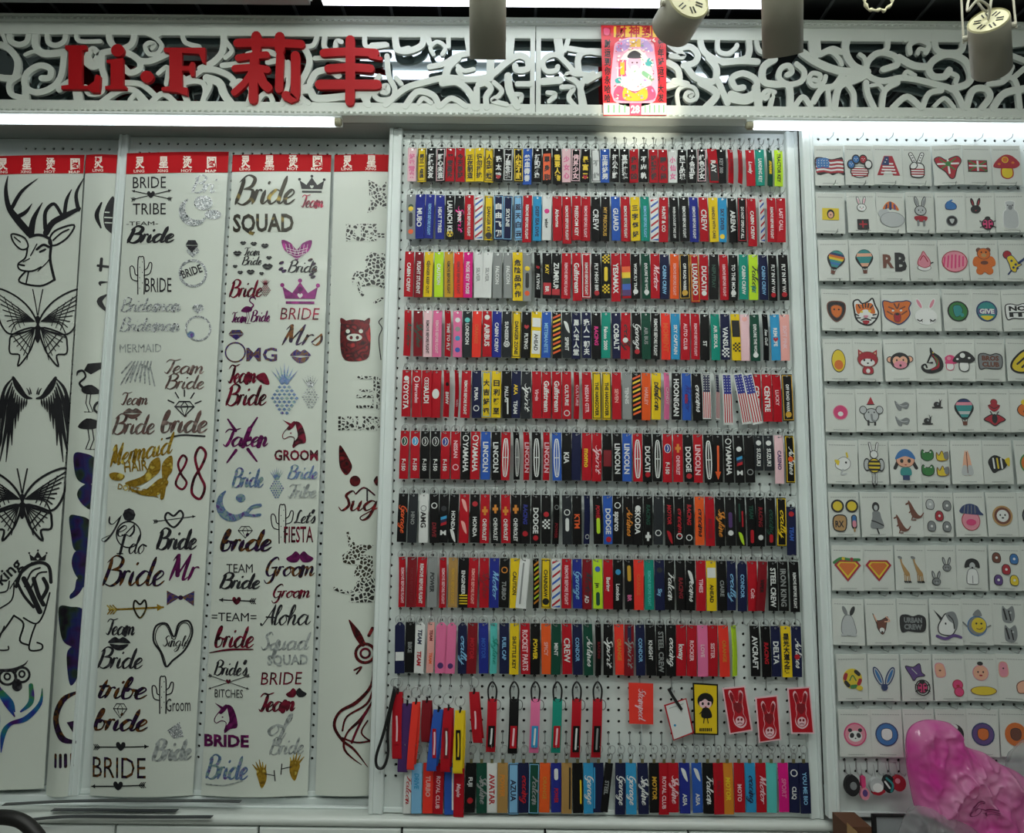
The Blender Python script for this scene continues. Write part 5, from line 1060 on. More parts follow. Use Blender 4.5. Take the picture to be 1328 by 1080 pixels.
E_.frame(250, 750, 3.274)
E_.decal(many(ST('605,42 660,58 720,40', F_leo, 14), FI('700,10 775,0 775,100 665,100', F_leo, smooth=False)))
E_.decal(many(ST('668,175,6 700,230,30 725,275,24', F_redb, 0), ST('765,210 750,240', F_redb, 14), lambda f: f.ell(735, 315, 46, 46, F_redb, hole=.72), lambda f: f.ell(735, 315, 24, 24, F_red, hole=.6), ST('690,385 720,372 700,400', F_redb, 8), ST('770,350,10 760,450,12 700,520,16 630,560,12 605,620,14 640,680,12 690,720,10 745,795,3', F_redb, 0), ST('768,470,10 740,530,10 660,580,8 640,640,8', F_redb, 0), ST('765,520,8 720,590,14 660,650,8 650,720,10 720,785,3', F_redb, 0), ST('740,560 700,640 680,690', F_red, 10), ST('745,600 720,650 760,690', F_redb, 7), ST('640,670 700,690 765,685', F_redb, 8)), 'red and black phoenix')
# ================================================================ carded iron-on patches
M_card = mat('white_card', '#cfd4ce', .5, noise=.04, nscale=30)
M_bag = mat('clear_sleeve', '#f2f5f4', .1, alpha=.035)
M_print = mat('card_print', '#9aa09d', .6)
def th(c): return mat('stitch_'+c, '#'+c, .65, bump=.3, nscale=700)
BK, WH, RD, BL, NV, YE, OR, PK, GN, GY, LG, BR, TN, PUR, TE, SK, HP = [th(c) for c in ('15161a', 'dfe2e0', 'a3172b', '2f6fae', '1f3566', 'd9c023', 'cf6a1e', 'd98a9c', '2f7a3a', '7d8284', 'b4b9ba', '6b3a2a', 'b08a55', '5a3f80', '2b8a8a', 'e0a98c', 'd13a74')]
CW, CH = .0855, .124
def blob(f, pts, m, edge=BK, e=.8, n=4):
    """patch piece with a stitched border"""
    P = nums(pts); f.fill(P, m, True, n=n); f.stroke([p[:2] for p in P], edge, e, closed=True, n=n)
def disc(f, x, y, r, m, edge=None, e=.9, ry=None):
    f.ell(x, y, r, ry or r, m)
    if edge: f.ell(x, y, r+e*.4, (ry or r)+e*.4, edge, hole=1-e/r)
# every drawing: x right, y down, about 2.25 mm a unit, origin at the card's middle
def us_stripes(f, x0, y0, x1, y1, n=7):
    for k in range(n): f.rect(x0, y0+(y1-y0)*k/n, x1, y0+(y1-y0)*(k+1)/n, RD if k % 2 == 0 else WH)
def p_usflag(f):
    f.fill('-19,-10 -12,-13 -3,-11 4,-10 13,-12 18,-11 20,11 12,9 4,12 -2,9 -16,11', BK, True, n=3)
    for k in range(7):
        y = -9+k*2.6; f.fill([(-17, y), (-8, y-1.2), (2, y+.6), (10, y-.6), (17.5, y), (17.8, y+2.4), (10, y+1.8), (2, y+3), (-8, y+1.2), (-16.8, y+2.4)], RD if k % 2 == 0 else WH, True, n=2)
    f.fill('-17,-9.5 -10,-11.5 -1,-10.5 -1,2 -9,1 -16,2.5', BL, True, n=2)
    for i in range(4):
        for j in range(3): f.ell(-14+i*3.6, -8+j*3.6, .6, .6, WH, n=5)
def p_paw(f):
    disc(f, 0, 8, 12, WH, BK, 1.4, 8); 
    for k in range(4): f.fill([(-11, 3+k*3.2), (11, 3+k*3.2), (11, 4.6+k*3.2), (-11, 4.6+k*3.2)], RD, False)
    for x, y, m in ((-11, -2, BL), (-4.5, -9, BL), (5, -9, RD), (11.5, -2, WH)):
        disc(f, x, y, 5, m, BK, 1.3, 6.2)
        for k in range(3): f.ell(x-1.5+k*1.5, y-1+(k % 2)*2, .6, .6, WH, n=5)
def p_A(f):
    f.fill([(-15, 13), (-5, -14), (6, -14), (15, 13), (6, 13), (4, 7), (-5, 7), (-7, 13)], RD, False)
    for k in range(4): f.rect(-9.5-k*1.2+3, -4+k*4.2, 9.5+k*1.2-3, -2+k*4.2, WH)
    f.fill([(-9, -1), (-4, -13), (1, -13), (1, -1)], NV, False); f.ell(-2, -9, .9, .9, WH, n=5); f.ell(-4, -5, .9, .9, WH, n=5)
def p_peace(f):
    for x0, x1, y in ((-5, -8, -17), (2.5, 7, -17)):
        f.stroke([(0, 0), (x1, y)], BK, 6); f.stroke([(0, 0), (x1, y)], WH, 4)
        for k in range(4): f.ell(x1*(.3+.2*k), y*(.3+.2*k), 1.2, .7, BK, n=8)
    blob(f, '-9,-2 -2,-5 7,-3 9,4 7,14 -7,14 -9,6', WH, BK, 1.4)
    for k in range(3): f.stroke([(-8, 4+k*3.4), (8, 4+k*3.4)], RD, 1.7)
    blob(f, '-9,-2 -4,-6 0,-2 -3,3 -9,3', WH, BK, 1.2)
def p_bheart(f):
    f.fill('-17,-10 -10,-13 -2,-8 4,-11 13,-13 17,-6 11,4 7,16 2,17 -4,8 -13,0', RD, True); f.stroke('-17,-10 -10,-13 -2,-8 4,-11 13,-13 17,-6 11,4 7,16 2,17 -4,8 -13,0', BK, 1.1, closed=True)
    f.stroke([(0, -8), (1, 10)], WH, 2.4); f.stroke([(-13, -3), (13, -3)], WH, 2.4); f.stroke([(-10, -9), (8, 5)], GN, 1.6); f.stroke([(10, -10), (-8, 3)], GN, 1.6); disc(f, 0, -3, 3.4, GN)
def p_bflag(f):
    f.rect(-13, -8, 13, 8, BK); f.rect(-12, -7, 12, 7, RD); f.stroke([(-11, -6.2), (11, 6.2)], GN, 1.8); f.stroke([(-11, 6.2), (11, -6.2)], GN, 1.8); f.rect(-12, -1.1, 12, 1.1, WH); f.rect(-1.2, -7, 1.2, 7, WH)
def p_mush(f, a=RD, b=OR, s=1, dx=0, dy=0):
    q = lambda t: [(x*s+dx, y*s+dy) for x, y in nums(t)]
    f.fill(q('-6,2 -7,13 0,17 7,13 6,2'), YE if a is RD else WH); f.stroke(q('-6,2 -7,13 0,17 7,13 6,2'), a, 1.3*s, closed=True)
    f.fill(q('-17,1 -12,-9 -2,-16 8,-14 17,-4 12,2 0,3'), a); disc(f, -2*s+dx, -9*s+dy, 4*s, b, YE if a is RD else None, .9); f.ell(8*s+dx, -5*s+dy, 2*s, 1.6*s, b); f.ell(-10*s+dx, -3*s+dy, 2*s, 1.6*s, b)
def p_badge(f, m, edge, inner, r=11): disc(f, 0, 0, r, m, edge, 1.3); blob(f, [(x*r/11, y*r/11) for x, y in nums('-5,-4 0,-6 5,-4 5,3 0,6 -5,3')], inner, BK, .6)
def p_plain(f, m, m2, rx=10, ry=13, x=0, y=0):
    """plain rounded stand-in patch"""
    f.ell(x, y, rx, ry, BK); f.ell(x, y, rx*.92, ry*.93, m); f.ell(x, y+ry*.35, rx*.62, ry*.42, m2)
def p_rabbit(f, m, m2, s=1, x=0, y=0):
    for d in (-1, 1):
        f.ell(x+d*4*s, y-10*s, 2.2*s, 6.5*s, BK, rot=d*.25); f.ell(x+d*4*s, y-10*s, 1.5*s, 5.6*s, m, rot=d*.25); f.ell(x+d*4*s, y-9.5*s, .7*s, 4*s, m2, rot=d*.25)
    disc(f, x, y, 6.4*s, m, BK, .8*s, 5.4*s); f.ell(x-2.2*s, y-.4*s, .7*s, .9*s, BK, n=8); f.ell(x+2.2*s, y-.4*s, .7*s, .9*s, BK, n=8); f.ell(x, y+1.8*s, 1*s, .7*s, m2, n=8)
def p_balloon(f, cols, s=1, x=0, y=0, tilt=0):
    c, d = math.cos(tilt), math.sin(tilt)
    q = lambda P: [(x+s*(a*c-b*d), y+s*(a*d+b*c)) for a, b in P]
    f.fill(q([(-3, 9), (-10, 0), (-11, -7), (-6, -14), (0, -16), (6, -14), (11, -7), (10, 0), (3, 9)]), BK, True, n=3)
    n = len(cols)
    for k, m in enumerate(cols):
        y0 = -15+22*k/n; y1 = -15+22*(k+1)/n
        def half(v): return 10*math.sqrt(max(0, 1-((v+6)/9.6)**2)) if v < -6 else 10-(v+6)*.5
        f.fill(q([(-half(y0), y0), (half(y0), y0), (half(y1), y1), (-half(y1), y1)]), m, False)
    for a in (-3, 0, 3): f.stroke(q([(a*1.3, 7), (a*.7, 13)]), BK, .5*s)
    f.fill(q([(-2.8, 12), (2.8, 12), (2.3, 16.5), (-2.3, 16.5)]), BR, False)
def p_letters(f): f.text('R', -14, 8, 18, BR, 14, .04); f.text('B', 1, 12, 24, BK, 15, .05)
def p_cup(f): disc(f, 0, 8, 9, WH, GY, .8, 4); blob(f, '-8,4 -7,-3 -3,-9 0,-14 4,-8 8,-2 8,5 0,8', PK, RD, .8); f.stroke('-5,-2 0,-8 5,0', RD, 1.2); f.stroke([(9, 2), (12, 1)], BK, 1.5)
def p_stripy(f):
    f.ell(1, 0, 16, 14, PK)
    for k in range(6): f.stroke([(-11+k*4.6, -9+abs(k-2.5)*1.2), (-13+k*4.8, 9-abs(k-2.5)*1.2)], HP, 2)
    f.ell(1, 0, 16.4, 14.4, RD, hole=.94)
def p_bear(f):
    for d in (-1, 1): f.ell(d*6, -15, 3.4, 3.4, BR); f.ell(d*10, 0, 4.5, 7, OR, rot=-d*.3); f.ell(d*6, 13, 5, 5, OR)
    disc(f, 0, 3, 11, OR, None, 1, 12); disc(f, 0, -10, 8.4, OR, BR, .8, 7.4); f.ell(0, -8, 3.4, 2.6, TN); f.ell(-3, -12, 1, 1.2, BK); f.ell(3, -12, 1, 1.2, BK); f.ell(0, 2, 5, 2.6, BR)
def p_parrot(f):
    disc(f, -8, -9, 5.5, RD, BK, .7); blob(f, '-9,-5 -2,-8 6,2 10,4 4,8 2,14 -4,12 -6,4', YE, NV, .9)
    for x, y in ((-3, -1), (2, 4), (-1, 8), (4, 9)): f.fill([(x-2, y), (x, y-2), (x+2, y), (x, y+2)], NV, False)
    f.stroke([(6, 2), (14, -4)], NV, 3); f.stroke([(-4, 12), (-8, 17)], NV, 2)
def p_shield(f):
    blob(f, '-11,-10 0,-13 11,-10 10,4 0,14 -10,4', BK, BR, 1.3); blob(f, '-7,-5 0,-8 7,-5 6,4 0,9 -6,4', OR, BR, 1); f.ell(-3, -2, 1.2, 1.2, BK); f.ell(3, -2, 1.2, 1.2, BK)
def p_tiger(f):
    blob(f, '-15,-12 -9,-15 -4,-10 4,-13 9,-17 12,-8 16,2 12,12 4,18 -6,16 -12,10 -14,0', WH, BK, 2)
    f.fill('-12,-9 -4,-9 3,-11 9,-9 12,2 7,3 2,-2 -4,-1 -9,4 -12,-1', OR); f.ell(-5, 1, 1.8, 1.3, YE); f.ell(5, 0, 1.8, 1.3, YE)
    for p in ('-9,-8 -7,-4', '-4,-9 -3,-4', '0,-10 0,-5', '4,-10 3,-5', '9,-8 6,-4', '-13,4 -9,6', '13,4 9,5', '-11,9 -7,9', '12,9 7,9'): f.stroke(p, BK, 1.5)
    f.fill('-3,6 3,6 1,9 -1,9', PK); f.stroke('-6,12 0,10 6,12', BK, 1.4); f.fill('-4,13 4,13 2,17 -2,17', RD)
def p_grizzly(f):
    blob(f, '-17,-13 -12,-14 -6,-12 0,-13 7,-13 13,-14 18,-11 15,-4 16,4 10,12 2,17 -6,14 -14,8 -16,0', OR, NV, 1.4)
    for p in ('-10,-6 -4,-3', '10,-6 4,-3', '-12,0 -6,4', '12,0 6,4', '-3,-10 0,-4', '3,-10 1,-4'): f.stroke(p, BR, 1.8)
    f.ell(-5, -1, 1.5, 1.2, WH); f.ell(5, -1, 1.5, 1.2, WH); blob(f, '-4,4 0,2 4,4 3,13 -3,13', RD, BR, 1); f.ell(0, 4, 2.5, 1.5, BK)
def p_ears(f, m, m2):
    for d in (-1, 1): f.ell(d*8, -10, 3, 8, m, rot=d*.45); f.ell(d*8, -10, 1.9, 6.4, m2, rot=d*.45); f.stroke([(d*5, 11), (d*8, 13), (d*11, 11)], BK, 1.4); f.stroke([(d*6, 12), (d*5, 14)], BK, .8)
def p_whiteface(f): f.ell(0, 7, 14, 11, WH); p_ears(f, WH, PK)
def p_round(f, m, e, m2, txt=None):
    disc(f, 0, 0, 13, m, e, 1.6)
    if txt: f.rect(-11, -3, 11, 4, PUR); f.text(txt, 0, 3, 6, WH, 19, .05, align='c'); f.fill('-8,7 0,12 8,7 0,6', YE)
    else: blob(f, '-6,-6 2,-8 6,-2 3,5 -4,7', m2, BK, .6); f.ell(5, 5, 2.5, 2.5, m2)
def p_block(f, m, m2, txt):
    blob(f, '-15,-7 -8,-10 0,-8 8,-10 15,-6 14,8 4,10 -6,9 -14,10', m, BK, 1.2)
    for k, t in enumerate(txt): f.text(t, 0, -1+k*8, 6, m2, 22, .05, align='c')
def p_fox(f):
    for d in (-1, 1): f.fill([(d*12, -15), (d*12, -3), (d*3, -9)], RD, False); f.fill([(d*10.5, -12), (d*10, -5), (d*5, -9)], SK, False)
    disc(f, 0, -2, 13, RD, BR, 1, 10); f.ell(0, 2, 9, 5, WH); f.ell(-4.5, -1, 1.2, 1.6, BK); f.ell(4.5, -1, 1.2, 1.6, BK); f.ell(0, 3, 1.4, 1, BK); blob(f, '-5,8 5,8 6,16 -6,16', RD, BR, .8); f.ell(0, 13, 2.6, 3, WH)
def p_monkey(f):
    for d in (-1, 1): disc(f, d*12, -2, 4, SK, BK, 1)
    disc(f, 0, 0, 12, BK, None, 1, 11); f.ell(-4, 0, 5, 6, SK); f.ell(4, 0, 5, 6, SK); f.ell(0, 5, 8, 5, PK); f.ell(-4, -1, 1, 1.4, BK); f.ell(4, -1, 1, 1.4, BK); f.ell(0, 6, 1.4, 1.6, BK)
def p_lizard(f):
    f.stroke([(1, -17, 1.5), (3, -10, 5), (10, -2, 9), (11, 8, 9), (0, 13, 6), (-8, 12, 4), (-11, 7, 3), (-7, 4, 2), (-5, 8, 2)], BK); f.stroke([(3, -8, 1), (8, -2, 3.5), (9, 7, 3.5), (1, 11, 2)], RD); f.stroke([(1, -8), (-4, 2), (2, 2)], BK, 2.4, False); f.ell(4, -11, 1, 1, YE); f.stroke('6,-6 9,0 7,6', GN, 1.4)
def p_two(f, d, s=.6, a=(0, -8), b=(0, 8)):
    for x, y in (a, b): d(f, s, x, y)
def p_wing(f, s, x, y, m=GY, m2=LG): f.fill([(x-12*s, y-8*s), (x-4*s, y-2*s), (x+6*s, y-6*s), (x+12*s, y-2*s), (x+8*s, y+6*s), (x, y+4*s), (x-2*s, y+9*s), (x-8*s, y+6*s)], m); f.stroke([(x-9*s, y-4*s), (x, y+1*s), (x+8*s, y)], m2, 1.2*s)
def p_snail(f, s, x, y, m=BK): f.ell(x-1*s, y, 6*s, 6*s, m); f.ell(x+1*s, y-1*s, 2*s, 2*s, GY); f.stroke([(x-9*s, y+6*s), (x+9*s, y+6*s)], m, 3*s); f.stroke([(x+5*s, y+4*s), (x+6*s, y-7*s)], m, 3*s); f.stroke([(x+6*s, y-6*s), (x+4*s, y-11*s)], m, .9*s); f.stroke([(x+6*s, y-6*s), (x+9*s, y-10*s)], m, .9*s)
def p_elephant(f):
    f.fill('-5,-9 0,-19 4,-9', RD, False); f.stroke('-5,-9 4,-9', BK, 1); disc(f, 0, 5, 9, LG, BK, 1, 9)
    for d in (-1, 1): disc(f, d*10, -2, 4.4, LG, BK, .8, 5); f.stroke([(d*4, 12), (d*4, 17)], BK, 2.4)
    f.stroke('0,4 1,11 4,12', GY, 2.4); f.ell(-3.4, 1, .8, 1, BK); f.ell(3.4, 1, .8, 1, BK)
def p_bug(f, s, x, y, m=RD):
    disc(f, x, y, 6*s, m, BK, 1*s); f.ell(x, y-6*s, 3*s, 2.4*s, BK); f.stroke([(x, y-5*s), (x, y+6*s)], BK, 1*s)
    for a, b in ((-3, -2), (3, -2), (-3, 2.5), (3, 2.5)): f.ell(x+a*s, y+b*s, 1.2*s, 1.2*s, BK, n=8); f.stroke([(x+a*1.6*s, y+b*s), (x+a*2.7*s, y+b*1.6*s)], BK, .8*s)
def p_beetle(f):
    disc(f, 0, -12, 4, RD, BR, .8); f.fill('-7,-8 0,-10 7,-8 5,-3 0,0 -5,-3', RD); f.stroke('-7,-8 0,-4 7,-8', BK, 1)
    blob(f, '-13,10 -4,4 0,6 4,4 13,10 6,14 0,18 -6,14', RD, BK, 1.2); f.ell(0, 9, 3.4, 6, BK); f.stroke([(-3, 3), (-5, 0)], BK, 1); f.stroke([(3, 3), (5, 0)], BK, 1)
def p_fish(f): blob(f, '-9,4 -6,-4 2,-8 9,-3 8,5 0,9', WH, GY, .8); f.fill('-10,-4 -4,-3 -6,3', YE); f.stroke('0,8 -2,14 4,13', LG, 2); f.ell(4, -1, 1.2, 1.4, BK); f.stroke('6,-8 5,-13', YE, 2)
def p_beegirl(f):
    for d in (-1, 1): f.stroke([(d*2.5, -13), (d*5, -25)], BK, 3.2); f.stroke([(d*2.5, -13), (d*5, -25)], WH, 1.8); disc(f, d*9, 2, 4, LG, BK, .8, 8); f.stroke([(d*2, 12), (d*2, 27)], BK, 2.2); f.stroke([(d*2, 12), (d*2, 25)], WH, 1)
    disc(f, 0, -11, 5, WH, BK, .8); disc(f, 0, 3, 8, YE, BK, .9, 9)
    for y in (-2, 3, 8): f.stroke([(-6.4, y), (6.4, y)], BK, 2.4)
def p_doll(f):
    f.stroke('-9,-2 -13,6', BK, 4); f.stroke('9,-2 13,6', BK, 4); disc(f, 0, -4, 11, SK, BR, .7, 9); f.fill('-12,-5 -8,-14 0,-18 8,-14 12,-5 0,-9', BL); f.ell(-4.5, -3, 2, 2.6, BK); f.ell(4.5, -3, 2, 2.6, BK); f.ell(0, 2, 1.4, .7, RD); f.fill('-5,6 5,6 6,15 -6,15', TE); f.rect(-4, 15, 4, 21, NV)
def p_frogs(f):
    for y in (-10, 9):
        blob(f, [(x-10, q+y) for x, q in nums('-8,-3 -6,-7 -3,-4 2,-4 5,-7 8,-3 7,4 0,7 -7,4')], GN, BK, .8); f.ell(-14, y-4, 1, 1, WH); f.ell(-6, y-4, 1, 1, WH)
        blob(f, [(x+9, q+y) for x, q in nums('-7,-4 -4,0 0,-6 3,0 7,-5 7,5 -6,6')], YE, BR, .8); f.ell(14, y, 3, 5, GY)
def p_pray(f):
    for d in (-1, 1): f.fill([(d*.6, -14), (d*2.4, -13), (d*4.6, -2), (d*6, 12), (d*.8, 14)], SK); f.fill([(d*.6, 4), (d*5, 3), (d*7, 13), (d*.8, 15)], LG)
    f.stroke([(0, -14), (0, 12)], BR, .8)
def p_angel(f):
    blob(f, '-12,-3 -4,-10 6,-6 12,-1 8,6 0,9 -6,12 -10,6', BK, BK, .6)
    for x in (-6, -1, 4): f.stroke([(x, -6), (x+1, 6)], YE if x == -1 else WH, 2)
    f.fill('9,-4 15,-7 14,4', YE)
def p_dots(f): # plain yellow discs, a framed tile and a small lolly
    for x in (-8, 10): disc(f, x, -12, 7.4, YE, BK, 2)
    blob(f, '-14,3 -7,-1 2,2 0,18 -13,17', TN, BK, 1.4); f.text('RX', -12, 14, 8, BK, 11, .03); f.stroke([(12, 2), (12, 13)], BK, 7); f.stroke([(12, 2), (12, 8)], BL, 4.6); f.stroke([(12, 8), (12, 12)], PK, 4.6); f.stroke([(12, 16), (12, 19)], TN, 2)
def p_nun(f): f.ell(0, -11, 4.6, 6, BK); f.ell(0, -10, 2.4, 3.4, LG); f.fill('-4,-5 4,-5 6,2 9,14 0,16 -8,14 -5,2', GY); f.stroke('-6,6 0,8 8,12', BK, 1.4); f.stroke('0,16 2,22', BK, 1.6)
def p_roo(f, s, x, y): f.stroke([(x-6*s, y-14*s, 2*s), (x-4*s, y-9*s, 4*s), (x-1*s, y, 7*s), (x+3*s, y+8*s, 9*s), (x+11*s, y+10*s, 3*s), (x+16*s, y+4*s, 1.2*s)], BR); f.stroke([(x-1*s, y+10*s), (x-3*s, y+15*s), (x+3*s, y+15*s)], BR, 2*s, False); f.stroke([(x-5*s, y-12*s), (x-10*s, y-9*s)], BR, 2.4*s); f.stroke([(x-2*s, y), (x-6*s, y+4*s)], BR, 1.8*s)
def p_five(f, cs):
    for (x, y), m in zip(((-10, -14), (11, -13), (1, 0), (-9, 13), (10, 13)), cs): blob(f, [(x+a, y+b) for a, b in nums('-5,-2 -2,-6 3,-5 5,1 3,6 -4,5')], m, BK, .7); f.ell(x, y, 1.6, 1.6, WH, n=8)
def p_cap(f):
    f.ell(0, 6, 11, 12, PK); f.ell(0, 6, 11.4, 12.4, RD, hole=.93); f.fill('-12,-4 -9,-12 0,-15 9,-12 12,-6 16,-1 10,-1', NV)
    for k in range(4): f.stroke([(-8+k*4.6, -3), (-6+k*4, -13)], GY, .8)
    f.ell(0, 8, 6, 4, HP)
def p_lion(f): disc(f, 0, 0, 12, BR, None); f.stroke([(11.5*math.cos(k*.5236), 11.5*math.sin(k*.5236)) for k in range(12)], TN, 2.2, closed=True); disc(f, 0, 0, 8, WH, BR, .7); f.ell(-3, -1, 1, 1.3, BK); f.ell(3, -1, 1, 1.3, BK); f.ell(0, 2.5, 1.6, 1, BK)
def p_diamond(f, top=None):
    f.fill([(-16, -5), (-11, -11), (11, -11), (16, -5), (0, 15)], RD, False); f.fill([(-13, -5), (-9.5, -9), (9.5, -9), (13, -5), (0, 11.5)], YE, False); f.fill([(-10.5, -4.6), (-8, -7.6), (8, -7.6), (10.5, -4.6), (0, 8)], OR, False)
    if top: f.stroke('-16,-8 -8,-13 2,-12 14,-12', top, 3.4); f.ell(-5, -13, 2, 2, YE); f.ell(5, -12.4, 2, 2, RD)
def p_giraffe(f, s, x, y): f.stroke([(x-4*s, y-14*s, 2.4*s), (x-3*s, y-8*s, 2*s), (x+1*s, y+1*s, 5*s), (x+4*s, y+6*s, 6*s)], TN); f.ell(x-5*s, y-15*s, 3*s, 1.8*s, GY, rot=.4); [f.stroke([(x+d*s, y+6*s), (x+(d+.6)*s, y+16*s)], TN, 1*s) for d in (0, 2, 4.5, 6.4)]; [f.stroke([(x+d*s, y+15.5*s), (x+(d+1)*s, y+16.5*s)], BK, 1.6*s) for d in (0, 2.4, 5, 7)]
def p_dog(f): blob(f, '-9,-2 -7,-10 0,-13 7,-10 9,-2 4,-3 0,0 -4,-3', BK, BK, .6); f.ell(0, -4, 3.6, 4.4, LG); f.ell(0, -2, 1.2, 1, BK); blob(f, '-5,1 5,1 7,16 2,18 -2,18 -7,16', WH, GY, .8); f.stroke([(0, 8), (0, 17)], GY, .8)
def p_back(f): 
    for d in (-1, 1): f.ell(d*4-(0 if d < 0 else -1), -15, 2.4, 6, GY if d < 0 else BK, rot=d*.4)
    blob(f, '-7,13 -8,0 -4,-9 3,-9 7,0 8,13', LG, GY, .8); f.stroke([(-8, 14), (-4, 14)], LG, 3); f.stroke([(4, 14), (8, 14)], LG, 3)
def p_deer(f): blob(f, '-10,-12 -6,-4 0,-4 8,-8 6,0 4,8 0,13 -5,6 -6,0', BR, BK, .8); f.stroke('-9,-10 -6,-3', SK, 1.4); f.stroke('6,-8 10,-3 4,-2', SK, 1.4); f.ell(0, 8, 3, 3, WH); f.ell(0, 10, 1.2, 1, BK)
def p_unib(f):
    blob(f, '-8,12 -10,4 -6,-4 0,-12 8,-11 12,-3 10,8 4,14', WH, BK, 1.2); f.fill('-14,-16 -4,-6 -7,-4', BK, False); f.fill('0,-12 10,-14 14,-2 11,8 8,0 3,-4', GY); f.stroke('3,-10 8,-4 9,6', BK, 1.2); f.ell(-1, 0, 1, 1.4, BK); f.stroke('-12,15 -2,18 8,14 16,16', PUR, 3.4)
def p_turtle(f): f.ell(0, 3, 12, 12, BL, rot=.3); f.ell(0, 3, 11, 11, GY, rot=.3); f.ell(2, 2, 9, 9, YE); f.ell(-1, 0, 1.2, 1.2, BK); f.ell(5, 0, 1.2, 1.2, BK); f.stroke('-1,6 3,7 6,5', BR, .9); f.fill('-5,-10 2,-17 6,-9', GY); f.stroke([(-12, 4), (-17, -1)], GY, 1.6); f.stroke([(12, 4), (16, 2)], GY, 1.6)
def p_cat(f, s, x, y): f.fill([(x-6*s, y-10*s), (x-1*s, y-6*s), (x+6*s, y-10*s), (x+8*s, y+2*s), (x+4*s, y+10*s), (x-5*s, y+9*s), (x-7*s, y)], GY); f.stroke([(x-5*s, y-6*s), (x-2*s, y+6*s)], BK, 2*s); f.stroke([(x+1*s, y-4*s), (x+3*s, y+7*s)], BK, 1.6*s); f.ell(x+3*s, y-2*s, 1.3*s, 1.3*s, LG, n=8)
def p_wreath(f):
    f.ell(0, 0, 12, 12, YE, hole=.55)
    for k, m in enumerate((RD, GN, BK, RD, YE, BK)): f.stroke([(9.5*math.cos(k+.2), 9.5*math.sin(k+.2)), (9.5*math.cos(k+.7), 9.5*math.sin(k+.7))], m, 4.6)
    f.ell(0, 0, 7, 7, YE); f.stroke('-4,2 0,-4 4,2', GN, 1.4); f.ell(8, 11, 4, 3, YE)
def p_vears(f):
    for d in (-1, 1): f.ell(d*7, -3, 4.4, 12, NV, rot=d*.42); f.ell(d*7, -3, 3, 10.4, LG, rot=d*.42); f.ell(d*7, -3, 1.7, 9, BL, rot=d*.42)
    f.ell(0, 10, 4, 4, NV)
def p_star(f): blob(f, '-14,-15 -4,-14 4,-18 6,-8 10,-4 0,-2 -4,2 -8,-4', PUR, BK, .9); f.stroke('-6,-12 0,-6', LG, 1); p_bug(f, 1.1, 6, 10, HP); f.stroke([(6+9*math.cos(k*.785), 10+9*math.sin(k*.785)) for k in range(8)], BK, 1, closed=True)
def p_pigs(f): blob(f, '-16,-17 -7,-17 -5,-4 -15,-3', SK, PK, .9); f.ell(-11, -10, 1.4, 1, BR); disc(f, 9, 7, 6, HP, RD, .8); disc(f, 10, 15, 5.5, HP, RD, .8); f.ell(9, 8, 2, 1.4, RD)
def p_face(f): disc(f, 0, -7, 9, SK, PK, .8); f.ell(0, -18, 3.4, 2.4, BK); f.ell(-3, -8, .9, 1.2, BK); f.ell(3, -8, .9, 1.2, BK); f.ell(0, -4, 2, 1, RD); f.ell(2, 14, 15, 5, YE); f.ell(2, 14, 15.4, 5.4, BR, hole=.94)
def p_pinks(f): blob(f, '-14,-18 -6,-18 -5,-4 -14,-3', PK, SK, .8); f.ell(-10, -12, 1, 1, BK); blob(f, '5,6 14,2 16,14 6,16', SK, BR, .8)
def p_panda(f): disc(f, 0, 0, 13, PK, HP, 1.4); f.ell(0, 2, 8, 6.4, WH); f.ell(-4, 1, 2.6, 3, BK, rot=.4); f.ell(4, 1, 2.6, 3, BK, rot=-.4); f.ell(-6, -5, 2.4, 2.2, BK); f.ell(6, -5, 2.4, 2.2, BK); f.ell(0, 4.4, 1, .8, BK)
def p_mouse(f): f.ell(0, 1, 9, 9, HP); f.ell(0, 1, 9.4, 9.4, PK, hole=.92); f.ell(0, 3, 3.4, 3, WH)
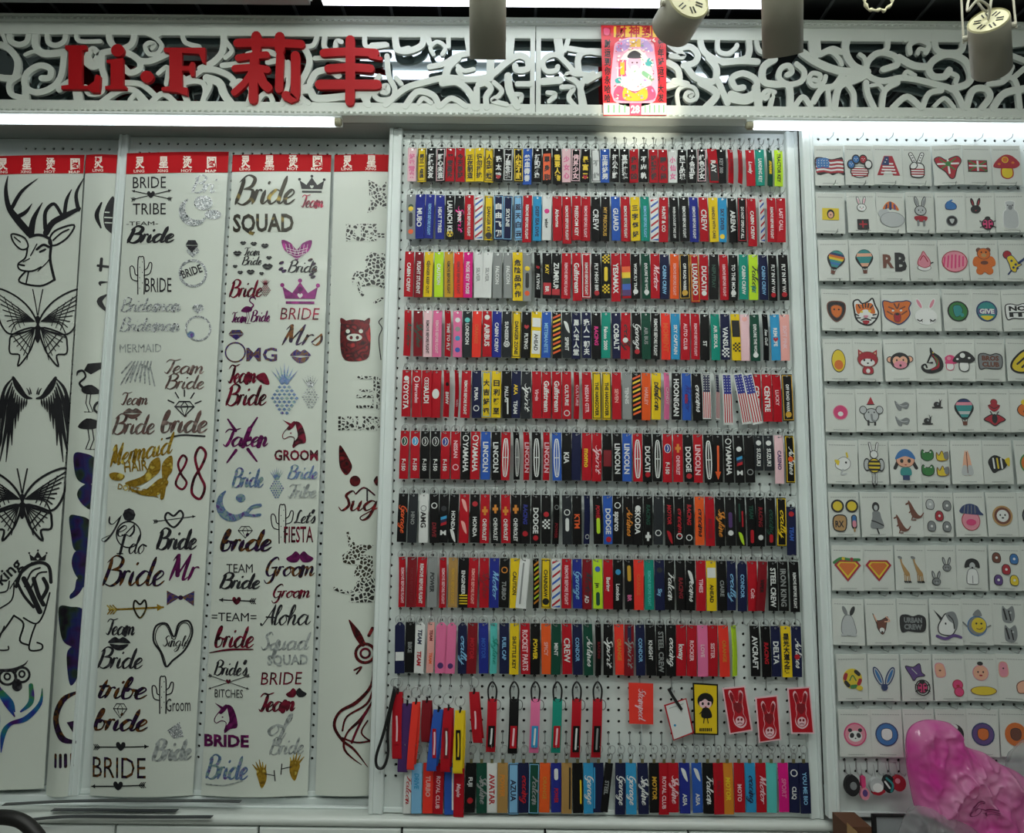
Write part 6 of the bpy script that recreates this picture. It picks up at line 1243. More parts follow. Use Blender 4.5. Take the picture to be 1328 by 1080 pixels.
CARDS = [
 [(p_usflag, 'stars and stripes flag patch'), (p_paw, 'paw patch in stars and stripes'), (p_A, 'letter A patch in stars and stripes'), (p_peace, 'peace hand patch in stars and stripes'), (p_bheart, 'red heart patch with white and green crosses'), (p_bflag, 'red flag patch with white and green crosses'), (p_mush, 'red and orange mushroom patch')],
 [(lambda f: (f.rect(-11, -8, 11, 8, YE), f.ell(0, 0, 5, 6.4, BK), f.ell(0, 1, 3.4, 4.4, SK), f.ell(0, 1, .9, .9, BK)), 'small yellow oblong patch with dark oval'), (lambda f: (p_rabbit(f, WH, PK, .95, 0, -8), f.rect(-7, 8, 8, 22, BK), f.stroke('-4,15 5,15', RD, 2), f.stroke('0,11 0,19', RD, 2)), 'white rabbit patch above black square patch'), (lambda f: (f.fill('-10,-6 -6,-14 0,-17 7,-13 11,-5 0,-8', OR), f.stroke([(0, -15), (0, -7)], NV, 3.4), f.stroke([(-5, -12), (-6, -7)], NV, 2), f.stroke([(5, -12), (6, -7)], PUR, 2.4), f.ell(2, 8, 16, 10, LG), f.ell(-9, 0, 8, 6, LG), f.ell(2, 8, 16.4, 10.4, GY, hole=.95)), 'grey patch under striped orange umbrella'), (lambda f: (p_rabbit(f, LG, GY, 1.2, 0, -4), f.fill('-8,4 8,4 6,10 -6,10', RD), f.stroke('-4,10 -4,16', GY, 2.6), f.stroke('4,10 4,16', GY, 2.6)), 'grey rabbit patch in red skirt'), (lambda f: (blob(f, '-6,-13 0,-16 7,-12 6,-6 -5,-6', BL, NV, .8), f.stroke('-4,-15 2,-18', BL, 2), disc(f, 1, 10, 7, BK, GY, .9), f.fill('-2,8 4,8 1,14', LG)), 'blue pot patch above dark round badge'), (lambda f: (p_rabbit(f, BK, RD, .95, -5, -6), p_bug(f, 1.2, 9, 14, HP)), 'black rabbit patch with red ladybird'), (lambda f: (blob(f, '-8,19 -9,0 -5,-6 -6,-15 -2,-17 2,-17 6,-15 5,-6 9,0 8,19', LG, WH, .8), f.ell(0, -8, 2.6, 3.4, GY), f.ell(-3, -11, .8, .8, BK), f.ell(3, -11, .8, .8, BK)), 'pale grey bear patch')],
 [(lambda f: p_balloon(f, (TE, NV, OR, YE, TE, BL, TE), 1, 2, 1, .25), 'tilted striped hot-air balloon patch'), (lambda f: p_balloon(f, (TE, SK, TE, TE, SK), 1, 0, 0), 'teal and peach hot-air balloon patch'), (p_letters, 'brown R and black B letter patches'), (p_cup, 'pink cake patch on white plate'), (p_stripy, 'pink striped oval patch'), (p_bear, 'orange teddy bear patch'), (p_parrot, 'red yellow and blue parrot patch')],
 [(p_shield, 'black and orange shield patch'), (p_tiger, 'roaring tiger head patch'), (p_grizzly, 'orange bear head patch'), (p_whiteface, 'white rabbit face patch with pink ears'), (lambda f: p_round(f, GN, BK, TE), 'round dark green patch'), (lambda f: p_round(f, TE, NV, PK, 'GIVE'), 'round teal patch reading give'), (lambda f: p_block(f, WH, BK, ('NO', 'IT')), 'white lettered block patch')],
 [(lambda f: p_plain(f, YE, OR, 9, 15), 'plain yellow and orange oval patch'), (p_fox, 'red fox patch with white muzzle'), (p_monkey, 'monkey face patch'), (p_lizard, 'black and red chameleon patch'), (lambda f: (p_mush(f, HP, PK, .6, -12, 2), p_mush(f, BK, WH, .8, 5, 0)), 'pink and black mushrooms patch'), (lambda f: p_block(f, GY, BR, ('BROS', 'CLUB')), 'grey lettered cloud patch'), (lambda f: (blob(f, '-14,8 -10,-2 4,-14 14,-10 16,4 4,14 -8,14', YE, BK, 2.4), f.stroke('-6,4 6,-6', BK, 2.4), f.stroke('0,8 10,-1', BK, 2.4)), 'yellow and black lettered patch')],
 [(p_mouse, 'small plain pink round patch'), (p_elephant, 'white elephant patch in red party hat'), (lambda f: p_two(f, p_wing, .75, (1, -8), (1, 12)), 'two small grey wing patches'), (lambda f: p_two(f, p_snail, .62, (6, -9), (-7, 12)), 'two black snail patches'), (lambda f: p_balloon(f, (NV, PK, TE, TE, LG, TE), 1.05, 0, 0), 'tall teal and pink hot-air balloon patch'), (p_beetle, 'two red and black beetle patches'), (lambda f: (f.ell(4, -2, 13, 9, OR), f.ell(4, -2, 13.4, 9.4, BK, hole=.93), f.ell(2, -12, 6, 4, YE), f.ell(0, 0, 2, 2, BK)), 'orange and yellow oval patch')],
 [(p_fish, 'small white and yellow fish patch'), (p_beegirl, 'tall white rabbit patch in bee stripes'), (p_doll, 'doll patch with sky blue hair'), (p_frogs, 'four small frog and crown patches'), (p_pray, 'praying hands patch'), (p_angel, 'black white and yellow striped fish patch'), (lambda f: p_round(f, OR, GN, YE), 'round orange and green patch')],
 [(p_dots, 'two yellow discs, framed tile and lolly patches'), (p_nun, 'grey robed figure patch'), (lambda f: (p_roo(f, .75, -9, 10), p_roo(f, .8, 7, -7)), 'two brown kangaroo patches'), (lambda f: p_five(f, (LG, GY, RD, GY, GY)), 'four small grey patches round a red one'), (p_cap, 'pink oval patch in striped navy cap'), (p_lion, 'round brown lion patch'), (lambda f: p_round(f, GY, BK, LG), 'round grey patch')],
 [(lambda f: p_diamond(f, GN), 'red and orange diamond patch topped with flowers'), (lambda f: p_diamond(f), 'red and orange diamond patch'), (lambda f: (p_giraffe(f, .95, -8, 0), p_giraffe(f, .95, 8, 0)), 'two giraffe patches'), (lambda f: (p_rabbit(f, GY, LG, .8, 7, -2), p_rabbit(f, GY, LG, .8, -7, 15)), 'two small grey rabbit patches'), (p_dog, 'black and white spaniel patch'), (lambda f: p_five(f, (BR, BL, RD, PUR, YE)), 'five small bright patches'), (lambda f: p_round(f, TN, OR, YE), 'round tan patch')],
 [(p_back, 'grey rabbit seen from behind patch'), (p_deer, 'small brown fawn patch'), (lambda f: p_block(f, BK, GY, ('URBAN', 'CREW')), 'black lettered block patch'), (p_unib, 'white unicorn patch with violet ribbon'), (p_turtle, 'yellow and blue-grey turtle patch'), (lambda f: p_two(f, p_cat, 1.0, (0, -11), (2, 12)), 'two grey tabby cat patches'), (lambda f: p_round(f, LG, GY, GY), 'round pale grey patch')],
 [(p_wreath, 'yellow red and black wreath patch'), (p_vears, 'blue rabbit ears patch'), (p_star, 'purple star patch with pink ladybird'), (p_pigs, 'pink pig patches'), (p_face, 'peach round face patch above plain yellow oval'), (p_pinks, 'two small pink patches'), (lambda f: p_round(f, PK, HP, SK), 'round pink patch')],
 [(p_panda, 'round pink panda patch'), (lambda f: p_badge(f, BL, NV, WH, 13), 'round blue patch with white centre'), (lambda f: p_badge(f, HP, RD, WH, 13), 'round patch mostly behind the pink bag'), (lambda f: (f.ell(3, 0, 12, 12, BK), f.ell(2, -8, 6, 4, WH)), 'round black patch beside the pink bag'), (lambda f: p_badge(f, PUR, NV, OR, 13), 'round purple patch with orange centre'), (lambda f: p_badge(f, OR, OR, BR, 13), 'round orange patch with brown centre'), (lambda f: p_badge(f, GN, BK, YE, 13), 'round green patch')],
]
YK = YR-.022
def cfn(x, y, o): return Vector((x*.00225, -.0012-o, -y*.00225))
g = G(); g.bbox((-CW/2, -.0010, -CH), (CW/2, 0, 0), M_card, .0005); CARD_ME = mesh('card', g.V, g.F, g.mats, g.M)
g = G(); V = []
for (z, y) in ((.006, -.0018), (-.018, -.0040), (-CH*.5, -.0066), (-CH-.003, -.0030)):
    for x in (-CW/2-.0015, -CW/4, CW/4, CW/2+.0015): V.append((x, y*(1 if abs(x) < CW/3 else .55), z))
g.add(V, [(j*4+i, (j+1)*4+i, (j+1)*4+i+1, j*4+i+1) for j in range(3) for i in range(3)], M_bag); SLEEVE_ME = mesh('sleeve', g.V, g.F, g.mats, g.M, True)
f = Flat()
for k in range(11): f.stroke([(-16+k*3.0, 6.0), (-14.4+k*3.0, 6.0)], M_print, .9)
for k in range(9): f.stroke([(-9+k*2.2, 52.2), (-7.8+k*2.2, 52.2)], M_print, .8)
q = f.onto(cfn, base=.0002); PRINT_ME = mesh('print', q.V, q.F, q.mats, q.M)
f = Flat(); f.stroke([(-18.6, 7.6), (18.6, 7.6)], M_print, .45); q = f.onto(cfn, base=.0004)
rc = random.Random(11)
RY = [180.5, 241.5, 303, 367, 431, 496, 562.5, 630, 698.8, 768.4, 839.6, 911]
for r, row in enumerate(CARDS):
    for c, (dr, lab) in enumerate(row):
        hkx = RHX+(1+3*c)*RX; hz = RHZ-5*r*RZ
        hook(PR, (hkx, YR, hz-.004), .004, .034)
        # the sleeve hangs below the hook: measured tops lie about 11 px under the hook's hole
        ph = W(1074+38.2*c+(0 if r == 0 else (RY[r]-180.5)*.0565*(1-.0)), RY[r]+8.5, YK)
        loc = Vector((hkx+(YK-YR)*(hkx/(DIST+YR))+rc.uniform(-.002, .002), YK+rc.uniform(-.002, .002), ph.z))
        t = thing('patch_card', f'white card with {lab}, {ordw(r+1)} patch row', 'patch card', loc, f'patch cards in the {ordw(r+1)} row', (rc.uniform(-.02, .02), rc.uniform(-.02, .02), rc.uniform(-.1, .06)))
        put('card', CARD_ME, t); put('sleeve', SLEEVE_ME, t); put('print', PRINT_ME, t)
        f = Flat(); dr(f)
        def fn(x, y, o, s=1.0): return Vector((x*.00225, -.0012-o, -(y+29)*.00225))
        f.onto(fn, step=.00012, base=.0012, extrude=.0010).obj('patch', t)['label'] = lab

# small charms on the lowest hooks
def charm(label, x, draw, y=1024, deep=.012):
    p = W(x, y, YR-.03); t = thing('charm', label, 'charm', p, 'charms on the lowest hooks')
    f = Flat(); draw(f); f.onto(lambda a, b, o: Vector((a*.00225, -o, -b*.00225)), step=.0008, base=deep/2, extrude=deep).obj('figure', t)
    g = G(); g.tube([(0, 0, .02), (0, .004, .036), (0, .01, .05)], .0010, M_chrome, 5); g.obj('cord', t)
charm('black round charm with pale centre by the upright', 1104.5, lambda f: (f.ell(0, 0, 9, 12, BK), f.ell(1, 0, 4, 4.6, GY)), 1018)
charm('pink and magenta charm beside the black round charm', 1119, lambda f: (f.stroke([(0, -9), (0, 0)], HP, 5), f.ell(1, 9, 5.5, 7, PK), f.ell(1, 8, 3, 4, PUR)), 1018)
charm('white figure charm with red scarf', 1136, lambda f: (f.ell(0, 0, 8, 9, LG), f.ell(1, 2, 6, 5, WH), f.stroke('-4,8 2,9 8,6', RD, 3)), 1018)
charm('black and teal striped charm', 1152, lambda f: (f.ell(0, 0, 7, 10, BK), f.stroke('-3,-7 4,0 2,8', TE, 2.4), f.stroke('-5,-3 0,4', WH, 2)), 1016)
charm('red round charm next to the pink bag', 1165, lambda f: (f.ell(0, 0, 8, 9, RD), f.ell(-2, -3, 3, 3, PK)), 1015)
for k in range(8):
    hook(PR, (RHX+(0+k)*RX, YR, RHZ-61*RZ+.0), RZ, .03)
# ================================================================ straps, luggage tags and the lowest row of key straps
M_clasp = mat('black_plastic', '#17181a', .35)
M_brass = mat('dull_brass', '#8f8a63', .35, .8)
def loc_px(x, y, Y): return W(x, y, Y)
def strap_curve(pts, w, c, Y, name, parent, origin):
    """ribbon that follows px points (front view), broad side to the viewer"""
    g = G(); P = [W(a, b, Y) for a, b in cat(pts, 6)]; V = []
    for i, p in enumerate(P):
        a = P[max(i-1, 0)]; b = P[min(i+1, len(P)-1)]; nrm = Vector((1, 0, 0))
        for s in (-1, 1):
            for d in (-.0008, .0008): V.append(p+nrm*(s*w/2)+Vector((0, d-.006*math.sin(PI*i/(len(P)-1)), 0))-origin)
    n = len(P)
    Fc = []
    for i in range(n-1):
        k = i*4; l = k+4; Fc += [(k, l, l+2, k+2), (k+1, k+3, l+3, l+1), (k, k+1, l+1, l), (k+2, l+2, l+3, k+3)]
    g.add(V, Fc, fab(c)); return g.obj(name, parent)
def carabiner(parent, origin, x, y0, y1, Y):
    g = G(); P = [(x, y0), (x+4.5, y0+6), (x+5.5, y0+14), (x+3.5, y1), (x-3.5, y1), (x-5.5, y0+14), (x-4.5, y0+6)]
    g.tube([W(a, b, Y)-origin for a, b in cat(P, 4, True)], .0026, M_clasp, 6, True); return g.obj('clip', parent, smooth=True)
# wrist straps crowding the first hooks
def wrist(label, x0, x1, y0, y1, c, Y, lab=None, ring=True, lean=0, w=.026):
    o = W((x0+x1)/2, y0, Y); t = thing('wrist_strap', label, 'strap', o, 'wrist straps on the first hooks')
    cx = (x0+x1)/2
    strap_curve([(cx+2, y0), (cx+3+lean*.4, (y0+y1)/2), (cx+2+lean, y1-6)], w*.85, c, Y+.010, 'back_loop', t, o)
    strap_curve([(cx, y0), (cx-1+lean*.5, (y0+y1)/2), (cx-1+lean, y1-4), (cx+lean, y1)], w, c, Y, 'front_loop', t, o)
    if lab:
        f = Flat(); h0, h1 = y0+(y1-y0)*.3, y0+(y1-y0)*.78; lw = w*.28/.00225
        f.rect(cx-lw-1+lean*.4, h0, cx+lw-1+lean*.6, h1, fab(lab[0])); f.stroke([(cx-1+lean*.45, h0+5), (cx-.5+lean*.5, (h0+h1)/2), (cx-1+lean*.55, h1-5)], ink(lab[1]), 2.2)
        f.onto(lambda a, b, d: (lambda p: Vector((p.x, Y-.008-d, p.z))-o)(W(a, b, Y)), base=.0006).obj('label_patch', t)
    if ring:
        g = G(); c0 = W(cx, y0-12, Y)-o
        g.tube([c0+Vector((.0135*math.cos(a), .003*math.sin(a), .0135*math.sin(a))) for a in [2*PI*k/18 for k in range(18)]], .0012, M_chrome, 5, True); g.obj('key_ring', t, smooth=True)
        g = G(); g.tube([c0+Vector((0, 0, -.012)), c0+Vector((.002, -.002, -.02)), c0+Vector((0, 0, -.03))], .003, M_clasp, 6); g.obj('clip', t)
wrist('red hanging strap with pale print nearest the upright', 509, 523, 897, 983, 'R', -.040, ('R', 'p'))
wrist('purple wrist strap between two red straps', 521, 535, 912, 1000, 'V', -.036, lean=-5)
wrist('coral red looped wrist strap', 531, 548, 910, 997, 'E', -.046, lean=-6, w=.020)
wrist('maroon wrist strap behind the blue strap', 547, 560, 908, 962, 'M', -.038)
wrist('blue wrist strap with red label', 562, 575, 920, 999, 'U', -.052, ('R', 'p'), lean=-8)
wrist('red wrist strap with dark label', 575, 588, 918, 1000, 'R', -.050, ('M', 'W'), lean=-3)
wrist('yellow wrist strap with black label', 590, 603, 921, 1002, 'Y', -.058, ('K', 'Y'), lean=-2)
wrist('red hanging tag strap leaning out beside the wrist straps', 607, 622, 897, 963, 'R', -.040, ('R', 'p'), lean=6)
o = W(500, 895, -.05); t = thing('wrist_strap', 'black looped wrist cord hanging over the upright', 'strap', o, 'wrist straps on the first hooks')
g = G(); g.tube([W(a, b, -.055)-o for a, b in cat([(512, 890), (504, 925), (496, 955), (488, 980), (489, 994), (497, 995), (503, 978), (503, 950), (506, 925), (514, 892)], 5)], .0042, M_clasp, 6); g.obj('cord', t, smooth=True)
g = G(); c0 = W(513, 885, -.045)-o; g.tube([c0+Vector((.013*math.cos(a), 0, .013*math.sin(a))) for a in [2*PI*k/18 for k in range(18)]], .0012, M_chrome, 5, True); g.obj('key_ring', t, smooth=True)
# short straps on black clips
SHORT = [(638.5, 975, 'R', 'K', 'W', 'red short strap with black label, nearest the wrist straps'), (667, 977, 'K', 'R', 'p', 'black short strap with red label'), (694.5, 976, 'P', 'C', 'W', 'pink short strap with blue label'), (723, 976, 'T', 'R', 'p', 'teal short strap with red label'), (748, 982, 'R', 'K', 'W', 'red short strap with black label, between teal strap and end strap'), (775, 982, 'R', 'K', 'S', 'red short strap with long black label, nearest the luggage tags')]
for x, y1, c, lc, tc, lab in SHORT:
    o = W(x, 885, -.035); t = thing('short_strap', lab, 'strap', o, 'short straps on black clips')
    carabiner(t, o, x, 884, 909, -.035)
    strap_curve([(x, 906), (x-1, 940), (x-2.5, y1)], .026, c, -.035, 'strap', t, o)
    f = Flat(); f.fill([(x-5, 940), (x+3.5, 940), (x+2.5, y1-8), (x-6, y1-8)], fab(lc), False); f.stroke([(x-.5, 944), (x-1.2, 955), (x-2, y1-12)], ink(tc), 2.4)
    f.onto(lambda a, b, d: (lambda p: Vector((p.x, -.0435-d, p.z))-o)(W(a, b, -.035)), base=.0006).obj('label_patch', t)
    g = G(); c0 = W(x+7, 914, -.033)-o; g.tube([c0+Vector((.008*math.cos(a), .004*math.sin(a), .012*math.sin(a))) for a in [2*PI*k/16 for k in range(16)]], .0010, M_clasp, 5, True); g.obj('key_ring', t, smooth=True)
    hk = (HX0+round((W(x, 885, YC).x-HX0)/PX)*PX, YC, HZ0-53*PZ); hook(PC, hk)
for k in range(8): hook(PC, (HX0+k*PX, YC, HZ0-53*PZ))
# luggage tags
def lug(label, pts, draw, Y=-.035, c='R', border=None, cord=None):
    o = W(*pts[0], Y); t = thing('luggage_tag', label, 'luggage tag', o, 'luggage tags')
    def fn(a, b, d): 
        p = W(a, b, Y); return Vector((p.x, Y-d, p.z))-o
    f = Flat(); f.fill(pts, mat('tag_'+(border or c), CC[border or c], .35), False); f.onto(fn, base=.002, extrude=.002).obj('body', t)
    if border:
        cx = sum(p[0] for p in pts)/4; cy = sum(p[1] for p in pts)/4
        f = Flat(); f.fill([(cx+(a-cx)*.88, cy+(b-cy)*.94) for a, b in pts], mat('tag_'+c, CC[c], .35), False); f.onto(fn, base=.0024, extrude=.0003).obj('face', t)
    f = Flat(); draw(f)
    if f.items: f.onto(fn, base=.0030, step=.00008).obj('print', t)
    if cord:
        g = G(); g.tube([W(a, b, Y-.004)-o for a, b in cord[0]], cord[1], cord[2], 6); g.obj('loop', t)
def rab(ox, oy, s=1, sk=0):
    def d(f):
        w, k, r = ink('p'), ink('M'), ink('R')
        q = lambda P, z=1: [(ox+(a*z+sk*b*z)*s, oy+b*z*s) for a, b in nums(P)]
        O = '-10,-22 -7,-27 -4,-22 -1.5,-12 1.5,-12 4,-22 7,-27 10,-22 7,-9 7.5,-2 6.5,5 9,13 7,21 0,25 -7,21 -9,13 -6.5,5 -7.5,-2 -7,-9'
        f.fill(q(O), w, True, n=3); f.fill(q(O, .9), r, True, n=3)
        for e in (-1, 1): f.ell(ox+(e*6.3-17*sk)*s, oy-17*s, 1.9*s, 6*s, k, rot=e*.22)
        f.fill(q('-5,-9 5,-9 4.5,0 0,5 -4.5,0'), k, True, n=3); f.ell(ox+14*sk*s, oy+15*s, 6*s, 6.4*s, w); f.ell(ox+(14*sk-2.2)*s, oy+13*s, 1.5*s, 1.9*s, k); f.ell(ox+(14*sk+2.2)*s, oy+13*s, 1.5*s, 1.9*s, k); f.stroke([(ox+(14*sk-3)*s, oy+18.5*s), (ox+14*sk*s, oy+17.5*s), (ox+(14*sk+3)*s, oy+18.5*s)], k, 1)
    return d
def vscript(txt, x, y, xh, w, c):
    def d(f):
        q = Flat(); q.script(txt, 0, 0, xh, ink(c), w, pen=.26)
        for (V, Fc, lp, m, ly) in q.items: f._push([(x-vy, y+vx) for vx, vy in V], Fc, None, m)
    return d
lug('plain red luggage tag with pale script', [(815, 885), (847, 886), (847, 939), (816, 938)], vscript('Stamped', 828, 892, 4.5, 40, 'p'), c='E', cord=([(832, 939), (832, 952), (832, 966)], .0014, mat('clear_strap', '#c9d2d3', .15, alpha=.5)))
lug('white luggage tag in red frame tilted on a black strap', [(861, 914), (890, 905), (900, 950), (873, 960)], lambda f: (f.stroke([(868, 918), (886, 912)], ink('S'), .7), f.ell(875, 940, 1.6, 1.6, ink('C'))), c='W', border='R', cord=([(867, 893), (872, 902), (884, 920)], .0045, M_clasp))
def girl(f):
    k, y = ink('K'), mat('tag_Y', CC['Y'], .35); w = ink('W')
    f.ell(914.5, 908, 10.5, 10, k); f.ell(914.5, 912, 8, 6.4, ink('p')); f.fill([(905, 908), (914, 901), (924, 908), (919, 909), (914, 906), (909, 909)], k); f.ell(911, 912, 1.5, 2, k); f.ell(918.5, 912, 1.5, 2, k); f.ell(914.8, 916, 1.4, .7, ink('R'))
    f.fill([(911, 918), (919, 918), (923, 929), (914, 931), (909, 928)], k); f.stroke([(911, 921), (907, 925)], k, 1.2); f.stroke([(913, 931), (912, 937)], k, 1.2); f.stroke([(917, 931), (918, 937)], k, 1.2)
    for q in range(7): f.stroke([(907.5+q*2.4, 944), (907.5+q*2.4, 947)], k, 1.6)
lug('yellow luggage tag with black-haired girl and black border', [(898, 885), (931, 887), (931.5, 953), (900, 952)], girl, c='Y', border='K', Y=-.042)
lug('red rabbit luggage tag leaning against the yellow tag', [(936, 892), (966, 889), (976, 947), (946, 952)], rab(957, 920, .95, .16), c='R', border='p', Y=-.040)
lug('red rabbit luggage tag hung lowest of the three', [(979, 904), (1008, 901), (1013, 959), (984, 963)], rab(997, 934, .95, .06), c='R', border='p', Y=-.036)
lug('red rabbit luggage tag beside the upright', [(1020.5, 892), (1050, 890), (1056, 951), (1026, 951)], rab(1038.5, 921, .95, .06), c='R', border='p', Y=-.044)
for x in (831, 867, 914, 950, 992, 1035): hook(PC, (HX0+round((W(x, 885, YC).x-HX0)/PX)*PX, YC, HZ0-53*PZ))
# lowest row
LOW = '530 W R @scribble,R #n;541 A N @bar,C,.2,.5;556 E s @bar,s,.1,.8;570 R p ROYAL CLUB;583 U W @bar,W,.1,.9,.3;596 R p Maple #i;611 K W @t,W,.15,.6,FUJI^@disc,W,.75^@disc,R,.75;624.6 G W @scribble,S;638 W R AVATAR #L;652 b o @bar,o,.1,.8;666 A/N N AZUA #L;679 N A @scribble,R;693 G/A S @scribble,S;707 O o ORANGE;721 B W @bar,W,.15,.3^@bar,R,.5,.8;735 b K @bar,K,.1,.9,.3;749 K Y @bar,Y,.35,.8,.25;763 C W @scribble,W;776 N A @bar,C,.1,.9,-.4;790 K S STEEL #nt;804.5 N W @scribble,W;818 C W @scribble,W;833 N W @scribble,W;848 K g @bar,g,.1,.9;861 R p ROYAL CLUB;873 R p @scribble,p;887 B W @wing,.1^@t,W,.5,.95,ASIA;903 U W @wing,.1^@t,W,.5,.95,ASIA;917.5 K W @scribble,W;931 R M RALLY;943 o Y @bar,Y,.1,.9;958 R p @t,p,.3,.9,MOTO;972 C N @scribble,N;986 R p @scribble,p;1000 Q C ;1015 X P @bar,P,.2,.8;1029 N W @ring,W,.2^@t,W,.3,.9,CLIQ;1042 N A @t,A,.1,.9,YOU ME BIO'
for i, e in enumerate(LOW.split(';')):
    opt = ''
    if ' #' in e: e, opt = e.rsplit(' #', 1)
    xs_, c, fg, txt = (e.split(' ', 3)+[''])[:4]; bd = None
    if '/' in c: c, bd = c.split('/')
    x = float(xs_); Y = -.020+rng.uniform(-.002, .002)-(.004 if i % 2 else 0)
    o = W(x, 989, Y); w = .0288*(.75 if 'n' in opt else 1); h = .132*rng.uniform(.97, 1.02)*(1.1 if i in (5,) else 1)
    t = thing('key_strap', f'{CN[c]} key strap on a clasp, {ordw(i+1)} in the lowest row', 'key strap', o, 'key straps in the lowest row', (0, rng.uniform(-.02, .02)+(.10 if 't' in opt else 0), rng.uniform(-.12, .12)))
    put('strip', strip_mesh(c, round(w, 4), round(h, 3)), t)
    f = Flat()
    if txt or bd:
        draw_tag(f, c, fg, txt, w, h, bd, opt)
        if f.items: f.onto(tagfn(h), step=.00005, base=.0003, split=.016).obj('print', t)
    put('key_ring', ring_mesh(.0115, .0010), t, (.003, .002, .034), (0, 0, .45))
    if 'clasp' not in _mc:
        g = G(); g.tube(cat([(0, 0, .024), (.006, 0, .018), (.005, 0, .008), (0, 0, .004), (-.005, 0, .008), (-.004, 0, .02)], 4), .0014, M_chrome, 5); g.box((-.004, -.0018, -.003), (.004, .0018, .007), M_brass); _mc['clasp'] = mesh('clasp', g.V, g.F, g.mats, g.M)
    put('clasp', _mc['clasp'], t, (0, -.001, .003))
for k in range(37): hook(PC, (HX0+(k+1)*PX, YC, HZ0-58*PZ))

# ================================================================ loose things on the ledge
M_strip = mat('dark_offcut', '#33373a', .4)
for i, (pts, Y, z) in enumerate((('5,1042 160,1037 312,1039', .058, None), ('68,1050 150,1049.5 230,1050', .026, None), ('35,1063 110,1058 275,1059', -.012, None))):
    P = cat(nums(pts), 6); zz = (zl20+.0005, zl20-.0155, zl0+.0005)[i]; g = G(); V = []
    n = len(P)
    for a, b in P:
        p = at_z(a, b, zz+.003); V += [(p.x, p.y-.009, zz+.0012*math.sin(p.x*14)+.001), (p.x, p.y+.009, zz+.0012*math.sin(p.x*14)+.001), (p.x, p.y+.009, zz+.0028+.0012*math.sin(p.x*14)), (p.x, p.y-.009, zz+.0028+.0012*math.sin(p.x*14))]
    Fc = [(k*4+q, k*4+(q+1) % 4, k*4+4+(q+1) % 4, k*4+4+q) for k in range(n-1) for q in range(4)]+[(0, 3, 2, 1), (n*4-4, n*4-3, n*4-2, n*4-1)]
    g.add(V, Fc, M_strip); tag(g.obj('offcut_strip'), ('long', 'short', 'middle-length')[i]+' dark offcut strip lying on the ledge under the bridal sheets', 'strip', 'dark offcut strips')
# black bag handle poking into view
o = W(15, 1075, -.30)
g = G(); g.tube([W(a, b, -.30)-o for a, b in cat([(-60, 1090), (-20, 1064), (10, 1060), (36, 1070), (58, 1100), (66, 1140)], 6)], .017, mat('black_leather', '#121110', .45, noise=.2, nscale=60), 10)
tag(g.obj('bag_handle', loc=o, smooth=True), 'black padded bag handle at the foot of the transfer sheets', 'handle')
# picture frame and carton behind the bags
o = W(1136, 1090, -.10); t = thing('framed_board', 'small grey board in black frame behind the clear bag', 'frame', o)
a, b, c0, d0 = W(1131, 1056, -.10), W(1200, 1057, -.10), W(1131, 1120, -.10), W(1200, 1120, -.10)
g = G(); w = .009
g.box((a.x-o.x, -.004, c0.z-o.z), (a.x-o.x+w, .008, a.z-o.z), M_black); g.box((b.x-o.x-w, -.004, c0.z-o.z), (b.x-o.x, .008, a.z-o.z), M_black); g.box((a.x-o.x+w, -.004, a.z-o.z-w*.55), (b.x-o.x-w, .008, a.z-o.z), M_black); g.obj('frame', t)
g = G(); g.box((a.x-o.x+w, .001, c0.z-o.z), (b.x-o.x-w, .006, a.z-o.z-w*.55), mat('grey_board', '#8b9092', .5)); g.obj('board', t)
o = W(1112, 1080, -.16); t = thing('cardboard_carton', 'brown cardboard carton with one flap up beside the frame', 'carton', o); M_kr = mat('kraft_board', '#9a7b50', .8, noise=.2, nscale=40)
a = W(1100, 1070, -.16); b = W(1130, 1069, -.16)
g = G(); g.box((a.x-o.x, 0, -.16), (b.x-o.x, .10, a.z-o.z-.004), mat('carton_inside', '#5d3a24', .8)); g.obj('body', t)
g = G(); g.add([(a.x-o.x-.004, -.002, a.z-o.z-.05), (a.x-o.x+.02, -.03, a.z-o.z-.05), (a.x-o.x+.012, -.024, a.z-o.z-.006), (a.x-o.x-.002, 0, a.z-o.z+.006)], [(0, 1, 2, 3)], M_kr); g.add([(v.x, v.y+.003, v.z) for v in g.V[:4]], [(3, 2, 1, 0)], M_kr); g.obj('flap', t)

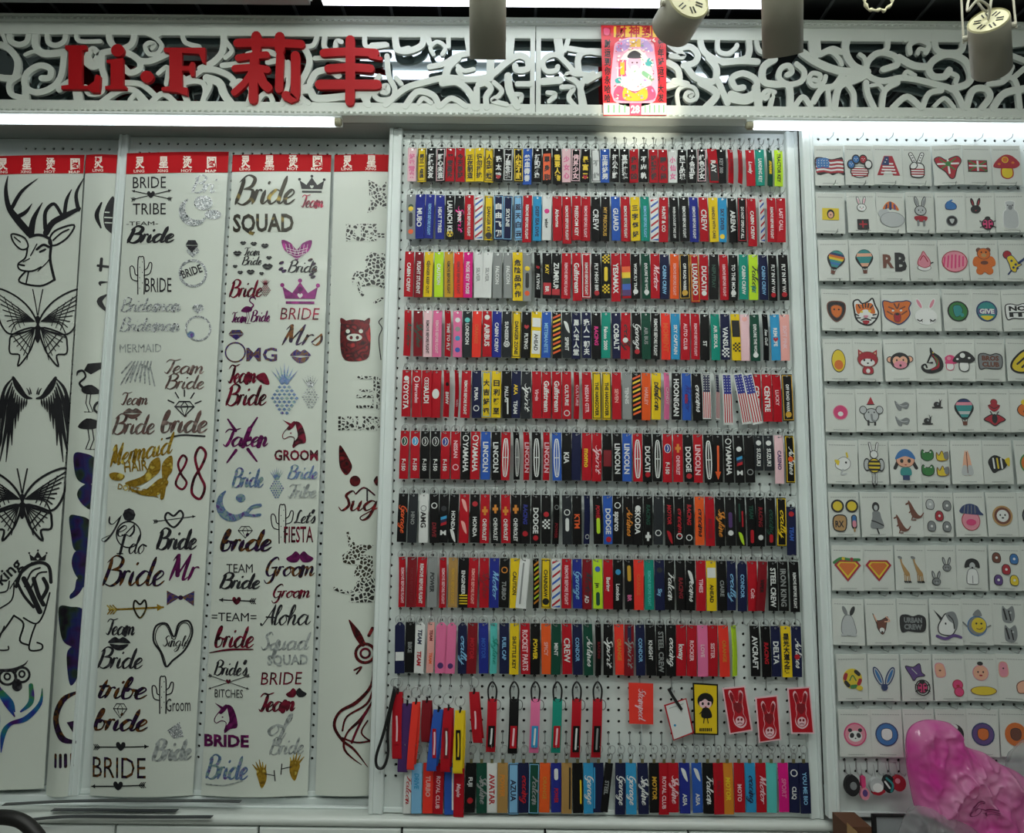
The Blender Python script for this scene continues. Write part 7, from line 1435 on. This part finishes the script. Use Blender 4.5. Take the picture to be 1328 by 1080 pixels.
# plastic bags: star-shaped outlines blown up into crumpled volumes
from mathutils import noise as mn
def bagmesh(center, outline, Y, depth, m, seed, nr=22, na=96, crump=.012):
    cx, cy = center; P = cat(nums(outline), 8, True); c = W(cx, cy, Y)
    pol = sorted((math.atan2(b-cy, a-cx), math.hypot(a-cx, b-cy)) for a, b in P)
    def R(t):
        t = (t+PI) % (2*PI)-PI
        for i in range(len(pol)):
            a0, r0 = pol[i-1]; a1, r1 = pol[i]
            if i == 0: a0 -= 2*PI
            if a0 <= t <= a1: return r0+(r1-r0)*((t-a0)/(a1-a0) if a1 > a0 else 0)
        a0, r0 = pol[-1]; a1, r1 = pol[0]; a1 += 2*PI; return r0+(r1-r0)*(t-a0)/(a1-a0)
    def surf(t, r, side):
        rad = R(t)*r; x = cx+rad*math.cos(t); y = cy+rad*math.sin(t); p = W(x, y, Y)
        h = depth*math.sqrt(max(0, 1-r**2.4)); q = Vector((x*.02+seed, y*.02, 0))
        rid = (1-abs(mn.noise(Vector((q.x*1.25+q.y*.5, q.y*.75-q.x*.5, seed)))*2))**3*.9+(1-abs(mn.noise(Vector((q.x*3.0-q.y*1.2, q.y*1.7+q.x, 3+seed)))*2))**3*.32+mn.noise(q*6)*.18
        k = crump*rid*min(1, (1-r)*4+.25)
        return Vector((p.x, Y-side*(h+k*(1 if side > 0 else .3)), p.z))
    V = []; Fc = []
    for side in (1, -1):
        k0 = len(V); V.append(surf(0, 0, side))
        for i in range(1, nr+1):
            for j in range(na): V.append(surf(-PI+2*PI*j/na, i/nr, side))
        for j in range(na):
            a, b = k0+1+j, k0+1+(j+1) % na; Fc.append((k0, b, a) if side > 0 else (k0, a, b))
        for i in range(nr-1):
            for j in range(na):
                a = k0+1+i*na+j; b = k0+1+i*na+(j+1) % na; Fc.append((a, b, b+na, a+na) if side > 0 else (a, a+na, b+na, b))
    g = G(); g.add([v-c for v in V], Fc, m)
    def on(x, y, o):
        t = math.atan2(y-cy, x-cx); r = min(.98, math.hypot(x-cx, y-cy)/R(t)); return surf(t, r, 1)-c+Vector((0, -o, 0))
    return g, c, on
def bagmat(name, col, alpha, rough=.2, trans=.25):
    m = mat(name, col, rough, alpha=alpha, coat=.3); nt = m.node_tree; b = nt.nodes['Principled BSDF']
    out = nt.nodes['Material Output']; tr = nt.nodes.new('ShaderNodeBsdfTranslucent'); tr.inputs[0].default_value = (*hx(col), 1); mx = nt.nodes.new('ShaderNodeMixShader'); mx.inputs[0].default_value = trans
    nt.links.new(b.outputs[0], mx.inputs[1]); nt.links.new(tr.outputs[0], mx.inputs[2]); nt.links.new(mx.outputs[0], out.inputs[0]); return m
M_pink = bagmat('pink_polythene', '#ee6cc2', .72, .16, .35)
nt = M_pink.node_tree; tcn = nt.nodes.new('ShaderNodeTexCoord'); nz = nt.nodes.new('ShaderNodeTexNoise'); nz.inputs['Scale'].default_value = 7; nz.inputs['Detail'].default_value = 3; rp_ = nt.nodes.new('ShaderNodeValToRGB')
nt.links.new(tcn.outputs['Object'], nz.inputs['Vector']); nt.links.new(nz.outputs['Fac'], rp_.inputs[0]); nt.links.new(rp_.outputs[0], nt.nodes['Principled BSDF'].inputs['Base Color'])
rp_.color_ramp.elements[0].position = .36; rp_.color_ramp.elements[0].color = (*hx('#ea3fb6'), 1); rp_.color_ramp.elements[1].position = .62; rp_.color_ramp.elements[1].color = (*hx('#f0b2d6'), 1)
M_clear = bagmat('clear_polythene', '#d5dbdd', .15, .08)
g, c, on = bagmesh((1252, 1020), '1178,948 1196,934 1222,935 1237,942 1250,966 1276,976 1296,990 1322,1003 1350,1030 1375,1080 1370,1130 1310,1125 1255,1090 1212,1062 1190,1052 1181,1020 1176,985', -.17, .050, M_pink, 1.3, 44, 170, .030)
t = thing('pink_bag', 'crumpled translucent pink plastic bag with handwritten script, in front of the cards', 'bag', c)
g.obj('bag', t, smooth=True)
M_pen = mat('plum_print', '#7d2c5d', .5)
f = Flat(); f.script('be', 1240, 1050, 11, M_pen, 30, pen=.15, rise=-.2); f.script('Lo', 1312, 1066, 11, M_pen, 26, pen=.2, rise=-.2)
f.onto(on, base=.0045, split=2.0).obj('lettering', t)
g, c, on = bagmesh((1215, 1085), '1172,1062 1188,1045 1215,1050 1240,1062 1268,1080 1275,1120 1200,1130 1165,1100', -.205, .03, M_clear, 5.1, 26, 110, .035)
t = thing('clear_bag', 'crumpled clear plastic bag under the pink bag', 'bag', c); g.obj('bag', t, smooth=True)
g, c, on = bagmesh((1335, 1000), '1306,990 1318,968 1335,958 1360,970 1370,1010 1350,1040 1320,1030 1308,1012', -.13, .03, M_clear, 8.2, 22, 90, .03)
t = thing('clear_bag', 'crumpled clear plastic bag behind the pink bag at the picture edge', 'bag', c); g.obj('bag', t, smooth=True)

for pan, g in HOOKS.values(): tag(g.obj('peg_hooks', pan), kind='stuff')
